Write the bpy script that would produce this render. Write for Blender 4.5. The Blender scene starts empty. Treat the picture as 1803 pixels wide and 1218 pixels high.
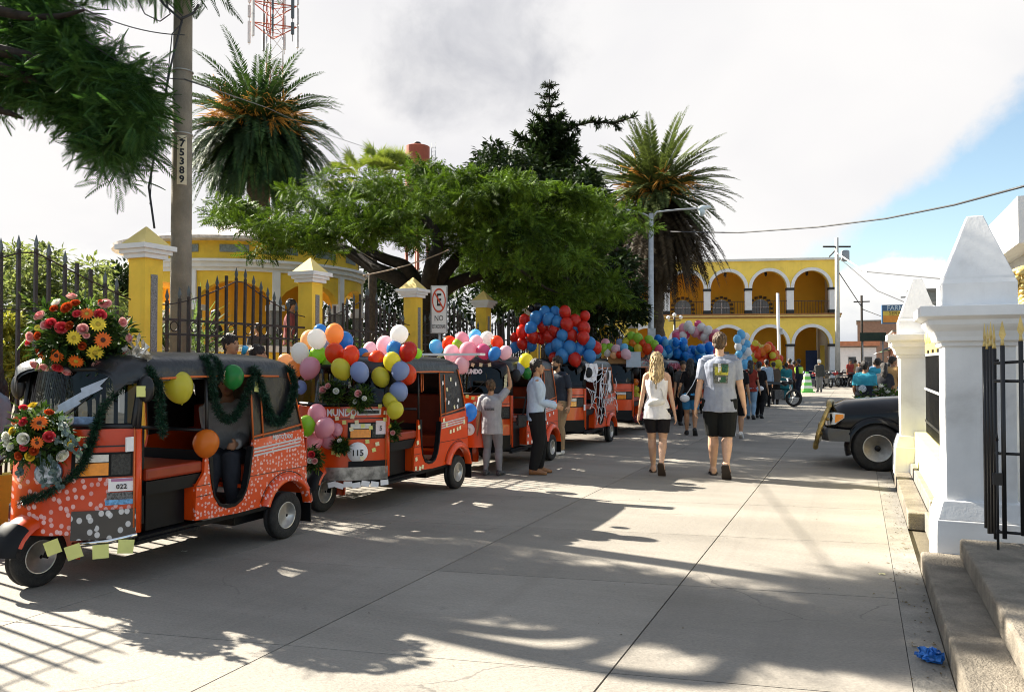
import bpy, bmesh, math, random
import numpy as np
from mathutils import Vector, Matrix, noise as mnoise
random.seed(7)
rng = np.random.default_rng(11)
sc = bpy.context.scene
COL = sc.collection
PI = math.pi
rad = math.radians

# ------------------------------------------------------------------ camera
FPX = 1402.0
YAW = math.atan((1510 - 901.5) / FPX)
TILT = math.atan(28 / FPX)
EYE = 1.55
cam_d = bpy.data.cameras.new('camera')
cam_d.sensor_width = 36.0
cam_d.lens = 36.0 * FPX / 1803
cam_d.clip_start = 0.05
cam_d.clip_end = 3000
cam = bpy.data.objects.new('camera', cam_d)
COL.objects.link(cam)
cam.location = (0, 0, EYE)
cam.rotation_euler = (PI / 2 + TILT, 0, YAW)
sc.camera = cam

# ------------------------------------------------------------------ sun, exposure
SUN_EL = rad(34)
SUN_DIR = Vector((0.988 * math.cos(SUN_EL), -0.155 * math.cos(SUN_EL), -math.sin(SUN_EL)))  # travel direction of the light
sun_d = bpy.data.lights.new('sun', 'SUN')
sun_d.energy = 5.0
sun_d.angle = rad(0.5)
sun_d.color = (1.0, 0.93, 0.80)
sun = bpy.data.objects.new('sun', sun_d)
COL.objects.link(sun)
sun.rotation_euler = SUN_DIR.to_track_quat('-Z', 'Y').to_euler()
sun.location = (-30, 5, 40)
sc.view_settings.view_transform = 'Standard'
sc.view_settings.look = 'None'
sc.view_settings.gamma = 1
sc.view_settings.use_curve_mapping = False
sc.view_settings.exposure = 2.02
sc.render.engine = 'CYCLES'
sc.cycles.max_bounces = 6
sc.cycles.transparent_max_bounces = 12
sc.cycles.use_denoising = True
sc.cycles.filter_width = 1.05

# ------------------------------------------------------------------ world
wd = bpy.data.worlds.new('World')
sc.world = wd
wd.use_nodes = True
nt = wd.node_tree
nt.nodes.clear()

class NT:
    """tiny node helper"""
    def __init__(s, tree): s.t = tree
    def n(s, typ, **kw):
        nd = s.t.nodes.new(typ)
        for k, v in kw.items():
            if k == 'inp':
                for i, val in v.items():
                    if isinstance(val, bpy.types.NodeSocket): s.t.links.new(val, nd.inputs[i])
                    else: nd.inputs[i].default_value = val
            else: setattr(nd, k, v)
        return nd
    def math(s, op, a, b=0.0, c=0.0, clamp=False):
        nd = s.n('ShaderNodeMath', operation=op, use_clamp=clamp, inp={0: a, 1: b, 2: c})
        return nd.outputs[0]
    def mix(s, f, a, b, blend='MIX'):
        nd = s.n('ShaderNodeMix', data_type='RGBA', blend_type=blend, clamp_result=False, inp={0: f, 6: a, 7: b})
        return nd.outputs[2]
    def step(s, x, a, b):
        nd = s.n('ShaderNodeMapRange', interpolation_type='SMOOTHSTEP', inp={0: x, 1: a, 2: b, 3: 0.0, 4: 1.0})
        return nd.outputs[0]
    def noise(s, vec, scale, detail=4, rough=0.5, dist=0.0):
        nd = s.n('ShaderNodeTexNoise', inp={'Vector': vec, 'Scale': scale, 'Detail': detail, 'Roughness': rough, 'Distortion': dist})
        return nd.outputs[0]

w = NT(nt)
sky = w.n('ShaderNodeTexSky', sky_type='NISHITA')
sky.sun_disc = False
sky.sun_elevation = SUN_EL
sky.sun_rotation = math.atan2(-SUN_DIR.x, -SUN_DIR.y)
sky.air_density = 1.0
sky.dust_density = 0.6
sky.ozone_density = 1.6
tc = w.n('ShaderNodeTexCoord').outputs['Generated']
sep = w.n('ShaderNodeSeparateXYZ', inp={0: tc})
X_, Y_, Z_ = sep.outputs
zc = w.math('MAXIMUM', Z_, 0.0)
den = w.math('ADD', zc, 0.28)
pv = w.n('ShaderNodeCombineXYZ', inp={0: w.math('DIVIDE', X_, den), 1: w.math('DIVIDE', Y_, den), 2: 0.0}).outputs[0]
n1 = w.noise(pv, 1.7, 8, 0.55, 0.35)
n2 = w.noise(tc, 7.0, 8, 0.6, 0.2)
n3 = w.noise(pv, 0.9, 5, 0.5, 0.6)
az = w.math('MULTIPLY', w.math('ARCTAN2', X_, Y_), 180 / PI)
el = w.math('MULTIPLY', w.math('ARCSINE', Z_), 180 / PI)
# high veil, open in a wedge low over the end of the street
edge = w.math('ADD', w.math('MULTIPLY_ADD', az, 0.72, 8.4), w.math('MULTIPLY_ADD', n2, 5.0, -2.5))
edge = w.math('MINIMUM', edge, 22.0)
above = w.step(w.math('ADD', w.math('SUBTRACT', el, edge), w.math('MULTIPLY_ADD', w.noise(tc, 26.0, 5, 0.6, 0.3), 2.4, -1.2)), -0.9, 1.7)
cum = w.math('ADD', w.math('MULTIPLY', n2, 9.0), w.math('MULTIPLY', n1, 3.0))
low = w.step(w.math('SUBTRACT', w.math('ADD', cum, 0.9), el), -0.15, 0.5)
wisps = w.math('MULTIPLY', w.step(n1, 0.50, 0.80), 0.45)
# the veil breaks up into open blue sky higher up and away from the end of the street
thick = w.step(w.math('ADD', w.math('MULTIPLY', el, 0.02), w.math('MULTIPLY_ADD', w.math('ABSOLUTE', w.math('ADD', az, 20.0)), 0.011, w.math('MULTIPLY_ADD', n3, 0.9, -0.45))), 1.15, 0.80)
above = w.math('MULTIPLY', above, thick)
cover = w.math('MAXIMUM', w.math('MAXIMUM', above, low), w.math('MAXIMUM', w.math('MAXIMUM', wisps, 0.05), w.math('MULTIPLY', w.step(el, 16, 32), 0.42)))
# veil brightness
shade = w.step(n3, 0.36, 0.62)
dx = w.math('MULTIPLY', w.math('ADD', az, 26.5), 0.14)
dy = w.math('MULTIPLY', w.math('SUBTRACT', el, 21.5), 0.20)
blob = w.math('SUBTRACT', 1.0, w.math('ADD', w.math('MULTIPLY', dx, dx), w.math('MULTIPLY', dy, dy)))
blob = w.step(w.math('ADD', blob, w.math('MULTIPLY_ADD', n2, 4.2, -2.1)), -0.45, 0.85)
c_w = (3.9, 3.83, 3.78, 1)
c_g = (3.35, 3.33, 3.42, 1)
c_d = (1.95, 2.0, 2.2, 1)
cl = w.mix(shade, c_g, c_w)
cl = w.mix(w.math('MULTIPLY', blob, w.math('MULTIPLY_ADD', w.noise(tc, 13.0, 6, 0.6, 0.4), 1.3, -0.12)), cl, c_d)
cumsh = w.step(w.math('SUBTRACT', el, cum), -4.5, -0.5)
cl2 = w.mix(cumsh, (2.75, 2.85, 3.05, 1), (4.2, 4.15, 4.0, 1))
cl = w.mix(w.math('MULTIPLY', low, w.math('SUBTRACT', 1.0, w.math('MULTIPLY', above, 0.55))), cl, cl2)
skyc = w.mix(1.0, sky.outputs[0], (0.88, 0.88, 0.80, 1), 'MULTIPLY')
colr = w.mix(cover, skyc, cl)
bg = w.n('ShaderNodeBackground', inp={0: colr, 1: 0.064})
wo = w.n('ShaderNodeOutputWorld', inp={0: bg.outputs[0]})

# ------------------------------------------------------------------ projection helpers (photograph pixel -> place on the ground or on a plane)
_F = Vector((-math.sin(YAW) * math.cos(TILT), math.cos(YAW) * math.cos(TILT), math.sin(TILT)))
_R = Vector((math.cos(YAW), math.sin(YAW), 0))
_U = _R.cross(_F)
def ray(px, py): return _F + _R * ((px - 901.5) / FPX) + _U * ((609 - py) / FPX)
def G(px, py, z=0.0):
    d = ray(px, py); k = (z - EYE) / d.z
    return Vector((d.x * k, d.y * k, z))
def atD(px, py, Z): return Vector((0, 0, EYE)) + ray(px, py) * Z
def atY(px, py, y):
    d = ray(px, py); return Vector((0, 0, EYE)) + d * (y / d.y)
def atX(px, py, x):
    d = ray(px, py); return Vector((0, 0, EYE)) + d * (x / d.x)

# ------------------------------------------------------------------ materials
_mats = {}
def mat(name, rgb, rough=0.6, var=0.12, scale=3.0, bump=0.0, bscale=60.0, metal=0.0, coat=0.0, spec=0.4, rgb2=None, trans=0.0, dirt=0.0, stretch=None, grain=0.0, slab=False, drip=0.0):
    if name in _mats: return _mats[name]
    m = bpy.data.materials.new(name); m.use_nodes = True
    t = m.node_tree; t.nodes.clear(); q = NT(t)
    pos = q.n('ShaderNodeNewGeometry').outputs['Position']
    if stretch:
        pos = q.n('ShaderNodeVectorMath', operation='MULTIPLY', inp={0: pos, 1: stretch}).outputs[0]
    nz = q.noise(pos, scale, 5, 0.6)
    f = q.step(nz, 0.3, 0.7)
    lo = tuple(c * (1 - var) for c in rgb) + (1,)
    hi = tuple(min(1, c * (1 + var)) for c in (rgb2 or rgb)) + (1,)
    c = q.mix(f, lo, hi)
    if grain:
        g = q.noise(pos, bscale * 2.2, 3, 0.7)
        c = q.mix(q.step(g, 0.35, 0.68), c, q.mix(1.0, c, (1 - grain, 1 - grain, 1 - grain, 1), 'MULTIPLY'))
    if dirt:
        d = q.step(q.noise(pos, 1.3, 8, 0.65, 0.4), 0.52, 0.75)
        c = q.mix(q.math('MULTIPLY', d, dirt), c, (0.10, 0.085, 0.065, 1))
    if drip:
        # rain streaks running down the masonry
        gp2 = q.n('ShaderNodeNewGeometry').outputs['Position']
        v2 = q.n('ShaderNodeVectorMath', operation='MULTIPLY', inp={0: gp2, 1: (9, 9, 0.45)}).outputs[0]
        sk_ = q.math('MULTIPLY', q.step(q.noise(v2, 1.0, 5, 0.65, 0.2), 0.52, 0.78), q.step(q.noise(gp2, 1.4, 3), 0.35, 0.7))
        c = q.mix(q.math('MULTIPLY', sk_, drip), c, (0.16, 0.14, 0.11, 1))
    if slab:
        gp_ = q.n('ShaderNodeNewGeometry').outputs['Position']
        rnd = q.n('ShaderNodeObjectInfo').outputs['Random']
        k = q.math('MULTIPLY_ADD', rnd, 0.16, 0.92)
        c = q.mix(1.0, c, q.n('ShaderNodeCombineXYZ', inp={0: k, 1: k, 2: k}).outputs[0], 'MULTIPLY')
        st = q.n('ShaderNodeVectorMath', operation='MULTIPLY', inp={0: gp_, 1: (2.2, 0.06, 1)}).outputs[0]
        c = q.mix(q.math('MULTIPLY', q.step(q.noise(st, 1.0, 4, 0.6), 0.52, 0.75), 0.28), c, (0.12, 0.105, 0.09, 1))
        br = q.n('ShaderNodeVectorMath', operation='MULTIPLY', inp={0: gp_, 1: (3.0, 60.0, 1)}).outputs[0]
        c = q.mix(q.math('MULTIPLY', q.step(q.noise(br, 1.0, 2, 0.6), 0.45, 0.75), 0.16), c, (0.13, 0.115, 0.10, 1))
        oil = q.step(q.noise(gp_, 1.9, 6, 0.6, 0.8), 0.66, 0.76)
        c = q.mix(q.math('MULTIPLY', oil, 0.40), c, (0.06, 0.052, 0.045, 1))
        wv = q.n('ShaderNodeVectorMath', operation='ADD', inp={0: gp_, 1: q.n('ShaderNodeVectorMath', operation='SCALE', inp={0: q.n('ShaderNodeTexNoise', inp={'Vector': gp_, 'Scale': 2.0, 'Detail': 5}).outputs[1], 3: 0.5}).outputs[0]}).outputs[0]
        vo = q.n('ShaderNodeTexVoronoi', voronoi_dimensions='2D', feature='DISTANCE_TO_EDGE', inp={'Vector': wv, 'Scale': 0.33})
        cr = q.math('MULTIPLY', q.math('SUBTRACT', 1.0, q.step(vo.outputs['Distance'], 0.0008, 0.0032)), q.step(q.noise(gp_, 0.7, 2), 0.50, 0.60))
        c = q.mix(q.math('MULTIPLY', cr, 0.45), c, (0.05, 0.045, 0.04, 1))
    b = q.n('ShaderNodeBsdfPrincipled', inp={'Base Color': c, 'Roughness': rough, 'Metallic': metal, 'Specular IOR Level': spec, 'Coat Weight': coat, 'Coat Roughness': 0.08})
    if bump:
        h = q.noise(pos, bscale, 4, 0.6)
        bp = q.n('ShaderNodeBump', inp={'Strength': min(1, bump), 'Distance': 0.02, 'Height': h})
        t.links.new(bp.outputs[0], b.inputs['Normal'])
    out = b.outputs[0]
    if trans:
        tr = q.n('ShaderNodeBsdfTranslucent', inp={0: c})
        out = q.n('ShaderNodeMixShader', inp={0: trans, 1: out, 2: tr.outputs[0]}).outputs[0]
    q.n('ShaderNodeOutputMaterial', inp={0: out})
    _mats[name] = m
    return m

def leafmat(name, dark, light, trans=0.35, scale=2.2, rough=0.62):
    if name in _mats: return _mats[name]
    m = bpy.data.materials.new(name); m.use_nodes = True
    t = m.node_tree; t.nodes.clear(); q = NT(t)
    pos = q.n('ShaderNodeNewGeometry').outputs['Position']
    f = q.math('ADD', q.math('MULTIPLY', q.noise(pos, scale, 3, 0.6), 0.6), q.math('MULTIPLY', q.noise(pos, scale * 9, 2, 0.6), 0.5))
    c = q.mix(q.step(f, 0.36, 0.72), tuple(dark) + (1,), tuple(light) + (1,))
    b = q.n('ShaderNodeBsdfPrincipled', inp={'Base Color': c, 'Roughness': rough, 'Specular IOR Level': 0.12})
    tr = q.n('ShaderNodeBsdfTranslucent', inp={0: q.mix(1.0, c, (1.3, 1.35, 0.7, 1), 'MULTIPLY')})
    mx = q.n('ShaderNodeMixShader', inp={0: trans, 1: b.outputs[0], 2: tr.outputs[0]})
    q.n('ShaderNodeOutputMaterial', inp={0: mx.outputs[0]})
    _mats[name] = m
    return m

def glassmat(name, tint=(0.25, 0.27, 0.28), fac=0.12):
    if name in _mats: return _mats[name]
    m = bpy.data.materials.new(name); m.use_nodes = True
    t = m.node_tree; t.nodes.clear(); q = NT(t)
    tr = q.n('ShaderNodeBsdfTransparent', inp={0: tuple(tint) + (1,)})
    gl = q.n('ShaderNodeBsdfGlossy', inp={0: (1, 1, 1, 1), 'Roughness': 0.03})
    lw = q.n('ShaderNodeLayerWeight', inp={0: 0.35})
    ff = q.math('ADD', q.math('MULTIPLY', lw.outputs['Fresnel'], 0.09), fac * 0.3, clamp=True)
    mx = q.n('ShaderNodeMixShader', inp={0: ff, 1: tr.outputs[0], 2: gl.outputs[0]})
    q.n('ShaderNodeOutputMaterial', inp={0: mx.outputs[0]})
    _mats[name] = m
    return m

# ------------------------------------------------------------------ mesh builder
def ring_dirs(n): return [(math.cos(2 * PI * i / n), math.sin(2 * PI * i / n)) for i in range(n)]

class MB:
    def __init__(s): s.v = []; s.f = []; s.sm = []; s.mi = []
    def add(s, vs, fs, smooth=False, mi=0, T=None):
        o = len(s.v)
        s.v += [tuple(T @ Vector(p)) for p in vs] if T is not None else [tuple(p) for p in vs]
        for f in fs:
            s.f.append([o + i for i in f]); s.sm.append(smooth); s.mi.append(mi)
        return s
    def box(s, c, d, mi=0, T=None, rz=0.0):
        x, y, z = d[0] / 2, d[1] / 2, d[2] / 2
        M = Matrix.Translation(c) @ Matrix.Rotation(rz, 4, 'Z')
        if T is not None: M = T @ M
        vs = [(-x, -y, -z), (x, -y, -z), (x, y, -z), (-x, y, -z), (-x, -y, z), (x, -y, z), (x, y, z), (-x, y, z)]
        return s.add(vs, [(3, 2, 1, 0), (4, 5, 6, 7), (0, 1, 5, 4), (1, 2, 6, 5), (2, 3, 7, 6), (3, 0, 4, 7)], False, mi, M)
    def bb(s, x0, x1, y0, y1, z0, z1, mi=0, T=None):
        return s.box(((x0 + x1) / 2, (y0 + y1) / 2, (z0 + z1) / 2), (x1 - x0, y1 - y0, z1 - z0), mi, T)
    def frustum(s, c, w0, d0, w1, d1, z0, z1, mi=0, T=None):
        vs = [(c[0] + a * w / 2, c[1] + b * d / 2, z) for w, d, z in ((w0, d0, z0), (w1, d1, z1)) for a, b in ((-1, -1), (1, -1), (1, 1), (-1, 1))]
        return s.add(vs, [(3, 2, 1, 0), (4, 5, 6, 7), (0, 1, 5, 4), (1, 2, 6, 5), (2, 3, 7, 6), (3, 0, 4, 7)], False, mi, T)
    def loft(s, rings, caps=True, smooth=True, mi=0, T=None, closed=True):
        n = len(rings[0]); vs = [p for r in rings for p in r]; fs = []
        for k in range(len(rings) - 1):
            for i in range(n if closed else n - 1):
                j = (i + 1) % n
                fs.append((k * n + i, k * n + j, (k + 1) * n + j, (k + 1) * n + i))
        if caps and closed:
            fs.append(tuple(range(n - 1, -1, -1))); fs.append(tuple((len(rings) - 1) * n + i for i in range(n)))
        return s.add(vs, fs, smooth, mi, T)
    def tube(s, pts, r, n=8, mi=0, T=None, caps=True, smooth=True, flat=1.0):
        pts = [Vector(p) for p in pts]
        rs = list(r) if hasattr(r, '__len__') else [r] * len(pts)
        rings = []; up = None
        for k, p in enumerate(pts):
            d = (pts[min(k + 1, len(pts) - 1)] - pts[max(k - 1, 0)])
            if d.length < 1e-9: d = Vector((0, 0, 1))
            d.normalize()
            if up is None:
                up = Vector((0, 0, 1)) if abs(d.z) < 0.9 else Vector((0, 1, 0))
            u = up - d * up.dot(d)
            if u.length < 1e-6: u = d.orthogonal()
            u.normalize(); up = u; v = d.cross(u)
            rings.append([p + (u * c * flat + v * sn) * rs[k] for c, sn in ring_dirs(n)])
        return s.loft(rings, caps, smooth, mi, T)
    def sphere(s, c, r, nu=12, nv=8, mi=0, T=None, smooth=True):
        if not hasattr(r, '__len__'): r = (r, r, r)
        vs = [(c[0], c[1], c[2] - r[2])]
        for j in range(1, nv):
            a = -PI / 2 + PI * j / nv
            vs += [(c[0] + r[0] * math.cos(a) * x, c[1] + r[1] * math.cos(a) * y, c[2] + r[2] * math.sin(a)) for x, y in ring_dirs(nu)]
        vs.append((c[0], c[1], c[2] + r[2])); L = len(vs) - 1
        fs = [(0, 1 + (i + 1) % nu, 1 + i) for i in range(nu)]
        for j in range(nv - 2):
            for i in range(nu):
                a = 1 + j * nu + i; b = 1 + j * nu + (i + 1) % nu
                fs.append((a, b, b + nu, a + nu))
        o = 1 + (nv - 2) * nu
        fs += [(o + i, o + (i + 1) % nu, L) for i in range(nu)]
        return s.add(vs, fs, smooth, mi, T)
    def lathe(s, prof, n=16, mi=0, T=None, smooth=True, caps=True):
        return s.loft([[(r * c, r * sn, z) for c, sn in ring_dirs(n)] for r, z in prof], caps, smooth, mi, T)
    def prism(s, pts2, t0, t1, axes='xz', mi=0, T=None):
        """2-d outline extruded between t0 and t1 along the remaining axis"""
        n = len(pts2)
        def P(p, t): return (p[0], t, p[1]) if axes == 'xz' else ((p[0], p[1], t) if axes == 'xy' else (t, p[0], p[1]))
        vs = [P(p, t0) for p in pts2] + [P(p, t1) for p in pts2]
        fs = [tuple(range(n)), tuple(range(2 * n - 1, n - 1, -1))] + [(i, n + i, n + (i + 1) % n, (i + 1) % n) for i in range(n)]
        return s.add(vs, fs, False, mi, T)
    def mesh(s, name):
        me = bpy.data.meshes.new(name)
        me.from_pydata(s.v, [], s.f)
        me.polygons.foreach_set('use_smooth', s.sm)
        me.polygons.foreach_set('material_index', s.mi)
        bm = bmesh.new(); bm.from_mesh(me); bmesh.ops.recalc_face_normals(bm, faces=bm.faces); bm.to_mesh(me); bm.free()
        me.update()
        return me
    def build(s, name, mats, parent=None, loc=None, rot=None, bevel=0.0, **tags):
        return link(name, s.mesh(name), mats, parent, loc, rot, bevel, **tags)

def link(name, me, mats=None, parent=None, loc=None, rot=None, bevel=0.0, **tags):
    o = bpy.data.objects.new(name, me)
    COL.objects.link(o)
    if mats is not None and len(me.materials) == 0:
        for m in (mats if isinstance(mats, (list, tuple)) else [mats]): me.materials.append(m)
    if parent is not None: o.parent = parent
    if loc is not None: o.location = loc
    if rot is not None: o.rotation_euler = rot
    if bevel:
        b = o.modifiers.new('edge', 'BEVEL'); b.width = bevel; b.segments = 2; b.limit_method = 'ANGLE'; b.angle_limit = rad(40)
    for k, v in tags.items():
        if v: o[k] = v
    return o

def thing(name, label, category, loc=(0, 0, 0), rz=0.0, group=None):
    o = bpy.data.objects.new(name, None)
    COL.objects.link(o)
    o.location = loc; o.rotation_euler = (0, 0, rz); o.empty_display_size = 0.2
    o['label'] = label; o['category'] = category
    if group: o['group'] = group
    return o

def npmesh(name, V, Fc, mats, parent=None, smooth=False, mi=None, **tags):
    """V (n,3) array, Fc (m,k) array of equal sized faces"""
    me = bpy.data.meshes.new(name)
    V = np.asarray(V, np.float32); Fc = np.asarray(Fc, np.int32); m, k = Fc.shape
    me.vertices.add(len(V)); me.vertices.foreach_set('co', V.ravel())
    me.loops.add(m * k); me.loops.foreach_set('vertex_index', Fc.ravel())
    me.polygons.add(m); me.polygons.foreach_set('loop_start', np.arange(0, m * k, k, dtype=np.int32))
    me.polygons.foreach_set('loop_total', np.full(m, k, np.int32))
    if smooth: me.polygons.foreach_set('use_smooth', np.ones(m, bool))
    for mm in (mats if isinstance(mats, (list, tuple)) else [mats]): me.materials.append(mm)
    if mi is not None: me.polygons.foreach_set('material_index', np.asarray(mi, np.int32))
    me.update(calc_edges=True)
    return link(name, me, None, parent, **tags)

def text(name, body, size, parent, loc, rot, m, ext=0.001, align='CENTER', sx=1.0, bold=0.0):
    c = bpy.data.curves.new(name, 'FONT'); c.body = body; c.size = size; c.extrude = ext; c.offset = bold
    c.align_x = align; c.align_y = 'CENTER'; c.resolution_u = 2
    tmp = bpy.data.objects.new('tmp', c); COL.objects.link(tmp)
    me = bpy.data.meshes.new_from_object(tmp.evaluated_get(bpy.context.evaluated_depsgraph_get()))
    bpy.data.objects.remove(tmp); bpy.data.curves.remove(c)
    me.name = name
    me.materials.clear()
    o = link(name, me, m, parent, loc, rot)
    o.scale = (sx, 1, 1)
    return o

ORD = ['first', 'second', 'third', 'fourth', 'fifth', 'sixth', 'seventh', 'eighth', 'ninth', 'tenth', 'eleventh', 'twelfth', 'thirteenth', 'fourteenth', 'fifteenth', 'sixteenth', 'seventeenth', 'eighteenth', 'nineteenth', 'twentieth']
NUM = ['no', 'one', 'two', 'three', 'four', 'five', 'six', 'seven', 'eight', 'nine', 'ten', 'eleven', 'twelve', 'thirteen', 'fourteen', 'fifteen', 'sixteen', 'seventeen', 'eighteen', 'nineteen', 'twenty']

# shared materials
M_concrete = mat('road concrete', (0.262, 0.238, 0.205), 0.85, 0.15, 1.1, 0.45, 60, grain=0.22, dirt=0.22, stretch=(0.35, 1.0, 1.0), slab=True)
M_joint = mat('joint filler', (0.045, 0.042, 0.04), 0.9)
M_kerb = mat('kerb concrete', (0.22, 0.205, 0.18), 0.9, 0.2, 3, 0.5, 40, dirt=0.45, grain=0.2)
M_step = mat('worn step concrete', (0.225, 0.195, 0.155), 0.92, 0.3, 4, 0.8, 60, dirt=0.5, grain=0.3)
M_yellow = mat('yellow wall paint', (0.80, 0.52, 0.05), 0.75, 0.10, 2, 0.12, 80, dirt=0.25, drip=0.18)
M_yellowp = mat('pale yellow paint', (0.82, 0.62, 0.22), 0.75, 0.07, 2, 0.12, 80, dirt=0.08)
M_yellowb = mat('building yellow paint', (0.88, 0.62, 0.11), 0.8, 0.10, 0.6, 0.1, 30, dirt=0.22, drip=0.22)
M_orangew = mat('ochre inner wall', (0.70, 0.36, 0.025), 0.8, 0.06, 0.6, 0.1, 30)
M_white = mat('white wall paint', (0.72, 0.71, 0.70), 0.7, 0.05, 2.5, 0.15, 70, dirt=0.07)
M_whitec = mat('white column paint', (0.74, 0.74, 0.74), 0.7, 0.06, 2.5, 0.07, 30, dirt=0.25, drip=0.30)
M_speck = mat('speckled terrazzo', (0.30, 0.29, 0.28), 0.7, 0.5, 90, 0.5, 120, grain=0.6)
M_iron = mat('dark brown iron', (0.035, 0.024, 0.02), 0.5, 0.4, 12, 0.3, 90, metal=0.2)
M_irong = mat('grey iron finial', (0.10, 0.11, 0.11), 0.5, 0.2, 12, metal=0.4)
M_black = mat('black paint', (0.012, 0.012, 0.013), 0.4, 0.2, 5)
M_gold = mat('gold paint', (0.62, 0.46, 0.17), 0.45, 0.15, 20, 0.4, 60, metal=0.35)
M_pole = mat('pole concrete', (0.24, 0.21, 0.165), 0.85, 0.18, 4, 0.4, 60, grain=0.2)
M_galv = mat('galvanised steel', (0.42, 0.43, 0.43), 0.5, 0.15, 8, metal=0.5)
M_wire = mat('black cable', (0.03, 0.03, 0.032), 0.6)
M_bark = mat('dark bark', (0.022, 0.016, 0.012), 0.9, 0.4, 9, 0.9, 30)
M_barkp = mat('palm trunk bark', (0.05, 0.037, 0.025), 0.9, 0.4, 8, 0.9, 20)
M_dirt = mat('park ground', (0.13, 0.11, 0.075), 0.95, 0.3, 1.2, 0.4, 30)
M_glassd = mat('dark window glass', (0.03, 0.035, 0.04), 0.08, 0.3, 2, spec=0.8)
M_rubber = mat('tyre rubber', (0.018, 0.017, 0.016), 0.75, 0.3, 20, 0.4, 120)
M_rim = mat('silver wheel rim', (0.62, 0.60, 0.55), 0.35, 0.1, 20, metal=0.6, dirt=0.25)
M_steel = mat('chrome', (0.7, 0.7, 0.7), 0.15, 0.05, 5, metal=1.0)
# ================================================================== GROUND, ROAD, PAVEMENTS
def structure(o): o['kind'] = 'structure'; return o
g = MB(); g.bb(-700, 700, -60, 1500, -0.4, -0.03); structure(g.build('ground', M_dirt))
g = MB(); g.bb(-6.3, 0.415, -3, 46, -0.03, -0.013); road = structure(g.build('road', M_joint))
xs_ = [-6.3, -4.63, -2.89, -1.15, 0.225]
SK = 0.19
for ci in range(4):
    x0, x1 = xs_[ci] + 0.005, xs_[ci + 1] - (0.005 if ci < 3 else -0.003)
    me = None
    for k in range(-3, 26):
        yb = 3.79 + 1.7 * k
        if me is None:
            q = MB(); g2 = 0.0035
            o2 = [(x0, SK * (x0 + 1.57) + g2), (x1, SK * (x1 + 1.57) + g2), (x1, SK * (x1 + 1.57) + 1.7 - g2), (x0, SK * (x0 + 1.57) + 1.7 - g2)]
            q.prism(o2, -0.028, 0.0, 'xy'); me = q.mesh('slab'); me.materials.append(M_concrete)
        link('slab', me, None, road, (0, yb, random.uniform(-0.0015, 0.0)))
g = MB(); g.bb(0.232, 0.415, -3, 46, -0.029, -0.002); structure(g.build('gutter', M_kerb))
g = MB(); g.bb(-30, 60, 46.2, 140, -0.028, -0.004); g.bb(0.43, 60, 11.9, 46.2, -0.028, -0.003)
structure(g.build('street', M_concrete))
g = MB(); g.bb(-7.3, -6.45, -3, 46, -0.02, 0.12); structure(g.build('pavement', M_kerb))
g = MB()
for k in range(-2, 24): g.bb(-6.445, -6.305, 2 * k + 0.004, 2 * k + 1.996, -0.02, 0.135)
kb = MB(); kb.bb(-0.07, 0.07, 0.004, 1.996, -0.02, 0.135); kme = kb.mesh('kerb_stone'); kme.materials.append(M_kerb)
pav = bpy.data.objects['pavement']
for k in range(-2, 24): link('kerb_stone', kme, None, pav, (-6.375, 2 * k, 0))
g = MB(); g.bb(-60, -7.3, -3, 56, -0.02, 0.16); structure(g.build('park_ground', M_dirt))

# ================================================================== PARK FENCE
PIL = [(-7, 6.26 + 2.8 * k) for k in range(7)] + [(-6.75, 25.6)]
g = MB(); g.bb(-7.09, -6.91, -3, 27, 0.1, 0.55)
g.build('dwarf_wall', M_yellow, label='low yellow dwarf wall carrying the iron park fence', category='wall')
gb = MB(); gb.box((0, 0, 1.385), (0.235, 0.235, 2.53)); bodyme = gb.mesh('shaft'); bodyme.materials.append(M_yellow)
gi = MB(); gi.box((0.119, 0, 1.62), (0.012, 0.085, 1.72)); inme = gi.mesh('inset_strip'); inme.materials.append(M_speck)
gc = MB(); gc.box((0, 0, 2.675), (0.31, 0.31, 0.05)); gc.box((0, 0, 2.722), (0.37, 0.37, 0.044)); gc.box((0, 0, 2.77), (0.435, 0.435, 0.052))
capme = gc.mesh('cornice'); capme.materials.append(M_white)
gp = MB(); gp.frustum((0, 0), 0.36, 0.36, 0.012, 0.012, 2.796, 3.0); pyme = gp.mesh('pyramid_cap'); pyme.materials.append(M_yellowp)
pil_lab = ['nearest yellow fence pillar, behind the flower covered mototaxi and beside the pole',
           'yellow fence pillar behind the white and orange balloons of the second mototaxi',
           'yellow fence pillar just left of the no parking sign',
           'yellow fence pillar just right of the no parking sign',
           'yellow fence pillar hidden behind the red and blue balloon mass',
           'yellow fence pillar peeping out right behind the red and blue balloons',
           'small far yellow fence pillar between red balloons and green balloons',
           'farthest yellow fence pillar, beside the double armed lamp post']
for i, (px_, py_) in enumerate(PIL):
    t = thing('fence_pillar', pil_lab[i], 'pillar', (px_, py_, 0), 0, 'yellow pillars of the park fence')
    for nm, me in (('shaft', bodyme), ('inset_strip', inme), ('cornice', capme), ('pyramid_cap', pyme)): link(nm, me, None, t)

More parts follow.
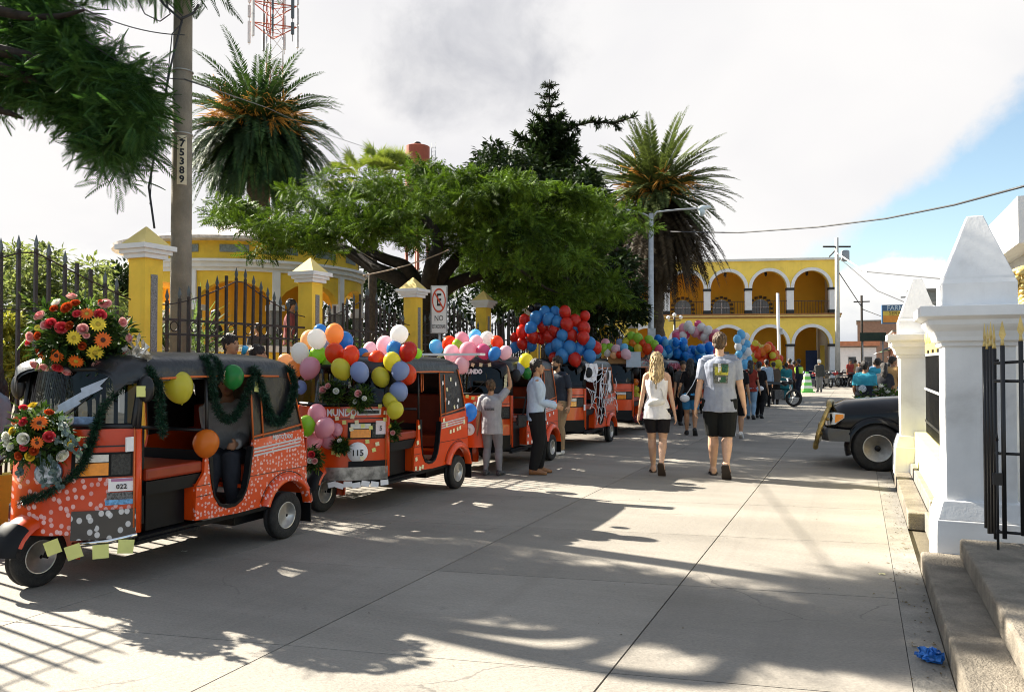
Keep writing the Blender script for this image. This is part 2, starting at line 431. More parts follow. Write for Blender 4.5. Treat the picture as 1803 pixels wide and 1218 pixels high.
barcache = {}
def bar_mesh(h, tip):
    key = (round(h, 2), tip)
    if key not in barcache:
        q = MB(); hh = key[0]
        q.bb(-0.014, 0.014, -0.014, 0.014, 0.5, hh - (0.13 if tip else 0.05))
        if tip:
            z = hh - 0.13
            q.frustum((0, 0), 0.016, 0.016, 0.045, 0.016, z, z + 0.045, 1)
            q.frustum((0, 0), 0.045, 0.018, 0.003, 0.003, z + 0.045, z + 0.13, 1)
        me = q.mesh('bar'); me.materials.append(M_iron); me.materials.append(M_irong)
        barcache[key] = me
    return barcache[key]
bay_lab = ['iron fence bay with spearheads behind the big bouquet at the far left', 'iron fence bay with a peaked top between the pole and the balloons',
           'iron fence bay behind the second mototaxi balloons', 'iron fence bay behind the no parking sign',
           'iron fence bay right of the no parking sign beside the dark tree', 'iron fence bay behind the red and blue balloons',
           'far iron fence bay right of the red and blue balloons', 'farthest short iron fence bay by the lamp post']
ends = [(-2.2, 6.05)] + [(PIL[i][1] + 0.15, PIL[i + 1][1] - 0.15) for i in range(7)]
for b, (y0, y1) in enumerate(ends):
    t = thing('iron_fence', bay_lab[b], 'fence', (-7, (y0 + y1) / 2, 0), 0, 'bays of the iron park fence')
    yc = (y0 + y1) / 2
    n = max(6, int(round((y1 - y0) / 0.15)))
    def hgt(y):
        if b == 0:
            u = 1 - min(1, abs(y - 4.95) / 1.15); return 2.36 + 0.39 * max(0, u) ** 1.1
        u = (y - y0) / (y1 - y0); return 2.34 + 0.40 * (1 - abs(2 * u - 1)) ** 1.5
    tops = []
    for k in range(1, n):
        y = y0 + (y1 - y0) * k / n
        tip = not (b < 3 and random.random() < 0.28)
        o = link('bar', bar_mesh(hgt(y), tip), None, t, (0, y - yc, 0)); o.rotation_euler = (rad(random.uniform(-0.5, 0.5)), rad(random.uniform(-0.6, 0.6)), 0)
        tops.append((0.02, y - yc, hgt(y) - 0.17))
    q = MB(); q.tube([(0.02, y0 - yc, hgt(y0) - 0.17)] + tops + [(0.02, y1 - yc, hgt(y1) - 0.17)], 0.008, 5); q.build('top_rail', M_iron, t)
    rt = 0.014 if b else 0.006
    for nm, z in (('mid_rail', 2.02), ('low_rail', 0.66)):
        q = MB(); q.bb(0.015, 0.027, y0 - yc, y1 - yc, z - rt, z + rt); q.build(nm, M_iron, t)
    if b > 0:
        q = MB(); q.bb(0.015, 0.027, y0 - yc, y1 - yc, 1.846, 1.87); q.build('lower_rail', M_iron, t)
        rm = MB(); rm.tube([(0.02, 0.055 * c, 1.945 + 0.055 * s_) for c, s_ in ring_dirs(12)] + [(0.02, 0.055, 1.945)], 0.007, 5, caps=False)
        rme = rm.mesh('ring'); rme.materials.append(M_iron)
        for k in range(1, n - 1, 2): link('ring', rme, None, t, (0, y0 - yc + (y1 - y0) * (k + 0.5) / n, 0))

# planter wall inside the park
p = atD(480, 609, 12.6)
g = MB(); g.bb(-0.12, 0.12, -1.3, 1.3, 0.16, 1.70)
t = thing('planter_wall', 'raised yellow planter wall with a white coping behind the fence', 'wall', (p.x, p.y, 0), 0)
g.build('wall_body', M_yellow, t)
g = MB(); g.bb(-0.16, 0.16, -1.34, 1.34, 1.703, 1.80); g.build('coping', M_white, t)

# ================================================================== UTILITY POLE with its number plate
pb = atX(318, 560, -7.35)
t = thing('utility_pole', 'tall round concrete utility pole behind the fence with a painted number', 'pole', (pb.x, pb.y, 0))
q = MB(); q.tube([(0, 0, 0.1), (0, 0, 3), (0.0, 0, 7), (0.0, 0, 9.5)], [0.128, 0.118, 0.10, 0.088], 20); q.build('shaft', M_pole, t)
ang = math.atan2(-pb.y, -pb.x)     # towards the camera
ad = Vector((math.cos(ang), math.sin(ang), 0)); sd = Vector((-math.sin(ang), math.cos(ang), 0))
M_plate = mat('number plate paint', (0.62, 0.55, 0.40), 0.7, 0.08, 10)
zp0, zp1 = atX(318, 328, -7.35).z, atX(318, 242, -7.35).z
rows = [[ad * 0.1215 * math.cos(a_) + sd * 0.1215 * math.sin(a_) + Vector((0, 0, z)) for a_ in np.linspace(-0.46, 0.46, 8)] for z in (zp0, zp1)]
q = MB(); q.loft(rows, False, True, closed=False)
pl = q.build('number_plate', M_plate, t)
zc_ = np.linspace(zp1 - 0.10, zp0 + 0.06, 5)
pl_ = bpy.data.objects.new('digits', None); bpy.data.objects.remove(pl_)
for dgt, z in zip('75389', zc_):
    o = text('digit', dgt, 0.115, t, tuple(ad * 0.1235 + Vector((0, 0, z))), (PI / 2, 0, ang + PI / 2), M_black, bold=0.004)
q = MB(); q.tube([ad * 0.124 + Vector((0, 0, zp1 - 0.02)) + sd * -0.05, ad * 0.124 + Vector((0, 0, zp1 - 0.07)) + sd * 0.04], 0.004, 4)
q.tube([ad * 0.124 + Vector((0, 0, zp1 - 0.075)) + sd * -0.05, ad * 0.124 + Vector((0, 0, zp1 - 0.015)) + sd * 0.05], 0.004, 4); q.build('scrawl', M_black, t)
for z in (4.25, 5.0):
    q = MB(); q.tube([(0.118 * c, 0.118 * s_, z) for c, s_ in ring_dirs(14)] + [(0.118, 0, z)], 0.009, 5); q.build('band', M_galv, t)

def wire(name, label, pts, r=0.01, m=M_wire, sag=0.0, group=None, n=14):
    P_ = []
    for a_, b_ in zip(pts[:-1], pts[1:]):
        a_, b_ = Vector(a_), Vector(b_)
        for k in range(n):
            u = k / n; p_ = a_.lerp(b_, u); p_.z -= sag * 4 * u * (1 - u); P_.append(p_)
    P_.append(Vector(pts[-1]))
    q_ = MB(); q_.tube(P_, r, 5)
    return q_.build(name, m, label=label, category='cable', group=group)
pt = Vector((pb.x, pb.y, 0))
wire('cable', 'loose black cables hanging down the pole to the pillar top', [atD(322, 30, 8.9), atD(300, 120, 8.8), atD(285, 200, 8.8), atD(262, 330, 8.7), atD(272, 402, 8.6)], 0.012, n=5)
wire('cable', 'second thin cable looping beside the pole through the leaves', [atD(322, 40, 8.9), atD(303, 60, 8.8), atD(296, 130, 8.8), atD(282, 220, 8.8), atD(268, 290, 8.8), atD(264, 360, 8.7)], 0.006, n=4)
wire('cable', 'coiled cable loop high beside the pole in the top corner', [atD(320, 28, 8.8), atD(292, 2, 8.8), atD(300, 25, 8.8), atD(282, 38, 8.8), atD(255, 25, 8.8), atD(240, -5, 8.8)], 0.007, n=4)
wire('cable', 'short black cable curl tied round the pole near the frame top', [atD(350, 8, 8.8), atD(340, 24, 8.8), atD(318, 34, 8.7), atD(290, 10, 8.8), atD(275, -8, 8.8)], 0.014, n=4)
wire('cable', 'faint upper cable from the pole towards the trees on the left', [atD(100, -10, 8.0), atD(325, 62, 8.9)], 0.006, sag=0.1)
wire('cable', 'faint lower cable from the pole into the leaves on the left', [atD(150, 70, 8.0), atD(325, 140, 8.9)], 0.006, sag=0.1)
wire('cable', 'thin cable from the pole across the palm to the red tank', [atD(325, 140, 8.9), atD(470, 190, 20), atD(570, 235, 30), atD(720, 285, 45)], 0.009, sag=0.0)
wire('cable', 'thin white cord stretched between the trees over the fence', [atD(640, 485, 13), atD(790, 440, 15)], 0.012, mat('cord', (0.4, 0.3, 0.22), 0.8), sag=0.05)

# ================================================================== NO PARKING SIGN
p = atX(773, 545, -6.72)
t = thing('parking_sign', 'white no parking sign with a barred E in a red ring', 'sign', (p.x, p.y, 0), rad(12))
q = MB(); q.tube([(0, 0.03, 0.1), (0, 0.03, p.z + 0.35)], 0.022, 8); q.build('post', M_galv, t)
hz = 0.42; W2 = 0.15
q = MB(); q.bb(-W2, W2, -0.006, 0.006, p.z - hz, p.z + hz); q.build('plate', mat('sign white', (0.80, 0.79, 0.76), 0.45, 0.05, 6), t, bevel=0.004)
def outline(mb, x0, x1, z0, z1, wd_, y):
    mb.bb(x0, x1, y, y + 0.002, z0, z0 + wd_); mb.bb(x0, x1, y, y + 0.002, z1 - wd_, z1)
    mb.bb(x0, x0 + wd_, y, y + 0.002, z0 + wd_, z1 - wd_); mb.bb(x1 - wd_, x1, y, y + 0.002, z0 + wd_, z1 - wd_)
q = MB(); outline(q, -W2 + 0.012, W2 - 0.012, p.z - hz + 0.012, p.z + hz - 0.012, 0.006, -0.0095); q.build('border', M_black, t)
zr = p.z + 0.16
q = MB()
for k in range(32):
    a0, a1 = 2 * PI * k / 32, 2 * PI * (k + 1) / 32
    vs = [(r * 0.125 * math.cos(a_), y, zr + r * 0.215 * math.sin(a_)) for y in (-0.0075, -0.010) for r, a_ in ((0.84, a0), (1, a0), (1, a1), (0.84, a1))]
    q.add(vs, [(0, 1, 2, 3), (7, 6, 5, 4), (0, 4, 5, 1), (2, 6, 7, 3)])
q.prism([(-0.085, zr + 0.125), (-0.068, zr + 0.145), (0.085, zr - 0.125), (0.068, zr - 0.145)], -0.013, -0.0118, 'xz')
q.build('red_ring', mat('sign red', (0.62, 0.08, 0.03), 0.5, 0.1, 9), t)
text('letter', 'E', 0.30, t, (0, -0.009, zr), (PI / 2, 0, 0), M_black, sx=0.62, bold=0.006)
text('lettering', 'NO', 0.14, t, (0, -0.009, p.z - 0.155), (PI / 2, 0, 0), M_black, sx=0.75)
text('lettering', 'ESTACIONAR', 0.10, t, (0, -0.009, p.z - 0.30), (PI / 2, 0, 0), M_black, sx=0.40)

# ================================================================== ROUND KIOSK IN THE PARK
kc = atD(436, 600, 24.0); KR = 3.4
t = thing('park_kiosk', 'round yellow kiosk with white entablature and arches in the park', 'kiosk', (kc.x, kc.y, 0))
NK = 48
def ringwall(mb, r, z0, z1, n=NK, th=0.0, mi=0):
    mb.lathe([(r, z0), (r, z1)] if not th else [(r - th, z0), (r, z0), (r, z1), (r - th, z1), (r - th, z0)], n, mi, caps=False, smooth=False)
q = MB(); ringwall(q, KR, 3.92, 4.02, th=0.3); ringwall(q, KR + 0.08, 4.02, 4.15, th=0.3); ringwall(q, KR + 0.16, 4.15, 4.22, th=0.5); q.build('entablature', M_white, t)
q = MB(); ringwall(q, KR - 0.12, 4.2, 4.78, th=0.15); q.build('drum', M_yellow, t)
q = MB()
for k in range(16):
    a0 = 2 * PI * k / 16 + 0.12
    for j in range(3):
        b0, b1 = a0 + 0.075 * j, a0 + 0.075 * (j + 1)
        r0, r1 = KR - 0.13, KR - 0.10
        vs = [(r * math.cos(a_), r * math.sin(a_), z) for r in (r0, r1) for a_, z in ((b0, 4.42), (b1, 4.42), (b1, 4.62), (b0, 4.62))]
        q.add(vs, [(4, 5, 6, 7), (0, 4, 7, 3), (1, 2, 6, 5), (3, 7, 6, 2), (0, 1, 5, 4)])
q.build('clerestory', mat('grey clerestory', (0.20, 0.24, 0.25), 0.6, 0.3, 20, 0.3, 40), t)
q = MB(); q.lathe([(KR + 0.3, 4.72), (KR + 0.32, 4.80), (0.25, 5.7), (0.02, 5.9)], NK, smooth=False)
q.build('roof', mat('pale tile roof', (0.62, 0.56, 0.52), 0.8, 0.25, 9, 0.6, 12), t)
NC = 10
q = MB()
for k in range(NC):
    for j in range(8):
        u0, u1 = j / 8, (j + 1) / 8
        a0, a1 = 2 * PI * (k + u0) / NC, 2 * PI * (k + u1) / NC
        def zl(u): return 3.05 + 0.62 * math.sqrt(max(0, 1 - ((u - 0.5) / 0.46) ** 2)) if abs(u - 0.5) < 0.46 else 3.05
        for r in (KR - 0.05, KR - 0.27):
            q.add([(r * math.cos(a0), r * math.sin(a0), zl(u0)), (r * math.cos(a1), r * math.sin(a1), zl(u1)), (r * math.cos(a1), r * math.sin(a1), 3.93), (r * math.cos(a0), r * math.sin(a0), 3.93)], [(0, 1, 2, 3)])
        q.add([(r * math.cos(a_), r * math.sin(a_), zl(u)) for r, a_, u in ((KR - 0.05, a0, u0), (KR - 0.05, a1, u1), (KR - 0.27, a1, u1), (KR - 0.27, a0, u0))], [(0, 1, 2, 3)])
q.build('arcade', M_yellow, t)
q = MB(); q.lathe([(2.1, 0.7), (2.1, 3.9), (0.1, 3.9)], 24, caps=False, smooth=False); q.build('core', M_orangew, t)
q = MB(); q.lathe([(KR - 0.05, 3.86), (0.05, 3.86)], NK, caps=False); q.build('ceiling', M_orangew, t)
q = MB(); q.lathe([(KR + 0.1, 0.1), (KR + 0.1, 0.75), (0.05, 0.75)], NK, smooth=False); q.build('plinth', M_white, t)
for k in range(NC):
    a_ = 2 * PI * k / NC; c = ((KR - 0.14) * math.cos(a_), (KR - 0.14) * math.sin(a_))
    q = MB(); T_ = Matrix.Translation((c[0], c[1], 0)) @ Matrix.Rotation(a_, 4, 'Z')
    q.bb(-0.16, 0.16, -0.13, 0.13, 0.75, 2.9, 1, T_); q.bb(-0.22, 0.22, -0.2, 0.2, 2.9, 3.05, 0, T_); q.bb(-0.12, 0.16, -0.1, 0.1, 3.05, 3.94, 0, T_)
    q.build('column', [M_white, M_speck], t)

# ================================================================== YELLOW ARCADED BUILDING
bc = atD(1474, 637, 55.0)
FA = rad(14.5)
t = thing('arcade_building', 'two storey yellow building with white arches across the street end', 'building', (bc.x, bc.y, 0), FA)
BAY = 2.83; NB = 7; PW = 0.46; Z2 = 4.92; ZT = 8.62
def arch_front(mb, xr, n, zs, ztop, r, y0, y1, spring_w):
    """arched wall between piers, x measured to the left of xr"""
    for k in range(n):
        xc = xr - BAY * (k + 0.5) - PW / 2
        pts = [(xc + r * math.cos(a_), zs + r * 1.0 * math.sin(a_)) for a_ in np.linspace(0, PI, 17)]
        xa, xb = xc + BAY / 2, xc - BAY / 2
        for y, fl in ((y0, 1), (y1, -1)):
            for i in range(16):
                (xp, zp), (xq, zq) = pts[i], pts[i + 1]
                mb.add([(xp, y, zp), (xq, y, zq), (xq, y, ztop), (xp, y, ztop)], [(0, 1, 2, 3)])
            mb.add([(xa, y, zs), (pts[0][0], y, zs), (pts[0][0], y, ztop), (xa, y, ztop)], [(0, 1, 2, 3)])
            mb.add([(pts[16][0], y, zs), (xb, y, zs), (xb, y, ztop), (pts[16][0], y, ztop)], [(0, 1, 2, 3)])
        for i in range(16):
            (xp, zp), (xq, zq) = pts[i], pts[i + 1]
            mb.add([(xp, y0, zp), (xq, y0, zq), (xq, y1, zq), (xp, y1, zp)], [(0, 1, 2, 3)], True)
        mb.add([(xa, y0, zs), (pts[0][0], y0, zs), (pts[0][0], y1, zs), (xa, y1, zs)], [(0, 1, 2, 3)])
        mb.add([(xb, y0, zs), (pts[16][0], y0, zs), (pts[16][0], y1, zs), (xb, y1, zs)], [(0, 1, 2, 3)])
XL = -BAY * NB - PW
ZS2, ZS1, R2, R1 = 6.72, 2.80, 1.19, 1.17
q = MB(); arch_front(q, 0, NB, ZS2, ZT, R2, 0, 0.5, PW)
q.bb(-PW / 2, 0, 0, 0.5, ZS2, ZT); q.bb(XL, XL + PW / 2, 0, 0.5, ZS2, ZT)
arch_front(q, 0, NB, ZS1, Z2 - 0.30, R1, 0, 0.5, PW)
q.bb(-PW / 2, 0, 0, 0.5, ZS1, Z2 - 0.30); q.bb(XL, XL + PW / 2, 0, 0.5, ZS1, Z2 - 0.30)
q.bb(-0.02, 0.2, 0.0, 0.5, 0, ZT - 0.002)
q.build('facade', M_yellowb, t)
q = MB(); q.bb(0.003, 0.22, 0.52, 14, 0, ZT - 0.01); q.bb(XL, 0.15, 13.6, 14, 0, ZT - 0.02); q.build('side_wall', mat('grey side wall', (0.50, 0.48, 0.43), 0.85, 0.1, 0.7, dirt=0.3), t)
q = MB(); q.bb(XL - 0.1, 0.30, -0.12, 14.1, ZT, ZT + 0.16); q.build('parapet', mat('pale parapet', (0.68, 0.66, 0.60), 0.8, 0.1, 1, dirt=0.2), t)
q = MB(); q.bb(XL - 0.1, 0.24, -0.10, 0.52, Z2 - 0.295, Z2 - 0.20); q.bb(XL - 0.1, 0.3, -0.2, 0.52, Z2 - 0.10, Z2); q.build('string_course', mat('brown moulding', (0.33, 0.15, 0.05), 0.8, 0.1, 2), t)
q = MB(); q.bb(XL - 0.1, 0.27, -0.15, 0.52, Z2 - 0.198, Z2 - 0.102); q.build('string_course', M_yellowp, t)
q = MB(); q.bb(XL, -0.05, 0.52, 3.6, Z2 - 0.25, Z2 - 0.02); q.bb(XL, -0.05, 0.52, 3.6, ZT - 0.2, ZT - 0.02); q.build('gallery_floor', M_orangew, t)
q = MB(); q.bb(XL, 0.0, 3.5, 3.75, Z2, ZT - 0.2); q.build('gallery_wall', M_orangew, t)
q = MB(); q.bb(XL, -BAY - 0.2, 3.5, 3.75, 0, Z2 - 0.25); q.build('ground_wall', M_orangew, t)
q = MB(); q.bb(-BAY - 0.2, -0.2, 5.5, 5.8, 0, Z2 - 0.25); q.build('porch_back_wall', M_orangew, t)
M_blackcap = mat('black pier cap', (0.02, 0.02, 0.02), 0.6)
for k in range(NB + 1):
    xc = -PW / 2 - BAY * k + (0 if k else 0.0)
    q = MB(); q.bb(xc - PW / 2, xc + PW / 2, 0.02, 0.48, Z2 + 0.26, ZS2 - 0.17); q.bb(xc - PW / 2 - 0.04, xc + PW / 2 + 0.04, -0.04, 0.5, ZS2 - 0.17, ZS2 - 0.003, 1); q.bb(xc - PW / 2 - 0.02, xc + PW / 2 + 0.02, -0.02, 0.5, Z2, Z2 + 0.26, 1)
    q.build('upper_pier', [M_white, M_blackcap], t)
    q = MB(); q.bb(xc - PW / 2, xc + PW / 2, 0.02, 0.48, 0, ZS1 - 0.17); q.bb(xc - PW / 2 - 0.06, xc + PW / 2 + 0.06, -0.05, 0.5, ZS1 - 0.17, ZS1 - 0.003, 1)
    q.build('lower_pier', [M_white, M_blackcap], t)
def archivolt(zs, r):
    mb = MB()
    for i in range(20):
        a0, a1 = PI * i / 20, PI * (i + 1) / 20
        vs = [(rr * math.cos(a_), y, rr * math.sin(a_)) for y in (-0.06, 0.1) for rr, a_ in ((r - 0.01, a0), (r + 0.21, a0), (r + 0.21, a1), (r - 0.01, a1))]
        mb.add(vs, [(0, 1, 2, 3), (7, 6, 5, 4), (0, 4, 5, 1), (2, 6, 7, 3), (1, 5, 6, 2), (0, 3, 7, 4)])
    return mb
am2 = archivolt(0, R2).mesh('arch_trim'); am2.materials.append(M_white)
am1 = archivolt(0, R1).mesh('arch_trim'); am1.materials.append(M_white)
M_stone = mat('brown window stones', (0.09, 0.06, 0.035), 0.9, 0.3, 3)
winm = MB(); winm.prism([(-0.62, 0)] + [(0.62 * math.cos(a_), 0.62 + 0.62 * math.sin(a_)) for a_ in np.linspace(PI, 0, 13)] + [(0.62, 0)], -0.04, 0.0, 'xz')
wme = winm.mesh('window'); wme.materials.append(M_glassd)
fm = MB(); fm.bb(-0.03, 0.03, -0.07, -0.045, 0.0, 1.24); fm.bb(-0.61, 0.61, -0.07, -0.045, 0.6, 0.66); fm.bb(-0.62, 0.62, -0.07, -0.045, 0, 0.06)
fme = fm.mesh('glazing_bar'); fme.materials.append(M_white)
sm_ = MB()
for a_ in np.linspace(-0.1, PI + 0.1, 9):
    sm_.box((0.78 * math.cos(a_), -0.05, 0.62 + 0.78 * math.sin(a_)), (0.22, 0.1, 0.17), T=None)
sm_.box((-0.78, -0.05, 0.2), (0.22, 0.1, 0.2)); sm_.box((0.78, -0.05, 0.2), (0.22, 0.1, 0.2))
sme = sm_.mesh('stone_surround'); sme.materials.append(M_stone)
lm = MB(); lm.tube([(0, 0, 0), (0, 0, -0.35)], 0.012, 4); lm.lathe([(0.02, -0.35), (0.11, -0.42), (0.08, -0.66), (0.02, -0.72)], 8)
lme = lm.mesh('hanging_lantern'); lme.materials.append(M_black)
for k in range(NB):
    xc = -BAY * (k + 0.5) - PW / 2
    link('arch_trim', am2, None, t, (xc, 0, ZS2)); link('arch_trim', am1, None, t, (xc, 0, ZS1))
    if k > 0:
        wobj = link('window', wme, None, t, (xc - 0.1, 3.498, Z2 + 0.05)); link('glazing_bar', fme, None, wobj); link('stone_surround', sme, None, wobj)
    link('hanging_lantern', lme, None, t, (xc, 1.6, ZT - 0.2))
    if k > 0:
        q = MB(); q.bb(xc - 0.55, xc + 0.45, 3.44, 3.497, 0, 2.3); q.build('doorway', M_glassd, t)
    q = MB()
    for j in range(1, 15): q.bb(xc - BAY / 2 + BAY * j / 15 - 0.012, xc - BAY / 2 + BAY * j / 15 + 0.012, 0.1, 0.125, Z2, Z2 + 0.86)
    q.bb(xc - BAY / 2 + 0.1, xc + BAY / 2 - 0.1, 0.095, 0.135, Z2 + 0.86, Z2 + 0.9); q.build('balcony_railing', M_iron, t)
q = MB(); q.bb(-1.35, -0.55, 3.6, 3.66, 0, 2.4); q.build('blue_door', mat('blue door', (0.03, 0.06, 0.16), 0.6), t)
q = MB(); q.bb(-0.54, -0.24, 2.6, 2.68, 0, 2.75); q.build('porch_panel', M_yellowb, t)

# ================================================================== BUILDINGS FARTHER DOWN THE STREET
def block(name, label, x0, x1, y0, y1, h, m, awn=None, wins=3, face='x', cat='building'):
    tt = thing(name, label, cat, ((x0 + x1) / 2, (y0 + y1) / 2, 0))
    w_, d_ = (x1 - x0) / 2, (y1 - y0) / 2
    q_ = MB(); q_.bb(-w_, w_, -d_, d_, 0, h); q_.build('wall', m, tt)
    q_ = MB(); q_.bb(-w_ - 0.15, w_ + 0.15, -d_ - 0.15, d_ + 0.15, h, h + 0.18); q_.build('roof_edge', M_kerb, tt)
    for k in range(wins):
        xx = -w_ + 2 * w_ * (k + 0.5) / wins
        q_ = MB(); q_.bb(xx - 0.45, xx + 0.45, -d_ - 0.03, -d_ - 0.002, 0.2 if k % 2 else 0.9, 2.2); wo_ = q_.build('window', M_glassd, tt)
        q_ = MB(); q_.bb(xx - 0.55, xx + 0.55, -d_ - 0.06, -d_ - 0.032, 2.2, 2.32); q_.build('lintel', M_white, wo_)
        yy = -d_ + 2 * d_ * (k + 0.5) / wins
        q_ = MB(); q_.bb(-w_ - 0.03, -w_ - 0.002, yy - 0.6, yy + 0.6, 0.2, 2.3); q_.build('shopfront', M_glassd, tt)
    if awn:
        q_ = MB(); q_.add([(-w_, -d_, 2.9), (-w_, d_, 2.9), (-w_ - 1.5, d_, 2.45), (-w_ - 1.5, -d_, 2.45), (-w_, -d_, 2.85), (-w_, d_, 2.85), (-w_ - 1.5, d_, 2.40), (-w_ - 1.5, -d_, 2.40)], [(0, 1, 2, 3), (7, 6, 5, 4), (3, 2, 6, 7), (0, 3, 7, 4), (1, 5, 6, 2)]); q_.build('awning', awn, tt)
    return tt
block('shop_building', 'low cream shop with a blue awning down the right side', 3.2, 9, 58, 66, 4.2, mat('cream wall', (0.5, 0.45, 0.33), 0.8), mat('blue awning', (0.10, 0.22, 0.34), 0.7))
block('shop_building', 'white shop with a green awning farther down the right side', 3.4, 9, 68, 80, 5.2, mat('offwhite wall', (0.55, 0.54, 0.5), 0.8), mat('green awning', (0.06, 0.15, 0.08), 0.7))
block('shop_building', 'salmon house at the far right of the street', 3.2, 9, 84, 100, 4.4, mat('salmon wall', (0.45, 0.22, 0.15), 0.8), mat('white awning', (0.6, 0.6, 0.58), 0.7))
block('corner_house', 'low white house with an orange roof closing the street', -3.5, 2.2, 112, 120, 3.4, M_white, None, 3)
q = MB(); q.bb(-4, 2.6, 111.2, 112.6, 3.6, 4.2); q.build('roof_fascia', mat('orange roof edge', (0.5, 0.20, 0.10), 0.8), bpy.data.objects['corner_house'], (0.65, -116, 0))
block('distant_house', 'pale grey house left of the far street opening', -14, -4.2, 92, 105, 5.5, mat('grey house', (0.42, 0.41, 0.40), 0.85), None, 4)
block('distant_house', 'taller brown brick house far behind the street', 0, 12, 128, 140, 7.5, mat('brown brick house', (0.26, 0.15, 0.10), 0.9), None, 4)
block('concrete_block', 'bare grey concrete storey above the shops on the right', 4.4, 11, 69, 79, 7.0, mat('bare concrete', (0.22, 0.22, 0.20), 0.9), None, 3)
# pharmacy sign
p = atD(1592, 553, 44); 
t = thing('pharmacy_sign', 'blue and orange pharmacy board on a pole beyond the white columns', 'sign', (p.x, p.y, 0), rad(10))
q = MB(); q.tube([(-0.3, 0.1, 0), (-0.3, 0.1, p.z)], 0.06, 8); q.build('post', M_galv, t)
q = MB(); q.bb(-1.15, 1.15, -0.1, 0.1, p.z - 0.52, p.z + 0.52); q.build('board', mat('sign blue', (0.05, 0.11, 0.20), 0.5), t)
q = MB(); q.bb(-1.1, 1.1, -0.106, -0.1015, p.z - 0.08, p.z + 0.18); q.build('yellow_band', mat('sign yellow', (0.55, 0.40, 0.06), 0.5), t)
q = MB(); q.bb(-1.1, 1.1, -0.106, -0.1015, p.z - 0.46, p.z - 0.085); q.build('orange_band', mat('sign orange', (0.55, 0.22, 0.03), 0.5), t)
text('lettering', 'FARMACIAS', 0.36, t, (0, -0.106, p.z + 0.34), (PI / 2, 0, 0), mat('sign pale lettering', (0.45, 0.55, 0.62), 0.5), sx=0.95, bold=0.004)
text('lettering', 'SERVICIO DE', 0.28, t, (0, -0.110, p.z + 0.05), (PI / 2, 0, 0), M_black, sx=1.0)
p = atD(1537, 593, 60)
t = thing('roof_sign', 'long dark green board high over the shops', 'sign', (p.x, p.y, 0), rad(8))
q = MB(); q.bb(-0.9, 0.9, -0.08, 0.08, p.z - 0.32, p.z + 0.32); q.build('board', mat('dark green board', (0.05, 0.07, 0.045), 0.7), t)
for x_ in (-0.7, 0.7):
    q = MB(); q.tube([(x_, 0.1, 0), (x_, 0.1, p.z)], 0.05, 6); q.build('post', M_galv, t)

# ================================================================== POLES AND LAMPS
p = atD(1146, 600, 25)
t = thing('street_lamp', 'tall grey double armed street lamp in front of the right palm', 'lamp', (p.x, p.y, 0), YAW)
zt = atD(1146, 375, 25).z
q = MB(); q.tube([(0, 0, 0), (0, 0, 2.5), (0.02, 0, zt)], [0.105, 0.095, 0.07], 14); q.build('pole', M_galv, t)
q = MB(); q.tube([(0.05, 0, zt - 0.15), (0.2, 0, zt + 0.05), (0.9, 0, zt + 0.12), (1.55, 0, zt + 0.16)], 0.03, 6); q.tube([(-0.02, 0, zt - 0.1), (-0.3, 0, zt + 0.02), (-0.8, 0, zt + 0.12)], 0.03, 6); q.build('arm', M_galv, t)
q = MB(); q.tube([(1.5, 0, zt + 0.16), (1.62, 0, zt + 0.16), (1.9, 0, zt + 0.2)], [0.05, 0.1, 0.04], 8); q.sphere((1.62, 0, zt + 0.05), (0.10, 0.10, 0.16), 10, 8); q.build('lamp_head', mat('lamp glass', (0.55, 0.62, 0.62), 0.2), t)
q = MB(); q.bb(-0.12, 0.12, -0.16, -0.1, 2.2, 2.6); q.build('meter_box', M_galv, t)
p = atD(1475, 640, 52)
t = thing('utility_pole', 'slim far utility pole with a transformer beside the yellow building', 'pole', (p.x, p.y, 0), YAW)
q = MB(); q.tube([(0, 0, 0), (0, 0, atD(1475, 418, 52).z)], [0.17, 0.11], 10); q.build('shaft', mat('pale pole', (0.5, 0.49, 0.45), 0.8), t)
zt2 = atD(1475, 450, 52).z
q = MB(); q.lathe([(0.24, zt2 - 0.35), (0.26, zt2 - 0.3), (0.26, zt2 + 0.3), (0.18, zt2 + 0.36)], 12, T=Matrix.Translation((0.55, 0, 0))); q.build('transformer', mat('grey transformer', (0.3, 0.32, 0.33), 0.5), t)
q = MB(); q.bb(-0.9, 0.9, -0.05, 0.05, zt2 + 0.55, zt2 + 0.65); q.build('crossarm', M_bark, t)
far_top = p + Vector((0, 0, zt2 - p.z))
p2 = atD(1370, 640, 42)
t = thing('white_post', 'slim white post rising in front of the arcade', 'post', (p2.x, p2.y, 0))
q = MB(); q.tube([(0.1, 0, 0), (0.0, 0, atD(1368, 516, 42).z)], [0.09, 0.075], 8); q.build('shaft', M_white, t)
q = MB(); q.bb(0.1, 0.24, -0.08, 0.08, 3.0, 3.3); q.build('junction_box', M_galv, t)
p2 = atD(1188, 640, 45)
t = thing('lantern_post', 'dark cast iron lantern post in front of the arcade', 'lamp', (p2.x, p2.y, 0))
zl_ = atD(1188, 558, 45).z
q = MB(); q.tube([(0, 0, 0), (0, 0, zl_)], 0.06, 8); q.tube([(-0.35, 0, zl_ - 0.2), (0.35, 0, zl_ - 0.2)], 0.03, 6); q.build('post', M_black, t)
q = MB()
for x_ in (-0.35, 0, 0.35): q.sphere((x_, 0, zl_ + (0.12 if x_ == 0 else -0.02)), 0.11, 8, 6)
q.build('globe', M_white, t)
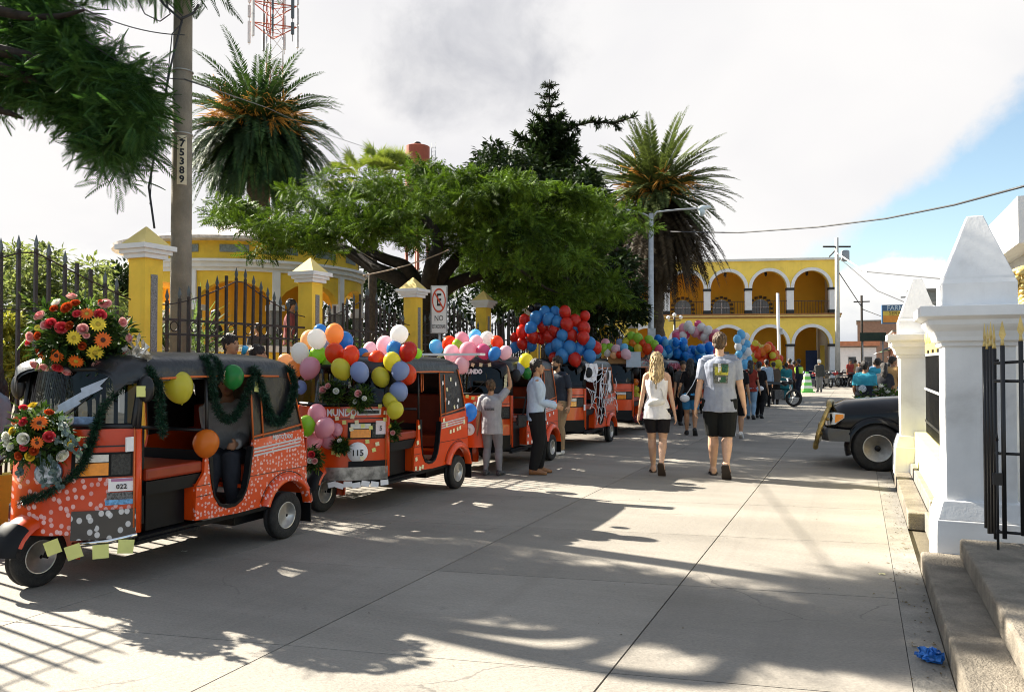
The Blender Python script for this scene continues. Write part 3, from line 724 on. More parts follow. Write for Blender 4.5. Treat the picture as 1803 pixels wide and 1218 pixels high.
for i, (dx_, z_) in enumerate(((1518, 520), (1600, 512))):
    p3 = atD(dx_, 637, 75 + 10 * i)
    q = MB(); q.tube([(0, 0, 0), (0, 0, atD(dx_, z_, 75 + 10 * i).z)], 0.12, 6)
    t3 = thing('utility_pole', ['thin dark pole far down the street left of the pharmacy board', 'dark pole rising beside the pharmacy board'][i], 'pole', (p3.x, p3.y, 0))
    q.build('shaft', M_bark, t3)
    q = MB(); q.bb(-0.7, 0.7, -0.05, 0.05, atD(dx_, z_ + 12, 75 + 10 * i).z, atD(dx_, z_ + 10, 75 + 10 * i).z); q.build('crossarm', M_bark, t3)
wire('cable', 'long black cable sagging from the lamp post up to the right', [atD(1180, 408, 26), atD(1300, 410, 24), atD(1440, 400, 21), atD(1560, 385, 18), atD(1680, 361, 15), atD(1810, 326, 12)], 0.02, n=4)
wire('cable', 'bundle of pale cables falling from the far pole to the right', [far_top + Vector((0, 0, 0.2)), atD(1540, 490, 45), atD(1610, 528, 36), atD(1660, 545, 30)], 0.05, mat('pale cable', (0.55, 0.55, 0.55), 0.6), n=4)
wire('cable', 'thin upper cable from the far pole behind the obelisk', [far_top + Vector((0, 0, 0.2)), atD(1520, 478, 48), atD(1668, 492, 40), atD(1760, 470, 34), atD(1810, 440, 30)], 0.025, n=4)
wire('cable', 'thin middle cable sagging behind the smaller obelisk', [far_top, atD(1545, 512, 46), atD(1600, 535, 40), atD(1700, 530, 34)], 0.022, n=4)
wire('cable', 'lowest cable from the far pole into the street', [far_top - Vector((0, 0, 0.9)), atD(1520, 545, 60), atD(1560, 560, 80)], 0.03, n=4)
q = MB(); q.tube([atD(1475, 437, 54), atD(1460, 452, 54)], 0.05, 5); q.build('cable', M_wire, label='short drop cable from the building corner to the far pole', category='cable')

# ================================================================== RADIO MAST AND WATER TANK
p = atD(481, 100, 80)
M_red = mat('mast red paint', (0.45, 0.10, 0.05), 0.6, 0.2, 1); M_wht = mat('mast white paint', (0.55, 0.53, 0.52), 0.6, 0.2, 1)
t = thing('radio_mast', 'red and white lattice radio mast with antennas behind the left palm', 'mast', (p.x, p.y, 0))
legs = [(0.95 * math.cos(a_), 0.95 * math.sin(a_)) for a_ in (0.5, 0.5 + 2 * PI / 3, 0.5 + 4 * PI / 3)]
for sec in range(10):
    z0, z1 = 12 + 3.2 * sec, 12 + 3.2 * (sec + 1)
    q = MB()
    for k in range(3):
        a_, b_ = legs[k], legs[(k + 1) % 3]
        q.tube([(a_[0], a_[1], z0), (a_[0], a_[1], z1)], 0.07, 5)
        q.tube([(a_[0], a_[1], z0), (b_[0], b_[1], z0 + 1.6)], 0.035, 4); q.tube([(b_[0], b_[1], z0 + 1.6), (a_[0], a_[1], z1)], 0.035, 4)
        q.tube([(a_[0], a_[1], z0), (b_[0], b_[1], z0)], 0.035, 4)
    q.build('lattice_section', M_red if sec % 2 else M_wht, t)
for zz in (atD(481, 15, 80).z, atD(481, 52, 80).z, atD(481, -20, 80).z):
    q = MB()
    for k in range(3):
        a_ = 2 * PI * k / 3 + 0.2; b_ = a_ + 2 * PI / 3
        q.tube([(2.5 * math.cos(a_), 2.5 * math.sin(a_), zz), (2.5 * math.cos(b_), 2.5 * math.sin(b_), zz)], 0.06, 5)
        q.tube([(0, 0, zz), (2.5 * math.cos(a_), 2.5 * math.sin(a_), zz)], 0.05, 4)
    q.build('antenna_frame', M_red, t)
    for k in range(7):
        a_ = 2 * PI * k / 7
        q = MB(); q.box((2.4 * math.cos(a_), 2.4 * math.sin(a_), zz - 0.3), (0.25, 0.2, random.choice((1.6, 2.2, 1.2))), 0, None, a_); q.tube([(2.4 * math.cos(a_), 2.4 * math.sin(a_), zz - 1.6), (2.4 * math.cos(a_), 2.4 * math.sin(a_), zz + 1.4)], 0.04, 4)
        q.build('antenna', M_wht if k % 3 else M_irong, t)
p = atD(735, 300, 45); zt = atD(735, 259, 45).z
t = thing('water_tank', 'rust red round water tank behind the spreading tree', 'tank', (p.x, p.y, 0))
M_tank = mat('rust red tank', (0.36, 0.085, 0.045), 0.7, 0.15, 1.2, 0.2, 12, dirt=0.1)
q = MB(); q.lathe([(0.69, zt - 3.6), (0.69, zt), (0.64, zt + 0.03), (0.05, zt + 0.12)], 28, smooth=False); q.build('tank_body', M_tank, t)
q = MB(); q.lathe([(0.10, zt + 0.1), (0.10, zt + 0.2), (0.2, zt + 0.2), (0.17, zt + 0.27), (0.05, zt + 0.3)], 12); q.build('vent_cap', M_iron, t)
q = MB()
for x_ in (0.85, 1.1): q.tube([(x_, 0.1, zt - 3.5), (x_, 0.1, zt + 0.15)], 0.018, 4)
for k in range(16): q.tube([(0.85, 0.1, zt - 3.4 + 0.22 * k), (1.1, 0.1, zt - 3.4 + 0.22 * k)], 0.014, 4)
q.build('ladder', M_galv, t)
for a_ in (0.6, 2.2, 3.7, 5.3):
    q = MB(); q.tube([(0.6 * math.cos(a_), 0.6 * math.sin(a_), 0), (0.6 * math.cos(a_), 0.6 * math.sin(a_), zt - 3.58)], 0.09, 6); q.build('leg', M_tank, t)

# ================================================================== WHITE COLUMNS, RAILINGS, STEPS ON THE RIGHT
def white_column(label, xc, yf, w_, zb, zcap, zob, base_w, cap_w, base_h):
    tt = thing('obelisk_column', label, 'column', (xc, yf + w_ / 2, 0), 0, 'white obelisk columns of the forecourt')
    h = w_ / 2
    q_ = MB(); q_.frustum((0, 0), base_w, base_w, base_w - 0.02, base_w - 0.02, zb, zb + base_h * 0.72)
    q_.frustum((0, 0), base_w - 0.03, base_w - 0.03, w_ + 0.05, w_ + 0.05, zb + base_h * 0.72, zb + base_h)
    q_.build('base', M_whitec, tt, bevel=0.008)
    q_ = MB(); q_.bb(-h, h, -h, h, zb + base_h - 0.005, zcap - 0.26); q_.build('shaft', M_whitec, tt, bevel=0.006)
    q_ = MB(); cw = cap_w / 2
    prof = [(h + 0.02, zcap - 0.30), (h + 0.025, zcap - 0.27), (h + 0.05, zcap - 0.26), (h + 0.055, zcap - 0.23), (h + 0.07, zcap - 0.19), (h + 0.10, zcap - 0.16), (cw - 0.055, zcap - 0.14), (cw - 0.05, zcap - 0.105), (cw - 0.02, zcap - 0.09), (cw, zcap - 0.08), (cw, zcap - 0.005)]
    q_.loft([[(a_ * r_, b_ * r_, z) for a_, b_ in ((-1, -1), (1, -1), (1, 1), (-1, 1))] for r_, z in prof], True, False); q_.build('capital', M_whitec, tt, bevel=0.004)
    q_ = MB(); oh = w_ * 1.06 / 2
    q_.loft([[(a_ * r_, b_ * r_, z) for a_, b_ in ((-1, -1), (1, -1), (1, 1), (-1, 1))] for r_, z in ((oh, zcap - 0.01), (oh, zcap + 0.17), (oh * 0.95, zcap + 0.20), (oh * 0.93, zcap + 0.22), (oh * 0.22, zob))], True, False); q_.build('obelisk', M_whitec, tt, bevel=0.006)
    return tt
zcap1 = atY(1700, 538, 6.75).z; zob1 = atY(1715, 380, 6.95).z
white_column('near white column topped by an obelisk beside the iron gate', 0.83, 6.78, 0.46, 0.02, zcap1, zob1, 0.62, 0.80, 0.50)
zcap2 = atY(1600, 588, 11.4).z; zob2 = atY(1612, 490, 11.6).z
white_column('farther smaller white obelisk column in front of the black pickup', 0.72, 11.42, 0.44, 0.10, zcap2, zob2, 0.60, 0.74, 0.50)
# plinths and yellow wall between the columns
q = MB(); q.bb(0.42, 0.60, 8.35, 11.36, -0.02, 0.14); q.build('plinth_step', M_step, label='low outer plinth step between the two white columns', category='step', bevel=0.01)
q = MB(); q.bb(0.56, 0.95, 7.36, 8.345, -0.02, 0.16); q.bb(0.605, 0.95, 8.345, 11.36, -0.02, 0.26); q.build('plinth_step', M_kerb, label='raised inner plinth under the yellow wall between columns', category='step', bevel=0.01)
q = MB(); q.bb(0.66, 0.92, 7.28, 11.36, 0.2, 0.66); q.build('yellow_wall', mat('lemon wall paint', (0.72, 0.66, 0.26), 0.75, 0.06, 3, 0.2, 60), label='low pale yellow wall linking the white columns', category='wall')
t = thing('railing_panel', 'dark iron railing with gold crest between the white columns', 'railing', (0.79, 9.3, 0))
bm_ = MB(); bm_.bb(-0.011, 0.011, -0.011, 0.011, 0.67, 1.72); bme = bm_.mesh('bar'); bme.materials.append(M_black)
for k in range(31): link('bar', bme, None, t, (0, -1.9 + 0.127 * k, 0))
for z in (0.8, 1.2, 1.62):
    q = MB(); q.bb(-0.016, -0.0115, -2.0, 2.05, z, z + 0.03); q.build('rail', M_galv if z > 1 else M_black, t)
q = MB()
for k in range(12): q.box((0, -1.75 + 0.32 * k, 1.76 - 0.06 * (k % 2)), (0.03, 0.32, 0.14), 0, None)
for k in range(12): q.sphere((0, -1.75 + 0.32 * k, 1.84), (0.03, 0.15, 0.09), 10, 6)
q.build('gold_crest', M_gold, t)
# steps
t = thing('entrance_steps', 'worn grey concrete steps in the bottom right corner', 'steps', (0, 0, 0))
q = MB(); q.bb(0.42, 3.2, 0.6, 6.72, -0.02, 0.135); q.build('lower_step', M_step, t, bevel=0.018)
q = MB(); q.bb(0.66, 3.2, 0.6, 6.55, 0.136, 0.285); q.build('upper_step', M_step, t, bevel=0.018)
g = MB(); g.bb(1.2, 9, 6.6, 11.8, -0.02, 0.28); structure(g.build('forecourt', M_kerb))
# gate: one leaf swung towards us, one across
def spear_bar():
    q_ = MB(); q_.tube([(0, 0, 0.36), (0, 0, 1.66)], 0.0155, 6)
    q_.tube([(0, 0, 1.66), (0, 0, 1.70)], [0.0135, 0.010], 6, 1)
    q_.frustum((0, 0), 0.014, 0.010, 0.042, 0.012, 1.70, 1.735, 1); q_.frustum((0, 0), 0.042, 0.012, 0.002, 0.002, 1.735, 1.83, 1)
    return q_
sb = spear_bar().mesh('spear_bar'); sb.materials.append(M_black); sb.materials.append(M_gold)
t = thing('gate_leaf', 'black iron gate leaf with gold spearheads folded against the near column', 'gate', (0.84, 6.62, 0), rad(-86), 'leaves of the black iron gate')
for k in range(4): link('spear_bar', sb, None, t, (0.095 * k, 0, -0.02 * (k % 2)))
for z in (0.40, 0.93, 1.42, 1.56):
    q = MB(); q.tube([(-0.03, 0.014, z), (0.32, 0.014, z)], 0.010, 6); q.build('rail', M_black, t)
t = thing('gate_leaf', 'black iron gate leaf with gold spearheads standing across the steps', 'gate', (0.87, 6.27, 0), rad(-4), 'leaves of the black iron gate')
for k in range(9): 
    o = link('spear_bar', sb, None, t, (0.105 * k + 0.03, 0, 0.03 * min(k, 4)))
for z, dz in ((0.40, 0.0), (0.93, 0.0), (1.42, 0.0), (1.54, 0.035)):
    q = MB(); q.tube([(-0.02, 0.014, z), (0.42, 0.014, z + dz), (0.95, 0.014, z + dz)], 0.010, 6); q.build('rail', M_black, t)
q = MB(); q.tube([(-0.01, -0.02, 0.24), (-0.01, -0.02, 1.05)], 0.009, 6); q.tube([(-0.01, -0.02, 1.02), (-0.01, -0.02, 1.09)], [0.012, 0.002], 6); q.bb(-0.035, 0.02, -0.03, 0.012, 0.72, 0.80); q.build('drop_bolt', M_black, t)
# what stands behind the gate
q = MB(); q.bb(1.5, 6, 11.9, 12.1, 0.27, 0.75); q.build('yellow_wall', M_yellow, label='yellow wall seen low behind the iron gate', category='wall')
p = atY(1850, 650, 8.6)
q = MB()
rows = []
for j in range(9):
    z = 0.95 + 0.5 * j / 8
    rows.append([(p.x - 0.16 + 0.06 * i, 8.6 + 0.03 * math.sin(i * 1.3 + j * 0.3), z) for i in range(16)])
q.loft(rows, False, True, closed=False); o = q.build('red_cloth', mat('red cloth', (0.55, 0.04, 0.02), 0.7, 0.15, 6), label='red cloth hanging behind the iron gate at the frame edge', category='cloth')
md = o.modifiers.new('s', 'SOLIDIFY'); md.thickness = 0.01
q = MB(); q.tube([(p.x - 0.15, 8.62, 0.28), (p.x - 0.15, 8.62, 1.5)], 0.02, 6); q.tube([(p.x - 0.2, 8.62, 1.47), (p.x + 0.85, 8.62, 1.47)], 0.015, 6); q.build('cloth_rack', M_galv, label='thin metal rack carrying the red cloth behind the gate', category='rack')
p = atY(1797, 507, 8.4)
t = thing('gilded_ornament', 'gilded carved ornament showing behind the near obelisk', 'ornament', (p.x, p.y, 0))
q = MB()
for k in range(60):
    u = k / 59; a_ = k * 2.4
    q.sphere((0.06 + 0.10 * u * math.cos(a_) - 0.06 + 0.03 * math.sin(u * 5), 0.08 * math.sin(a_), p.z - 0.2 + 0.34 * u), (0.036, 0.036, 0.026), 7, 5)
q.tube([(-0.10, 0, p.z + 0.05), (-0.06, 0, p.z + 0.14), (0.02, 0, p.z + 0.16), (0.14, 0, p.z + 0.15)], [0.018, 0.03, 0.045, 0.05], 8)
q.build('carving', M_gold, t)
q = MB(); q.bb(-0.1, 0.2, -0.1, 0.1, 0.28, p.z - 0.19); q.build('pedestal', M_whitec, t)
p = atY(1800, 432, 9.5)
t = thing('portico_corner', 'projecting white cornice corner at the top right edge', 'portico', (p.x + 1.1, 10.6, 0))
zz = p.z
q = MB(); 
for w_, z0, z1 in ((1.14, zz + 0.02, zz + 0.5), (0.92, zz - 0.16, zz + 0.018), (0.8, zz - 0.3, zz - 0.162)): q.bb(-w_, w_ + 2, -w_, w_, z0, z1)
q.build('cornice', M_white, t)
for x_, y_ in ((0.3, -0.3), (2.2, -0.3)):
    q = MB(); q.tube([(x_, y_, 0.27), (x_, y_, zz - 0.3)], 0.2, 16); q.build('column', M_white, t)
# litter
q = MB(); q.sphere((0, 0, 0.03), (0.055, 0.04, 0.03), 26, 16, smooth=False)
q.v = [(x + 0.034 * mnoise.noise((x * 62, y * 62, z * 62)), y + 0.034 * mnoise.noise((x * 62 + 9, y * 62, z * 62)), max(0.001, z + 0.034 * mnoise.noise((x * 62, y * 62 + 5, z * 62)))) for x, y, z in q.v]
pw = G(1637, 1163)
q.build('crumpled_wrapper', mat('blue plastic film', (0.03, 0.16, 0.50), 0.3, 0.3, 40), loc=pw, label='crumpled blue plastic wrapper on the road by the steps', category='litter')
def paper(px, py, sx, sy, m, label, rz=0.3):
    q_ = MB(); n_ = 5
    rows_ = [[(sx * (i / 4 - 0.5), sy * (j / 2 - 0.5), 0.003 + 0.006 * abs(math.sin(i + j * 0.8))) for i in range(5)] for j in range(3)]
    q_.loft(rows_, False, True, closed=False)
    o_ = q_.build('paper_scrap', m, loc=G(px, py), rot=(0, 0, rz), label=label, category='litter')
M_scrap = mat('pale scrap', (0.6, 0.55, 0.3), 0.8)
paper(1626, 1141, 0.05, 0.015, M_scrap, 'thin yellowish scrap beside the blue wrapper')
paper(1553, 1011, 0.045, 0.025, M_scrap, 'pale dry leaf scrap on the road near the steps')
paper(325, 971, 0.05, 0.02, mat('white scrap', (0.7, 0.68, 0.6), 0.8), 'small white paper scrap on the shaded road by the first mototaxi')

rl = random.Random(66); q = MB()
for k in range(420):
    if k < 170: x, y = 0.40 - abs(rl.gauss(0, 0.10)), rl.uniform(3.2, 12)
    elif k < 300: x, y = -6.25 + abs(rl.gauss(0, 0.2)), rl.uniform(2.5, 22)
    else: x, y = rl.uniform(-5, 0.2), rl.uniform(2.8, 13)
    a_ = rl.uniform(0, 6.28); l_ = rl.uniform(0.006, 0.018) * (0.6 if k >= 300 else 1); w_ = l_ * rl.uniform(0.25, 0.5); c, s_ = math.cos(a_), math.sin(a_)
    q.add([(x + l_ * c, y + l_ * s_, 0.003), (x - w_ * s_, y + w_ * c, 0.007), (x - l_ * c, y - l_ * s_, 0.003), (x + w_ * s_, y - w_ * c, 0.005)], [(0, 1, 2, 3)])
q.build('leaf_litter', leafmat('dry leaf litter', (0.05, 0.035, 0.02), (0.20, 0.15, 0.07), 0.1, 30), label='dry leaf scraps strewn along the gutters and over the road', category='litter', kind='stuff')
# ================================================================== VEGETATION
def unit(a): return a / np.maximum(1e-9, np.linalg.norm(a, axis=-1, keepdims=True))
def scatter(PV, PF, pos, d, up, scale):
    """copies of a small leaf (x along d) at many places, one vertex array"""
    pos = np.asarray(pos, float); d = unit(np.asarray(d, float)); up = np.asarray(up, float)
    side = unit(np.cross(up, d)); nrm = np.cross(d, side)
    Rm = np.stack([d, side, nrm], axis=2)
    V = np.einsum('nij,vj->nvi', Rm, PV) * np.asarray(scale)[:, None, None] + pos[:, None, :]
    F = PF[None] + (np.arange(len(pos)) * len(PV))[:, None, None]
    return V.reshape(-1, 3), F.reshape(-1, PF.shape[1])

def pinnate(n=12, droop=0.25, ln=0.32, wd=0.055, ang=60, tipw=0.25):
    """feathery leaf of unit length, quads only"""
    V = []; F = []
    for i in range(n):
        u = 0.08 + 0.92 * i / (n - 1); x = u; z = -droop * u * u
        l_ = ln * (math.sin(PI * (0.12 + 0.80 * u)) ** 0.7)
        for s in (-1, 1):
            a_ = rad(ang - 22 * u)
            dx, dy = math.cos(a_), s * math.sin(a_)
            dz = -0.30 - 0.15 * u
            p0 = (x, 0, z)
            p1 = (x + l_ * 0.45 * dx + wd * 0.5, l_ * 0.45 * dy, z + l_ * 0.45 * dz * 0.6)
            p2 = (x + l_ * dx, l_ * dy, z + l_ * dz)
            p3 = (x + l_ * 0.45 * dx - wd * 0.5, l_ * 0.45 * dy, z + l_ * 0.45 * dz * 0.6)
            o = len(V); V += [p0, p1, p2, p3]; F.append((o, o + 1, o + 2, o + 3))
    return np.array(V), np.array(F)

def leaf_rhomb(w_=0.45):
    return np.array([(0, 0, 0), (0.5, w_ / 2, 0.06), (1, 0, -0.08), (0.5, -w_ / 2, 0.06)]), np.array([(0, 1, 2, 3)])

def clump_leaves(centers, radii, per, size, proto, droop=0.35, flat=0.3, seed=1, shell=0.55, jit=0.35):
    r_ = np.random.default_rng(seed)
    N = len(centers); centers = np.asarray(centers, float); radii = np.asarray(radii, float)
    idx = np.repeat(np.arange(N), per)
    v = unit(r_.normal(size=(len(idx), 3)))
    rr = (shell + (1 - shell) * r_.random(len(idx))) ** 1.0
    off = v * rr[:, None] * radii[idx]
    pos = centers[idx] + off
    d = unit(off / radii[idx]) * np.array([1, 1, flat]) + r_.normal(size=(len(idx), 3)) * jit
    d[:, 2] -= droop
    up = np.array([0, 0, 1.0]) + r_.normal(size=(len(idx), 3)) * 0.35
    sc_ = size * (0.65 + 0.6 * r_.random(len(idx)))
    return scatter(proto[0], proto[1], pos, d, up, sc_)

def in_poly(x, y, poly):
    c = False; j = len(poly) - 1
    for i in range(len(poly)):
        xi, yi = poly[i]; xj, yj = poly[j]
        if (yi > y) != (yj > y) and x < (xj - xi) * (y - yi) / (yj - yi) + xi: c = not c
        j = i
    return c

def limb(mb, pts, r0, r1, n=8):
    pts = [Vector(p) for p in pts]; out = []
    for k in range(len(pts) - 1):
        p0 = pts[max(0, k - 1)]; p1 = pts[k]; p2 = pts[k + 1]; p3 = pts[min(len(pts) - 1, k + 2)]
        for j in range(5):
            u = j / 5
            out.append(0.5 * ((2 * p1) + (p2 - p0) * u + (2 * p0 - 5 * p1 + 4 * p2 - p3) * u * u + (3 * p1 - p0 - 3 * p2 + p3) * u ** 3))
    out.append(pts[-1]); m_ = len(out)
    for k in range(m_): out[k] = out[k] + Vector((mnoise.noise(out[k] * 1.7), mnoise.noise(out[k] * 1.7 + Vector((5, 0, 0))), 0)) * (r0 * 0.5)
    mb.tube(out, [r0 + (r1 - r0) * k / (m_ - 1) for k in range(m_)], n)

M_leaf = leafmat('feathery leaves', (0.004, 0.014, 0.004), (0.125, 0.21, 0.022), 0.16, 1.7)  # canopy's lit tops and near-black shade are put into the two leaf tones
M_leafn = leafmat('near feathery leaves', (0.008, 0.034, 0.012), (0.065, 0.14, 0.035), 0.28, 2.5)
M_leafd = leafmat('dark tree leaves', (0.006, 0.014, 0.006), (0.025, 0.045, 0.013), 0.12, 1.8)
M_bush = leafmat('variegated bush leaves', (0.05, 0.085, 0.025), (0.30, 0.33, 0.17), 0.35, 6)
M_hedge = leafmat('hedge leaves', (0.012, 0.03, 0.008), (0.07, 0.13, 0.02), 0.25, 5)
M_palm = leafmat('palm leaflets', (0.010, 0.032, 0.014), (0.06, 0.11, 0.03), 0.15, 1.0)
M_palm2 = leafmat('drier palm leaflets', (0.040, 0.060, 0.022), (0.12, 0.15, 0.05), 0.22, 1.0)
M_dead = leafmat('dead fronds', (0.018, 0.013, 0.009), (0.07, 0.05, 0.028), 0.08, 2.0)
M_fruit = mat('orange fruit stalks', (0.60, 0.27, 0.035), 0.7, 0.3, 4)

# ---- spreading tree over the fence
t0 = atX(748, 600, -8.7)
tree = thing('spreading_tree', 'wide spreading feathery leaved tree over the fence, centre of the picture', 'tree', (t0.x, t0.y, 0))
inv = Vector((-t0.x, -t0.y, 0))
poly = [(340, 365), (375, 332), (450, 352), (500, 345), (545, 338), (600, 325), (650, 310), (720, 308), (790, 306), (860, 318), (930, 338), (1000, 352), (1060, 372), (1105, 405), (1128, 450), (1120, 520), (1060, 540), (980, 548), (900, 530), (850, 500), (800, 465), (750, 435), (700, 428), (650, 432), (600, 420), (560, 452), (520, 448), (470, 430), (430, 412), (352, 392)]
r_ = random.Random(3); C_ = []; R_ = []; nb_ = 0
while nb_ < 66:
    px, py = r_.uniform(330, 1135), r_.uniform(300, 560)
    if not in_poly(px, py, poly): continue
    c = atD(px, py, r_.uniform(14.2, 20.0) if px > 560 else r_.uniform(14.5, 18.5))
    if c.x > -4.4: continue
    nb_ += 1; up_ = r_.uniform(0.7, 1.25)
    for k in range(r_.randint(4, 6)):
        a_ = r_.uniform(0, 6.28); rr_ = r_.uniform(0.1, 0.95) * up_; s_ = r_.uniform(0.5, 0.95)
        C_.append(tuple(c + inv + Vector((rr_ * math.cos(a_), rr_ * math.sin(a_), r_.gauss(0.0, 0.10) + 0.22 * (1 - rr_))))); R_.append((0.50 * s_, 0.50 * s_, 0.15 * s_))
V, F = clump_leaves(C_, R_, 60, 0.22, pinnate(6, 0.14, 0.40, 0.15, 66), 0.03, 0.5, 5, 0.3, 0.75)
npmesh('crown', V, F, M_leaf, tree)
q = MB()
B0 = Vector((0, 0, 0.1)); fk = atX(752, 520, -8.7) + inv
limb(q, [B0, (0.05, 0, 1.2), fk], 0.30, 0.24)
for ends_, r0, r1 in (([(705, 497), (650, 466), (603, 438), (540, 425), (470, 405), (400, 385)], 0.20, 0.04), ([(722, 480), (680, 455), (640, 438), (590, 400), (540, 370)], 0.17, 0.04), ([(765, 470), (770, 420), (740, 370), (700, 340)], 0.19, 0.04),
                      ([(785, 480), (830, 430), (880, 390), (930, 365)], 0.18, 0.04), ([(800, 500), (880, 470), (960, 440), (1040, 420), (1090, 440)], 0.17, 0.04)):
    limb(q, [fk - Vector((0, 0, 0.25))] + [atD(a_, b_, 17.0 + 0.4 * k_ - (0.9 if r0 == 0.19 else 0)) + inv for k_, (a_, b_) in enumerate(ends_)], r0, r1)
rb = random.Random(5)
for k in range(70):
    a_ = Vector(C_[rb.randrange(len(C_))]); b_ = Vector(C_[rb.randrange(len(C_))])
    if (a_ - b_).length < 3: q.tube([a_, (a_ + b_) / 2 - Vector((0, 0, 0.1)), b_], [0.03, 0.022, 0.012], 5)
q.build('trunk', M_bark, tree)

# ---- near tree whose boughs hang in from the top left
t0 = Vector((-10.6, 5.2, 0))
tree = thing('overhanging_tree', 'feathery tree whose dark boughs hang into the top left corner', 'tree', t0)
inv = -t0
poly = [(-300, -300), (60, -300), (95, 0), (140, 30), (150, 85), (235, 118), (268, 190), (225, 285), (185, 280), (145, 205), (100, 190), (40, 165), (0, 170), (-300, 230)]
r_ = random.Random(8); C_ = []; R_ = []
while len(C_) < 260:
    px, py = r_.uniform(-300, 310), r_.uniform(-300, 310)
    if not in_poly(px, py, poly): continue
    if px > 150 and r_.random() < 0.35: continue
    p_ = atD(px, py, r_.uniform(7.2, 9.2))
    if p_.y - 0.232 * p_.z < 4.6: continue
    C_.append(tuple(p_ + inv)); s_ = r_.uniform(0.6, 1.05); R_.append((0.30 * s_, 0.30 * s_, 0.16 * s_))
n_in = len(C_)
while len(C_) < n_in + 330:  # unseen crown outside the view, shaped by where its shade lands on the road
    p_ = Vector((r_.uniform(-12.5, -6.6), r_.uniform(4.4, 8.4), r_.uniform(5.3, 8.6)))
    v_ = p_ - Vector((0, 0, EYE)); Zd = v_.dot(_F)
    py_ = 609 - FPX * v_.dot(_U) / Zd; px_ = 901.5 + FPX * v_.dot(_R) / Zd
    if py_ > -25 and px_ > -30: continue
    if not 4.95 < p_.y - 0.232 * p_.z < 6.2 or mnoise.noise(p_ * 0.55) < 0.0: continue
    C_.append(tuple(p_ + inv)); s_ = r_.uniform(0.7, 1.2); R_.append((0.36 * s_, 0.36 * s_, 0.2 * s_))
V, F = clump_leaves(C_, R_, 24, 0.24, pinnate(12, 0.25, 0.28, 0.07), 0.22, 0.4, 9, 0.2, 0.6)
C2, R2_ = [], []
while len(C2) < 42:
    px, py = r_.uniform(150, 315), r_.uniform(50, 330)
    if in_poly(px, py, [(140, 40), (230, 85), (270, 105), (285, 180), (275, 240), (240, 312), (185, 318), (150, 240)]): C2.append(tuple(atD(px, py, r_.uniform(7.8, 9.2)) + inv)); R2_.append((0.2, 0.2, 0.14))
V2, F2 = clump_leaves(C2, R2_, 9, 0.24, pinnate(14, 0.3, 0.26, 0.05), 0.25, 0.4, 19, 0.1, 0.5)
F = np.concatenate([F, F2 + len(V)]); V = np.concatenate([V, V2])
npmesh('crown', V, F, M_leafn, tree)
q = MB()
limb(q, [(0, 0, 0.1), (0.1, 0, 2), (0.1, 0.1, 4.2)], 0.26, 0.2)
for ends_ in ([(-150, 60), (0, 90), (110, 110), (200, 140), (285, 180)], [(-150, -20), (0, 20), (90, 30), (150, 20)], [(-100, 120), (60, 140), (150, 200), (215, 260)], [(-60, 190), (0, 195), (38, 208)]):
    limb(q, [Vector((0.1, 0.1, 4.0))] + [atD(a_, b_, 8.4) + inv for a_, b_ in ends_], 0.11, 0.012, 6)
limb(q, [(0.1, 0.1, 4.1), (0.8, 1, 5.5), (2.5, 1.6, 6.8), (3.6, 1.8, 7.6)], 0.15, 0.03, 6)
for k in range(60):
    a_ = Vector(C_[r_.randrange(len(C_))]); b_ = Vector(C_[r_.randrange(len(C_))])
    if (a_ - b_).length < 1.6: q.tube([a_, (a_ + b_) / 2 + Vector((0, 0, 0.05)), b_], [0.014, 0.01, 0.005], 4)
q.build('trunk', M_bark, tree)

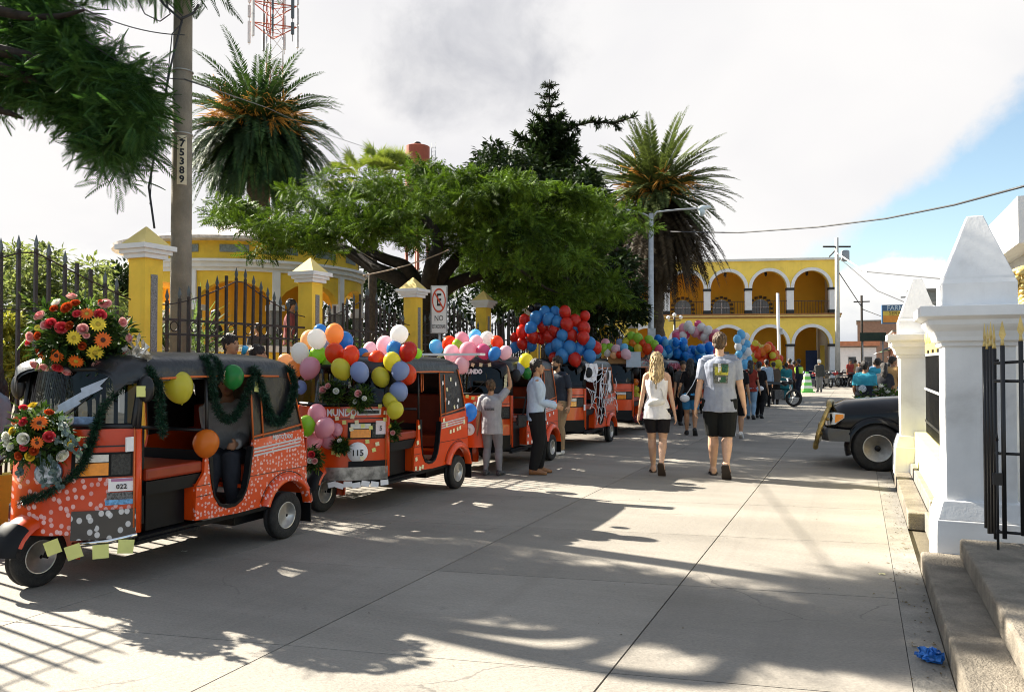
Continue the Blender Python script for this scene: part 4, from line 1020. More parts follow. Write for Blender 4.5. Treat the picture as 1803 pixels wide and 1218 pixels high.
# ---- date palms
def palm(name, label, base, top, nfr, L, mleaf, seed, stiff=0.5, skirt=40, lo=-0.55, fruit=10, trunk_r=0.3, skirtL=0.8, mskirt=None, sk=(-85, -40), sks=0.55, fr=(0.9, 1.5)):
    r_ = np.random.default_rng(seed); tt = thing(name, label, 'palm', (base.x, base.y, 0))
    c0 = Vector((0, 0, top)); allV = []; allF = []; o_ = 0; rach = MB()
    lp = leaf_rhomb(0.15)
    def frond(az_, el_, Lf, sag, n=76, w_=0.40):
        nonlocal o_
        d = np.array([math.cos(az_) * math.cos(el_), math.sin(az_) * math.cos(el_), math.sin(el_)])
        s_ = np.linspace(0, 1, 12); P_ = [np.array([0, 0, top])]
        dd = d.copy()
        for k in range(1, 12):
            P_.append(P_[-1] + dd * Lf / 11); dd = dd + np.array([0, 0, -sag * 0.16 * (0.4 + k / 8)]); dd /= np.linalg.norm(dd)
        P_ = np.array(P_)
        us = np.linspace(0.14, 1, n); ii = np.clip((us * 11).astype(int), 0, 10); fr = us * 11 - ii
        pos = P_[ii] * (1 - fr[:, None]) + P_[ii + 1] * fr[:, None]; tg = unit(P_[ii + 1] - P_[ii])
        side = unit(np.cross(tg, np.array([0, 0, 1.0]) + 1e-3)); upv = np.cross(side, tg)
        ln = w_ * np.clip(np.sin(PI * (0.10 + 0.86 * us)), 0.05, 1) ** 0.6
        for sg in (-1, 1):
            dr = tg * 0.62 + sg * side * 0.78 + upv * 0.30 + r_.normal(size=tg.shape) * 0.06
            dr[:, 2] -= 0.10
            Vv, Ff = scatter(lp[0] * np.array([1, 1, 1.0]), lp[1], pos, dr, upv + r_.normal(size=tg.shape) * 0.2, ln * (0.85 + 0.3 * r_.random(n)))
            allV.append(Vv); allF.append(Ff + o_); o_ += len(Vv)
        rach.tube([Vector(p_) for p_ in P_[::2]], np.linspace(0.035, 0.008, 6), 4)
    for k in range(nfr):
        u = (k + 0.5) / nfr
        el_ = math.asin(max(-1, min(1, lo + (0.985 - lo) * u ** 0.9))) + r_.normal() * 0.05
        frond(k * 2.39996 + r_.normal() * 0.1, el_, L * (0.82 + 0.3 * r_.random()), (1.0 - stiff) * (1.15 - 0.5 * max(0, math.sin(el_))))
    npmesh('fronds', np.concatenate(allV), np.concatenate(allF), mleaf, tt)
    rach.build('rachis', M_palm2, tt)
    allV.clear(); allF.clear(); o_ = 0; rach = MB()
    for k in range(skirt): frond(k * 2.39996 + 0.4, rad(r_.uniform(*sk)), L * skirtL * (0.7 + 0.4 * r_.random()), sks, 64, 0.42)
    if allV: npmesh('hanging_fronds', np.concatenate(allV), np.concatenate(allF), mskirt or M_dead, tt)
    q_ = MB()
    for k in range(fruit):
        a_ = 2 * PI * k / fruit + r_.normal() * 0.2; el_ = r_.uniform(0.1, 0.8); Ls = r_.uniform(*fr)
        tip = Vector((math.cos(a_) * math.cos(el_), math.sin(a_) * math.cos(el_), math.sin(el_))) * Ls
        q_.tube([c0, c0 + tip * 0.7], [0.04, 0.02], 4)
        for j in range(34):
            dv = Vector(r_.normal(size=3)) * 0.24 + tip.normalized() * 0.28; dv.z -= 0.12
            s0 = c0 + tip * r_.uniform(0.55, 0.8); q_.tube([s0, s0 + dv * 0.7, s0 + dv * 1.3 + Vector((0, 0, -0.12))], [0.012, 0.022, 0.014], 3)
    q_.build('fruit_stalks', M_fruit, tt)
    q_ = MB(); zs = np.linspace(0, top, 30)
    q_.tube([(0.05 * math.sin(z), 0, z) for z in zs], [trunk_r * (1.25 if k % 2 else 1.0) * (1.3 if k > 26 else 1) for k in range(30)], 10); q_.build('trunk', M_barkp, tt)
    return tt
p = atD(455, 238, 33)
palm('date_palm', 'large full date palm with orange fruit behind the utility pole', p, p.z, 150, 3.9, M_palm, 4, 0.25, 120, -0.80, 30, 0.4, 0.92, leafmat('shaded palm leaflets', (0.008, 0.022, 0.010), (0.03, 0.055, 0.02), 0.1, 1.0), (-40, 25), 1.25, (1.7, 2.7))  # shade on the lower fronds is put into their darker leaf colour
p = atD(1155, 340, 33)
palm('date_palm', 'stiffer date palm with a brown hanging skirt behind the street lamp', p, p.z, 92, 3.3, M_palm2, 6, 0.60, 190, -0.5, 14, 0.28, 1.4, None, (-86, -30), 0.5, (0.9, 1.6))

# ---- fan palm
p = atD(655, 296, 38)
t = thing('fan_palm', 'fan palm with yellowish green leaves left of the red tank', 'palm', (p.x, p.y, 0))
r_ = np.random.default_rng(2); Vs = []; Fs = []; o_ = 0; lp = leaf_rhomb(0.10)
q = MB(); q.tube([(0, 0, 0), (0.1, 0, p.z - 0.6)], [0.25, 0.18], 10); q.build('trunk', M_barkp, t); q = MB()
for k in range(52):
    a_ = k * 2.4; el_ = rad(r_.uniform(-25, 80)); l_ = r_.uniform(0.8, 1.5)
    off = Vector((r_.choice([-1.0, 0.0, 1.1]), r_.uniform(-0.3, 0.3), 0))
    d = Vector((math.cos(a_) * math.cos(el_), math.sin(a_) * math.cos(el_), math.sin(el_)))
    c = Vector((0, 0, p.z - 0.7)) + off + d * l_; q.tube([Vector((0, 0, p.z - 0.8)) + off * 0.8, c], 0.015, 3)
    s_ = np.array(d.cross(Vector((0, 0, 1)) if abs(d.z) < 0.95 else Vector((1, 0, 0))).normalized()); dn = np.array(d)
    ang = np.linspace(-1.9, 1.9, 22)
    dirs = dn[None] * np.cos(ang)[:, None] + s_[None] * np.sin(ang)[:, None] + np.array([0, 0, -0.15])
    Vv, Ff = scatter(lp[0], lp[1], np.repeat(np.array(c)[None], 22, 0), dirs, np.repeat(np.cross(s_, dn)[None], 22, 0) + 0.01, np.full(22, 0.75) * r_.uniform(0.8, 1.1, 22))
    Vs.append(Vv); Fs.append(Ff + o_); o_ += len(Vv)
npmesh('fronds', np.concatenate(Vs), np.concatenate(Fs), leafmat('fan palm leaves', (0.07, 0.10, 0.02), (0.20, 0.24, 0.05), 0.3, 1.0), t); q.build('leaf_stalks', M_palm2, t)

# ---- araucaria with its whorls and one long bough
p = atD(966, 300, 40)
t = thing('norfolk_pine', 'tall dark conifer with tiered whorls and one long bough reaching right', 'tree', (p.x, p.y, 0), YAW)
ztop = atD(966, 139, 40).z
q = MB(); q.tube([(0, 0, 0), (0, 0, ztop * 0.6), (0.05, 0, ztop)], [0.35, 0.2, 0.02], 10)
r_ = np.random.default_rng(14); Ps = []; Ds = []; Ls = []
def sprig(a_, b_, dens, ln):
    a_, b_ = np.array(a_), np.array(b_); n_ = int(dens * np.linalg.norm(b_ - a_)) + 3
    u = r_.random(n_); Ps.append(a_ + (b_ - a_) * u[:, None]); dr = unit(b_ - a_)[None] * 0.7 + r_.normal(size=(n_, 3)) * 0.55; dr[:, 2] += 0.25; Ds.append(dr); Ls.append(ln * r_.uniform(0.6, 1.2, n_))
zz = ztop - 0.35; lev = 0
while zz > 5:
    depth = ztop - zz; Lb = min(0.28 + 0.36 * depth, 2.2 + 0.4 * math.sin(lev * 1.7)) * (1 + 0.18 * math.sin(lev * 2.3))
    nb = 5 if depth < 2.5 else 7
    for k in range(nb):
        a_ = 2 * PI * k / nb + lev * 0.7; Lk = Lb * r_.uniform(0.7, 1.12)
        pts = [Vector((0, 0, zz)), Vector((math.cos(a_) * Lk * 0.55, math.sin(a_) * Lk * 0.55, zz - 0.04 * Lk)), Vector((math.cos(a_) * Lk, math.sin(a_) * Lk, zz + 0.16 * Lk))]
        q.tube(pts, [0.05, 0.03, 0.012], 4)
        dn = 55 if depth < 2.2 else 110
        for s0, s1 in ((0, 1), (1, 2)): sprig(pts[s0], pts[s1], dn, 0.26 if depth < 2.2 else 0.42)
    zz -= 0.50 if depth < 2.2 else 0.42; lev += 1
zb = atD(1010, 222, 40).z; prev = Vector((0.2, 0, zb - 0.1))
for px_, py_ in ((1010, 222), (1045, 214), (1080, 217), (1118, 205)):
    c_ = atD(px_, py_, 40); nx = Vector(((px_ - 966) / FPX * 40, 0, c_.z)); q.tube([prev, nx], [0.06, 0.04], 5); sprig(prev, nx, 100, 0.34)
    if px_ < 1100: sprig(nx, nx + Vector((0.25, 0, -0.28)), 160, 0.3)
    prev = nx
q.build('trunk', M_bark, t)
lp = leaf_rhomb(0.22)
V, F = scatter(lp[0], lp[1], np.concatenate(Ps), np.concatenate(Ds), np.array([0, 0, 1.0]) + r_.normal(size=(sum(len(x) for x in Ps), 3)) * 0.4, np.concatenate(Ls)); npmesh('needles', V, F, M_leafd, t)

# ---- dark trees behind the spreading tree
def blob_tree(name, label, polyc, n, Z0, Z1, size, m, proto, rad_, per, trunk_px, seed, cat='tree', droop=0.2):
    r_ = random.Random(seed); b_ = atD(trunk_px[0], trunk_px[1], (Z0 + Z1) / 2); tt = thing(name, label, cat, (b_.x, b_.y, 0)); iv = Vector((-b_.x, -b_.y, 0))
    xs = [a for a, _ in polyc]; ys = [b for _, b in polyc]; C = []; R = []
    while len(C) < n:
        px, py = r_.uniform(min(xs), max(xs)), r_.uniform(min(ys), max(ys))
        if not in_poly(px, py, polyc): continue
        c = atD(px, py, r_.uniform(Z0, Z1)) + iv
        if c.z < 0.2: continue
        C.append(tuple(c)); s_ = r_.uniform(0.6, 1.15); R.append((rad_ * s_, rad_ * s_, rad_ * 0.7 * s_))
    V, F = clump_leaves(C, R, per, size, proto, droop, 0.6, seed, 0.4)
    npmesh('crown', V, F, m, tt)
    top = max(c[2] for c in C); q_ = MB(); limb(q_, [(0, 0, 0), (0.05, 0, top * 0.35), (0.0, 0.1, top * 0.75)], 0.018 if cat == 'bush' else max(0.04, 0.045 * top * 0.5), 0.01 if cat == 'bush' else 0.02 * top * 0.3, 7)
    for k in range(8):
        c = Vector(C[r_.randrange(n)]); q_.tube([Vector((0, 0, top * 0.35)), c * 0.6 + Vector((0, 0, top * 0.15)), c], [0.003 * top, 0.003 * top, 0.002 * top] if cat == 'bush' else [0.009 * top, 0.006 * top, 0.0025 * top], 5)
    q_.build('trunk', M_bark, tt); return tt
rh = leaf_rhomb(0.42)
blob_tree('dense_tree', 'dense dark tree rising between the conifer and the red tank', [(800, 320), (830, 290), (870, 262), (910, 262), (950, 300), (1000, 330), (1000, 420), (820, 420)], 60, 27, 31, 0.26, M_leafd, rh, 0.6, 130, (880, 600), 31)
blob_tree('dense_tree', 'dark bushy tree left of the right palm under the conifer', [(985, 310), (1020, 295), (1060, 340), (1080, 400), (1100, 470), (1130, 560), (1000, 560), (960, 400)], 80, 25, 29, 0.24, M_leafd, rh, 0.55, 120, (1040, 620), 32)
blob_tree('dense_tree', 'dark leafy tree filling the fence gap behind the balloons', [(830, 430), (1000, 400), (1120, 470), (1135, 560), (1010, 590), (860, 570), (800, 540)], 110, 20.5, 24, 0.22, M_leafd, rh, 0.5, 120, (960, 620), 33)
blob_tree('small_tree', 'sunlit small leafed tree above the far fence pillars', [(960, 530), (1000, 505), (1060, 500), (1120, 520), (1150, 560), (1120, 600), (980, 590)], 50, 27.5, 31, 0.16, leafmat('sunlit small leaves', (0.03, 0.05, 0.01), (0.14, 0.15, 0.03), 0.35, 4), rh, 0.4, 90, (1060, 620), 34)  # sunlight on this foliage is put into its paler leaf colour
blob_tree('variegated_bush', 'tall variegated bush with pale leaves behind the left fence', [(-80, 470), (0, 450), (40, 442), (100, 455), (150, 470), (180, 480), (205, 520), (225, 600), (225, 680), (-80, 690)], 120, 9.4, 11.6, 0.11, M_bush, rh, 0.26, 150, (90, 640), 35, 'bush')
blob_tree('dark_bush', 'round dark bush beside the first yellow pillar', [(195, 480), (215, 470), (238, 490), (240, 540), (200, 530)], 22, 14, 15.5, 0.13, M_leafd, rh, 0.3, 90, (220, 600), 36, 'bush')
blob_tree('yellow_bush', 'low yellowish bush low behind the first bouquet', [(-60, 570), (30, 560), (60, 600), (50, 690), (-60, 690)], 26, 8.6, 9.2, 0.085, leafmat('yellow bush leaves', (0.08, 0.10, 0.02), (0.36, 0.34, 0.07), 0.35, 6), rh, 0.2, 110, (10, 660), 37, 'bush')
# clipped hedge behind the fence
V, F = [], []
C = []; R = []
r_ = random.Random(41)
for k in range(170):
    C.append((-9.0 + r_.uniform(-0.5, 0.4), r_.uniform(11.0, 24.5), r_.uniform(0.3, 1.95))); R.append((0.3, 0.4, 0.24))
V, F = clump_leaves(C, R, 110, 0.10, rh, 0.0, 0.8, 42, 0.5)
t = thing('park_hedge', 'dark clipped hedge running just behind the iron fence', 'hedge', (-9, 18, 0)); V = V - np.array([-9, 18, 0]); npmesh('foliage', V, F, M_hedge, t)
q = MB()
for k in range(40): q.tube([(r_.uniform(-0.3, 0.3), -6.8 + 0.34 * k, 0.1), (r_.uniform(-0.3, 0.3), -6.8 + 0.34 * k, 1.6)], 0.02, 4)
q.build('stems', M_bark, t)
# strap leaved plants by the first pillar
lp = leaf_rhomb(0.06)
for i, (px, py, Z_p, lab) in enumerate(((228, 590, 10.0, 'strap leaved plant left of the first yellow pillar'), (305, 590, 10.2, 'strap leaved plant right of the first yellow pillar'), (350, 610, 10.6, 'low leafy plant behind the fence above the first mototaxi roof'))):
    p = atD(px, py, Z_p); r2 = np.random.default_rng(50 + i); n_ = 130
    t = thing('strap_plant', lab, 'plant', (p.x, p.y, 0))
    q = MB(); q.tube([(0, 0, 0), (0, 0, p.z - 0.1)], 0.05, 6); q.build('stem', M_bark, t)
    d = r2.normal(size=(n_, 3)); d[:, 2] = np.abs(d[:, 2]) * 0.9 - 0.2
    V, F = scatter(lp[0], lp[1], np.tile([0, 0, p.z - 0.15], (n_, 1)) + r2.normal(size=(n_, 3)) * 0.18, d, np.array([0, 0, 1.0]) + r2.normal(size=(n_, 3)) * 0.3, r2.uniform(0.4, 0.75, n_))
    npmesh('leaves', V, F, leafmat('strap leaves', (0.03, 0.06, 0.02), (0.16, 0.22, 0.09), 0.3, 6), t)
# plain backdrop of park trees far behind
blob_tree('far_tree', 'hazy low trees behind the kiosk right of the pole', [(560, 470), (700, 470), (820, 500), (820, 620), (560, 620)], 60, 40, 46, 0.4, M_leafd, rh, 0.9, 90, (700, 640), 61)
# ================================================================== THREE WHEELED MOTOTAXIS  (x forward, y left, z up; metres)
def paintmat(name, dots=None, dscale=26.0, rgb=(0.68, 0.062, 0.003), zmax=9.0):
    if name in _mats: return _mats[name]
    m = bpy.data.materials.new(name); m.use_nodes = True
    t = m.node_tree; t.nodes.clear(); q = NT(t)
    pos = q.n('ShaderNodeNewGeometry').outputs['Position']
    f = q.noise(pos, 3.0, 4, 0.6)
    c = q.mix(f, tuple(x * 0.82 for x in rgb) + (1,), tuple(min(1, x * 1.15) for x in rgb) + (1,))
    d = q.step(q.noise(pos, 6.0, 7, 0.7, 0.5), 0.56, 0.8)
    c = q.mix(q.math('MULTIPLY', d, 0.25), c, (0.12, 0.07, 0.045, 1))
    if dots:
        # round paper stickers scattered over the paint
        tcx = q.n('ShaderNodeTexCoord').outputs['Object']
        sp = q.n('ShaderNodeSeparateXYZ', inp={0: tcx}).outputs
        for k, off in enumerate((0.0, 3.7)):
            v = q.n('ShaderNodeCombineXYZ', inp={0: q.math('ADD', q.math('MULTIPLY_ADD', sp[1], -0.75, off), sp[0]), 1: sp[2], 2: 0.0}).outputs[0]
            vo = q.n('ShaderNodeTexVoronoi', voronoi_dimensions='2D', feature='F1', inp={'Vector': v, 'Scale': dscale, 'Randomness': 0.85})
            keep = q.step(q.n('ShaderNodeSeparateColor', inp={0: vo.outputs['Color']}).outputs[0], 0.42 + 0.22 * k, 0.43 + 0.22 * k)
            e = q.math('MULTIPLY', q.math('MULTIPLY', q.math('SUBTRACT', 1.0, q.step(vo.outputs['Distance'], 0.24, 0.30)), keep), q.math('LESS_THAN', sp[2], zmax))
            g_ = q.n('ShaderNodeSeparateColor', inp={0: vo.outputs['Color']}).outputs[1]
            c = q.mix(q.math('MULTIPLY', e, 0.72), c, q.mix(g_, dots[0], dots[1]))
    b = q.n('ShaderNodeBsdfPrincipled', inp={'Base Color': c, 'Roughness': q.math('MULTIPLY_ADD', d, 0.3, 0.30), 'Specular IOR Level': 0.35, 'Coat Weight': 0.35, 'Coat Roughness': 0.04})
    q.n('ShaderNodeOutputMaterial', inp={0: b.outputs[0]})
    _mats[name] = m; return m
P_plain = paintmat('orange mototaxi paint')
P_dots = paintmat('orange paint with pink dot stickers', ((0.70, 0.42, 0.38, 1), (0.85, 0.62, 0.60, 1)), 27.0)
P_bigdots = paintmat('orange paint with larger pale dots', ((0.62, 0.36, 0.36, 1), (0.80, 0.58, 0.58, 1)), 17.0, (0.52, 0.040, 0.003), 0.76)
P_trimdots = paintmat('black trim with white dots', ((0.65, 0.65, 0.66, 1), (0.75, 0.74, 0.74, 1)), 13.0, (0.03, 0.03, 0.032))
M_vinyl = mat('black canopy vinyl', (0.013, 0.014, 0.016), 0.36, 0.3, 5, 0.6, 9, spec=0.5)
M_plast = mat('black plastic trim', (0.006, 0.006, 0.007), 0.5, 0.2, 8, spec=0.2)
M_seat = mat('orange seat vinyl', (0.28, 0.03, 0.006), 0.45, 0.15, 6)
M_pipe = mat('orange piping', (0.62, 0.14, 0.03), 0.5, 0.1, 6)
M_wind = glassmat('tinted windscreen', (0.10, 0.11, 0.12), 0.06)
M_amber = mat('amber lens', (0.80, 0.26, 0.01), 0.15, 0.1, 30, spec=0.8, coat=0.6)
M_clear = mat('clear lens', (0.62, 0.62, 0.58), 0.12, 0.1, 30, spec=0.8, coat=0.6)
M_silver = mat('silver decal', (0.55, 0.55, 0.55), 0.4, 0.05, 8)
M_note = mat('lime paper note', (0.66, 0.66, 0.22), 0.8, 0.08, 5)
M_note2 = mat('cream paper note', (0.78, 0.72, 0.45), 0.8, 0.08, 5)
M_paperw = mat('white sticker', (0.80, 0.78, 0.78), 0.6, 0.03, 5)

def cowl_x(s, z): return 0.665 + (0.37 + 0.05 * (1.0 - z)) * (1 - abs(s) ** 1.9) - max(0, z - 0.95) * 0.10
def cowl_patch(s0, s1, z0, z1, off, ns=10, nz=4, hw=0.60):
    rows_ = []
    for j in range(nz + 1):
        z = z0 + (z1 - z0) * j / nz; r = []
        for i in range(ns + 1):
            s = s0 + (s1 - s0) * i / ns; e = 1e-3
            dx = (cowl_x(s + e, z) - cowl_x(s - e, z)) / (2 * e); n_ = Vector((hw, -dx, 0)).normalized()
            r.append(Vector((cowl_x(s, z), hw * s, z)) + n_ * off)
        rows_.append(r)
    return rows_
def cowl_mb(s0, s1, z0, z1, off, ns=10, nz=4, th=0.012):
    mb = MB(); a_ = cowl_patch(s0, s1, z0, z1, off, ns, nz); b_ = cowl_patch(s0, s1, z0, z1, off - th, ns, nz)
    mb.loft(a_, False, True, closed=False); mb.loft(b_, False, True, closed=False)
    for k in (0, nz): mb.loft([a_[k], b_[k]], False, False, closed=False)
    mb.loft([[r[0] for r in a_], [r[0] for r in b_]], False, False, closed=False); mb.loft([[r[-1] for r in a_], [r[-1] for r in b_]], False, False, closed=False)
    return mb
def ws_patch(u0, u1, v0, v1, off, nu=12, nv=4):
    rows_ = []
    for j in range(nv + 1):
        v = v0 + (v1 - v0) * j / nv; z = 1.10 + 0.40 * v
        rows_.append([Vector((0.675 + 0.22 * (1 - s * s) - 0.07 * v + off, 0.575 * s, z)) for s in [u0 + (u1 - u0) * i / nu for i in range(nu + 1)]])
    return rows_
_tc = {}
def tpart(key, fn, m, parent, name=None, bevel=0.0, loc=None):
    k = (key, tuple(x.name for x in (m if isinstance(m, (list, tuple)) else [m])))
    if k not in _tc:
        me = fn().mesh(key)
        for x in (m if isinstance(m, (list, tuple)) else [m]): me.materials.append(x)
        _tc[k] = me
    return link(name or key, _tc[k], None, parent, loc, None, bevel)

side_poly = [(0.14, 0.345), (0.13, 0.60), (0.05, 0.70), (0.035, 0.90), (-0.015, 0.90), (-0.025, 0.62), (-0.055, 0.50), (-0.11, 0.425), (-0.19, 0.395), (-0.28, 0.395), (-0.36, 0.425), (-0.415, 0.50), (-0.445, 0.62), (-0.475, 0.80), (-0.50, 0.90), (-0.80, 0.92), (-1.14, 0.945), (-1.185, 0.70), (-1.20, 0.42), (-1.19, 0.36)] + [(-0.91 + 0.275 * math.cos(a_), 0.235 + 0.275 * math.sin(a_)) for a_ in np.linspace(rad(150), rad(30), 11)] + [(-0.62, 0.33), (-0.3, 0.325)]
def f_side(y=0.585):
    mb = MB(); mb.prism(side_poly, y, y + 0.025, 'xz'); return mb
def f_body():
    mb = MB(); mb.bb(-1.19, -1.16, -0.58, 0.58, 0.36, 0.94); mb.bb(0.10, 0.135, -0.58, 0.58, 0.345, 0.62); mb.bb(-1.15, -0.46, -0.58, 0.58, 0.50, 0.53); return mb
def f_fender():
    mb = MB(); A = np.linspace(rad(172), rad(18), 15)
    def rw(r, y): return [(-0.91 + r * math.cos(a_), y, 0.235 + r * math.sin(a_)) for a_ in A]
    mb.loft([rw(0.285, 0.58), rw(0.345, 0.60), rw(0.335, 0.645), rw(0.285, 0.665), rw(0.272, 0.66), rw(0.272, 0.58)], False, True, closed=False); return mb
def f_fender_r():
    mb = f_fender(); mb.v = [(x, -y, z) for x, y, z in mb.v]; return mb
def f_floor():
    mb = MB(); mb.bb(-1.1, 0.62, -0.57, 0.57, 0.285, 0.318); mb.bb(0.1, 0.68, 0.571, 0.62, 0.275, 0.30); mb.bb(0.1, 0.68, -0.62, -0.571, 0.275, 0.30); mb.bb(-1.1, -0.5, -0.4, 0.4, 0.17, 0.284); return mb
def f_cowl(): return cowl_mb(-1, 1, 0.37, 1.085, 0, 28, 8, 0.02)
def f_cowltrim():
    mb = cowl_mb(0.52, 1.0, 0.335, 0.53, 0.012, 8, 3)
    return mb
def f_apillar(s=1):
    mb = MB(); mb.tube([(0.655, 0.595 * s, 0.36), (0.655, 0.595 * s, 1.08)], 0.026, 8)
    return mb
def f_wsframe():
    mb = MB(); r = ws_patch(-1, 1, 0, 1, 0.0, 14, 4)
    for row in (r[0], r[-1]): mb.tube(row, 0.022, 6)
    for c in (0, -1): mb.tube([row[c] for row in r], 0.022, 6)
    mb.tube([(0.655, 0.595, 1.08), (0.62, 0.585, 1.49)], 0.02, 6); mb.tube([(0.655, -0.595, 1.08), (0.62, -0.585, 1.49)], 0.02, 6)
    a_ = ws_patch(0.15, 0.55, 0.03, 0.55, 0.015, 1, 1); mb.tube([a_[0][0], a_[1][1]], 0.006, 4)
    return mb
def f_ws():
    mb = MB(); mb.loft(ws_patch(-1, 1, 0, 1, 0.004, 14, 4), False, True, closed=False); return mb
def f_roof():
    mb = MB(); rings = []
    for x, dz, hw in ((0.78, -0.10, 0.52), (0.74, -0.035, 0.585), (0.62, 0.0, 0.605), (0.2, 0.012, 0.61), (-0.3, 0.012, 0.61), (-0.8, 0.0, 0.605), (-0.98, -0.03, 0.59), (-1.03, -0.10, 0.57)):
        top = [(x, hw * math.sin(a_), 1.475 + dz + 0.145 * (math.cos(a_ * 0.98) ** 0.55 if math.cos(a_) > 0 else 0)) for a_ in np.linspace(-PI / 2, PI / 2, 15)]
        drop = 0.05 if x < 0.7 else 0.03
        rings.append([(x, -hw - 0.004, 1.475 + dz - drop)] + top + [(x, hw + 0.004, 1.475 + dz - drop)])
    mb.loft(rings, False, True, closed=False)
    mb.loft([[(x, y * 0.96, z - 0.02) for x, y, z in r] for r in rings], False, True, closed=False)
    return mb
def f_quarter():
    mb = MB()
    for y in (0.582, -0.594): mb.prism([(-0.50, 0.90), (-0.46, 1.46), (-0.93, 1.47), (-1.045, 1.22), (-1.14, 0.945), (-0.8, 0.92)], y, y + 0.012, 'xz')
    mb.add([(-1.14, -0.58, 0.945), (-1.14, 0.58, 0.945), (-1.045, 0.585, 1.22), (-1.045, -0.585, 1.22), (-0.99, -0.56, 1.45), (-0.99, 0.56, 1.45)], [(0, 1, 2, 3), (3, 2, 5, 4)])
    return mb
def f_rearwin():
    mb = MB(); mb.add([(-1.132, -0.3, 1.0), (-1.132, 0.3, 1.0), (-1.068, 0.3, 1.19), (-1.068, -0.3, 1.19)], [(0, 1, 2, 3)]); return mb
def f_piping():
    mb = MB()
    for s in (1, -1):
        y = 0.603 * s
        mb.tube([(-0.50, y, 0.90), (-0.46, y, 1.42)], 0.008, 5); mb.tube([(-0.62, y, 0.915), (-0.58, y, 1.40)], 0.008, 5)
        mb.tube([(-0.50, y, 0.925), (-0.8, y, 0.95), (-1.13, y, 0.985)], 0.009, 5); mb.tube([(-0.93, y, 1.455), (-1.045, y, 1.22), (-1.14, y, 0.945)], 0.008, 5)
        mb.tube([(0.62, 0.612 * s, 1.425), (0.2, 0.618 * s, 1.437), (-0.3, 0.618 * s, 1.437), (-0.8, 0.612 * s, 1.425)], 0.009, 5)
        mb.tube([(-0.42, 0.45 * s, 1.575), (-0.42, 0.56 * s, 1.52), (-0.44, 0.612 * s, 1.43)], 0.007, 5)
        mb.tube([(0.69, 0.60 * s, 0.40), (0.69, 0.602 * s, 1.08)], 0.006, 5)
    return mb
def f_post():
    mb = MB()
    for s in (1, -1):
        mb.tube([(0.01, 0.595 * s, 0.88), (0.015, 0.595 * s, 1.2), (0.02, 0.59 * s, 1.45)], 0.014, 6)
    mb.tube([(0.02, -0.57, 1.02), (0.02, 0.57, 1.02)], 0.014, 6); mb.tube([(0.02, -0.57, 1.46), (0.02, 0.57, 1.46)], 0.014, 6)
    return mb
def f_inner():
    mb = MB(); mb.bb(-0.012, 0.0, -0.56, 0.56, 0.33, 0.86); mb.bb(-1.14, -1.10, -0.55, 0.55, 0.55, 1.4); mb.bb(0.56, 0.60, -0.55, 0.55, 0.4, 1.08); return mb
def f_door():
    mb = MB(); mb.prism([(0.02, 0.90), (-0.03, 0.90), (-0.04, 0.62), (-0.06, 0.51), (-0.115, 0.44), (-0.19, 0.41), (-0.28, 0.41), (-0.35, 0.44), (-0.40, 0.51), (-0.43, 0.63), (-0.47, 0.85), (-0.49, 0.85), (-0.45, 0.60), (-0.41, 0.49), (-0.36, 0.42), (-0.28, 0.385), (-0.19, 0.385), (-0.11, 0.415), (-0.05, 0.50), (-0.02, 0.62)], 0.56, 0.618, 'xz')
    return mb
def f_dseat():
    mb = MB(); mb.bb(0.04, 0.58, -0.50, 0.59, 0.70, 0.79); return mb
def f_dseatb():
    mb = MB(); mb.bb(0.05, 0.57, -0.49, 0.58, 0.60, 0.695); mb.bb(0.14, 0.5, -0.45, 0.5, 0.33, 0.598); return mb
def f_pseat():
    mb = MB(); mb.bb(-0.98, -0.50, -0.55, 0.55, 0.54, 0.68); mb.bb(-1.09, -0.98, -0.55, 0.55, 0.66, 1.15); return mb
def f_bars():
    mb = MB(); mb.tube([(0.78, 0, 0.45), (0.62, 0, 1.02)], 0.022, 6)
    mb.tube([(0.50, -0.34, 1.0), (0.60, -0.12, 1.04), (0.60, 0.12, 1.04), (0.50, 0.34, 1.0)], 0.015, 6); mb.tube([(0.50, 0.34, 1.0), (0.47, 0.40, 0.99)], 0.022, 6); mb.bb(0.58, 0.66, -0.15, 0.15, 0.98, 1.12); return mb
def f_fork():
    mb = MB()
    for s in (1, -1): mb.tube([(0.80, 0.085 * s, 0.48), (0.90, 0.085 * s, 0.34), (0.97, 0.085 * s, 0.20)], 0.02, 6)
    return mb
def f_ffender():
    mb = MB(); A = np.linspace(rad(200), rad(22), 15)
    def rw(r, y): return [(0.97 + r * math.cos(a_), y, 0.215 + r * math.sin(a_) + 0.01) for a_ in A]
    mb.loft([rw(0.215, -0.13), rw(0.255, -0.12), rw(0.285, -0.06), rw(0.292, 0), rw(0.285, 0.06), rw(0.255, 0.12), rw(0.215, 0.13)], False, True, closed=False); return mb
def f_nose():
    mb = MB(); A = np.linspace(rad(52), rad(6), 8)
    def rw(r, y): return [(0.97 + r * math.cos(a_), y, 0.23 + r * math.sin(a_)) for a_ in A]
    mb.loft([rw(0.24, -0.128), rw(0.275, -0.118), rw(0.302, -0.06), rw(0.308, 0), rw(0.302, 0.06), rw(0.275, 0.118), rw(0.24, 0.128)], False, True, closed=False); return mb
def f_tyre():
    mb = MB(); R = 0.205
    prof = [(0.112, -0.045), (0.135, -0.052), (0.17, -0.056), (0.195, -0.048), (R, -0.034), (R, -0.012), (R - 0.006, -0.010), (R - 0.006, 0.010), (R, 0.012), (R, 0.034), (0.195, 0.048), (0.17, 0.056), (0.135, 0.052), (0.112, 0.045)]
    mb.lathe(prof, 36, T=Matrix.Rotation(PI / 2, 4, 'X'), caps=False); return mb
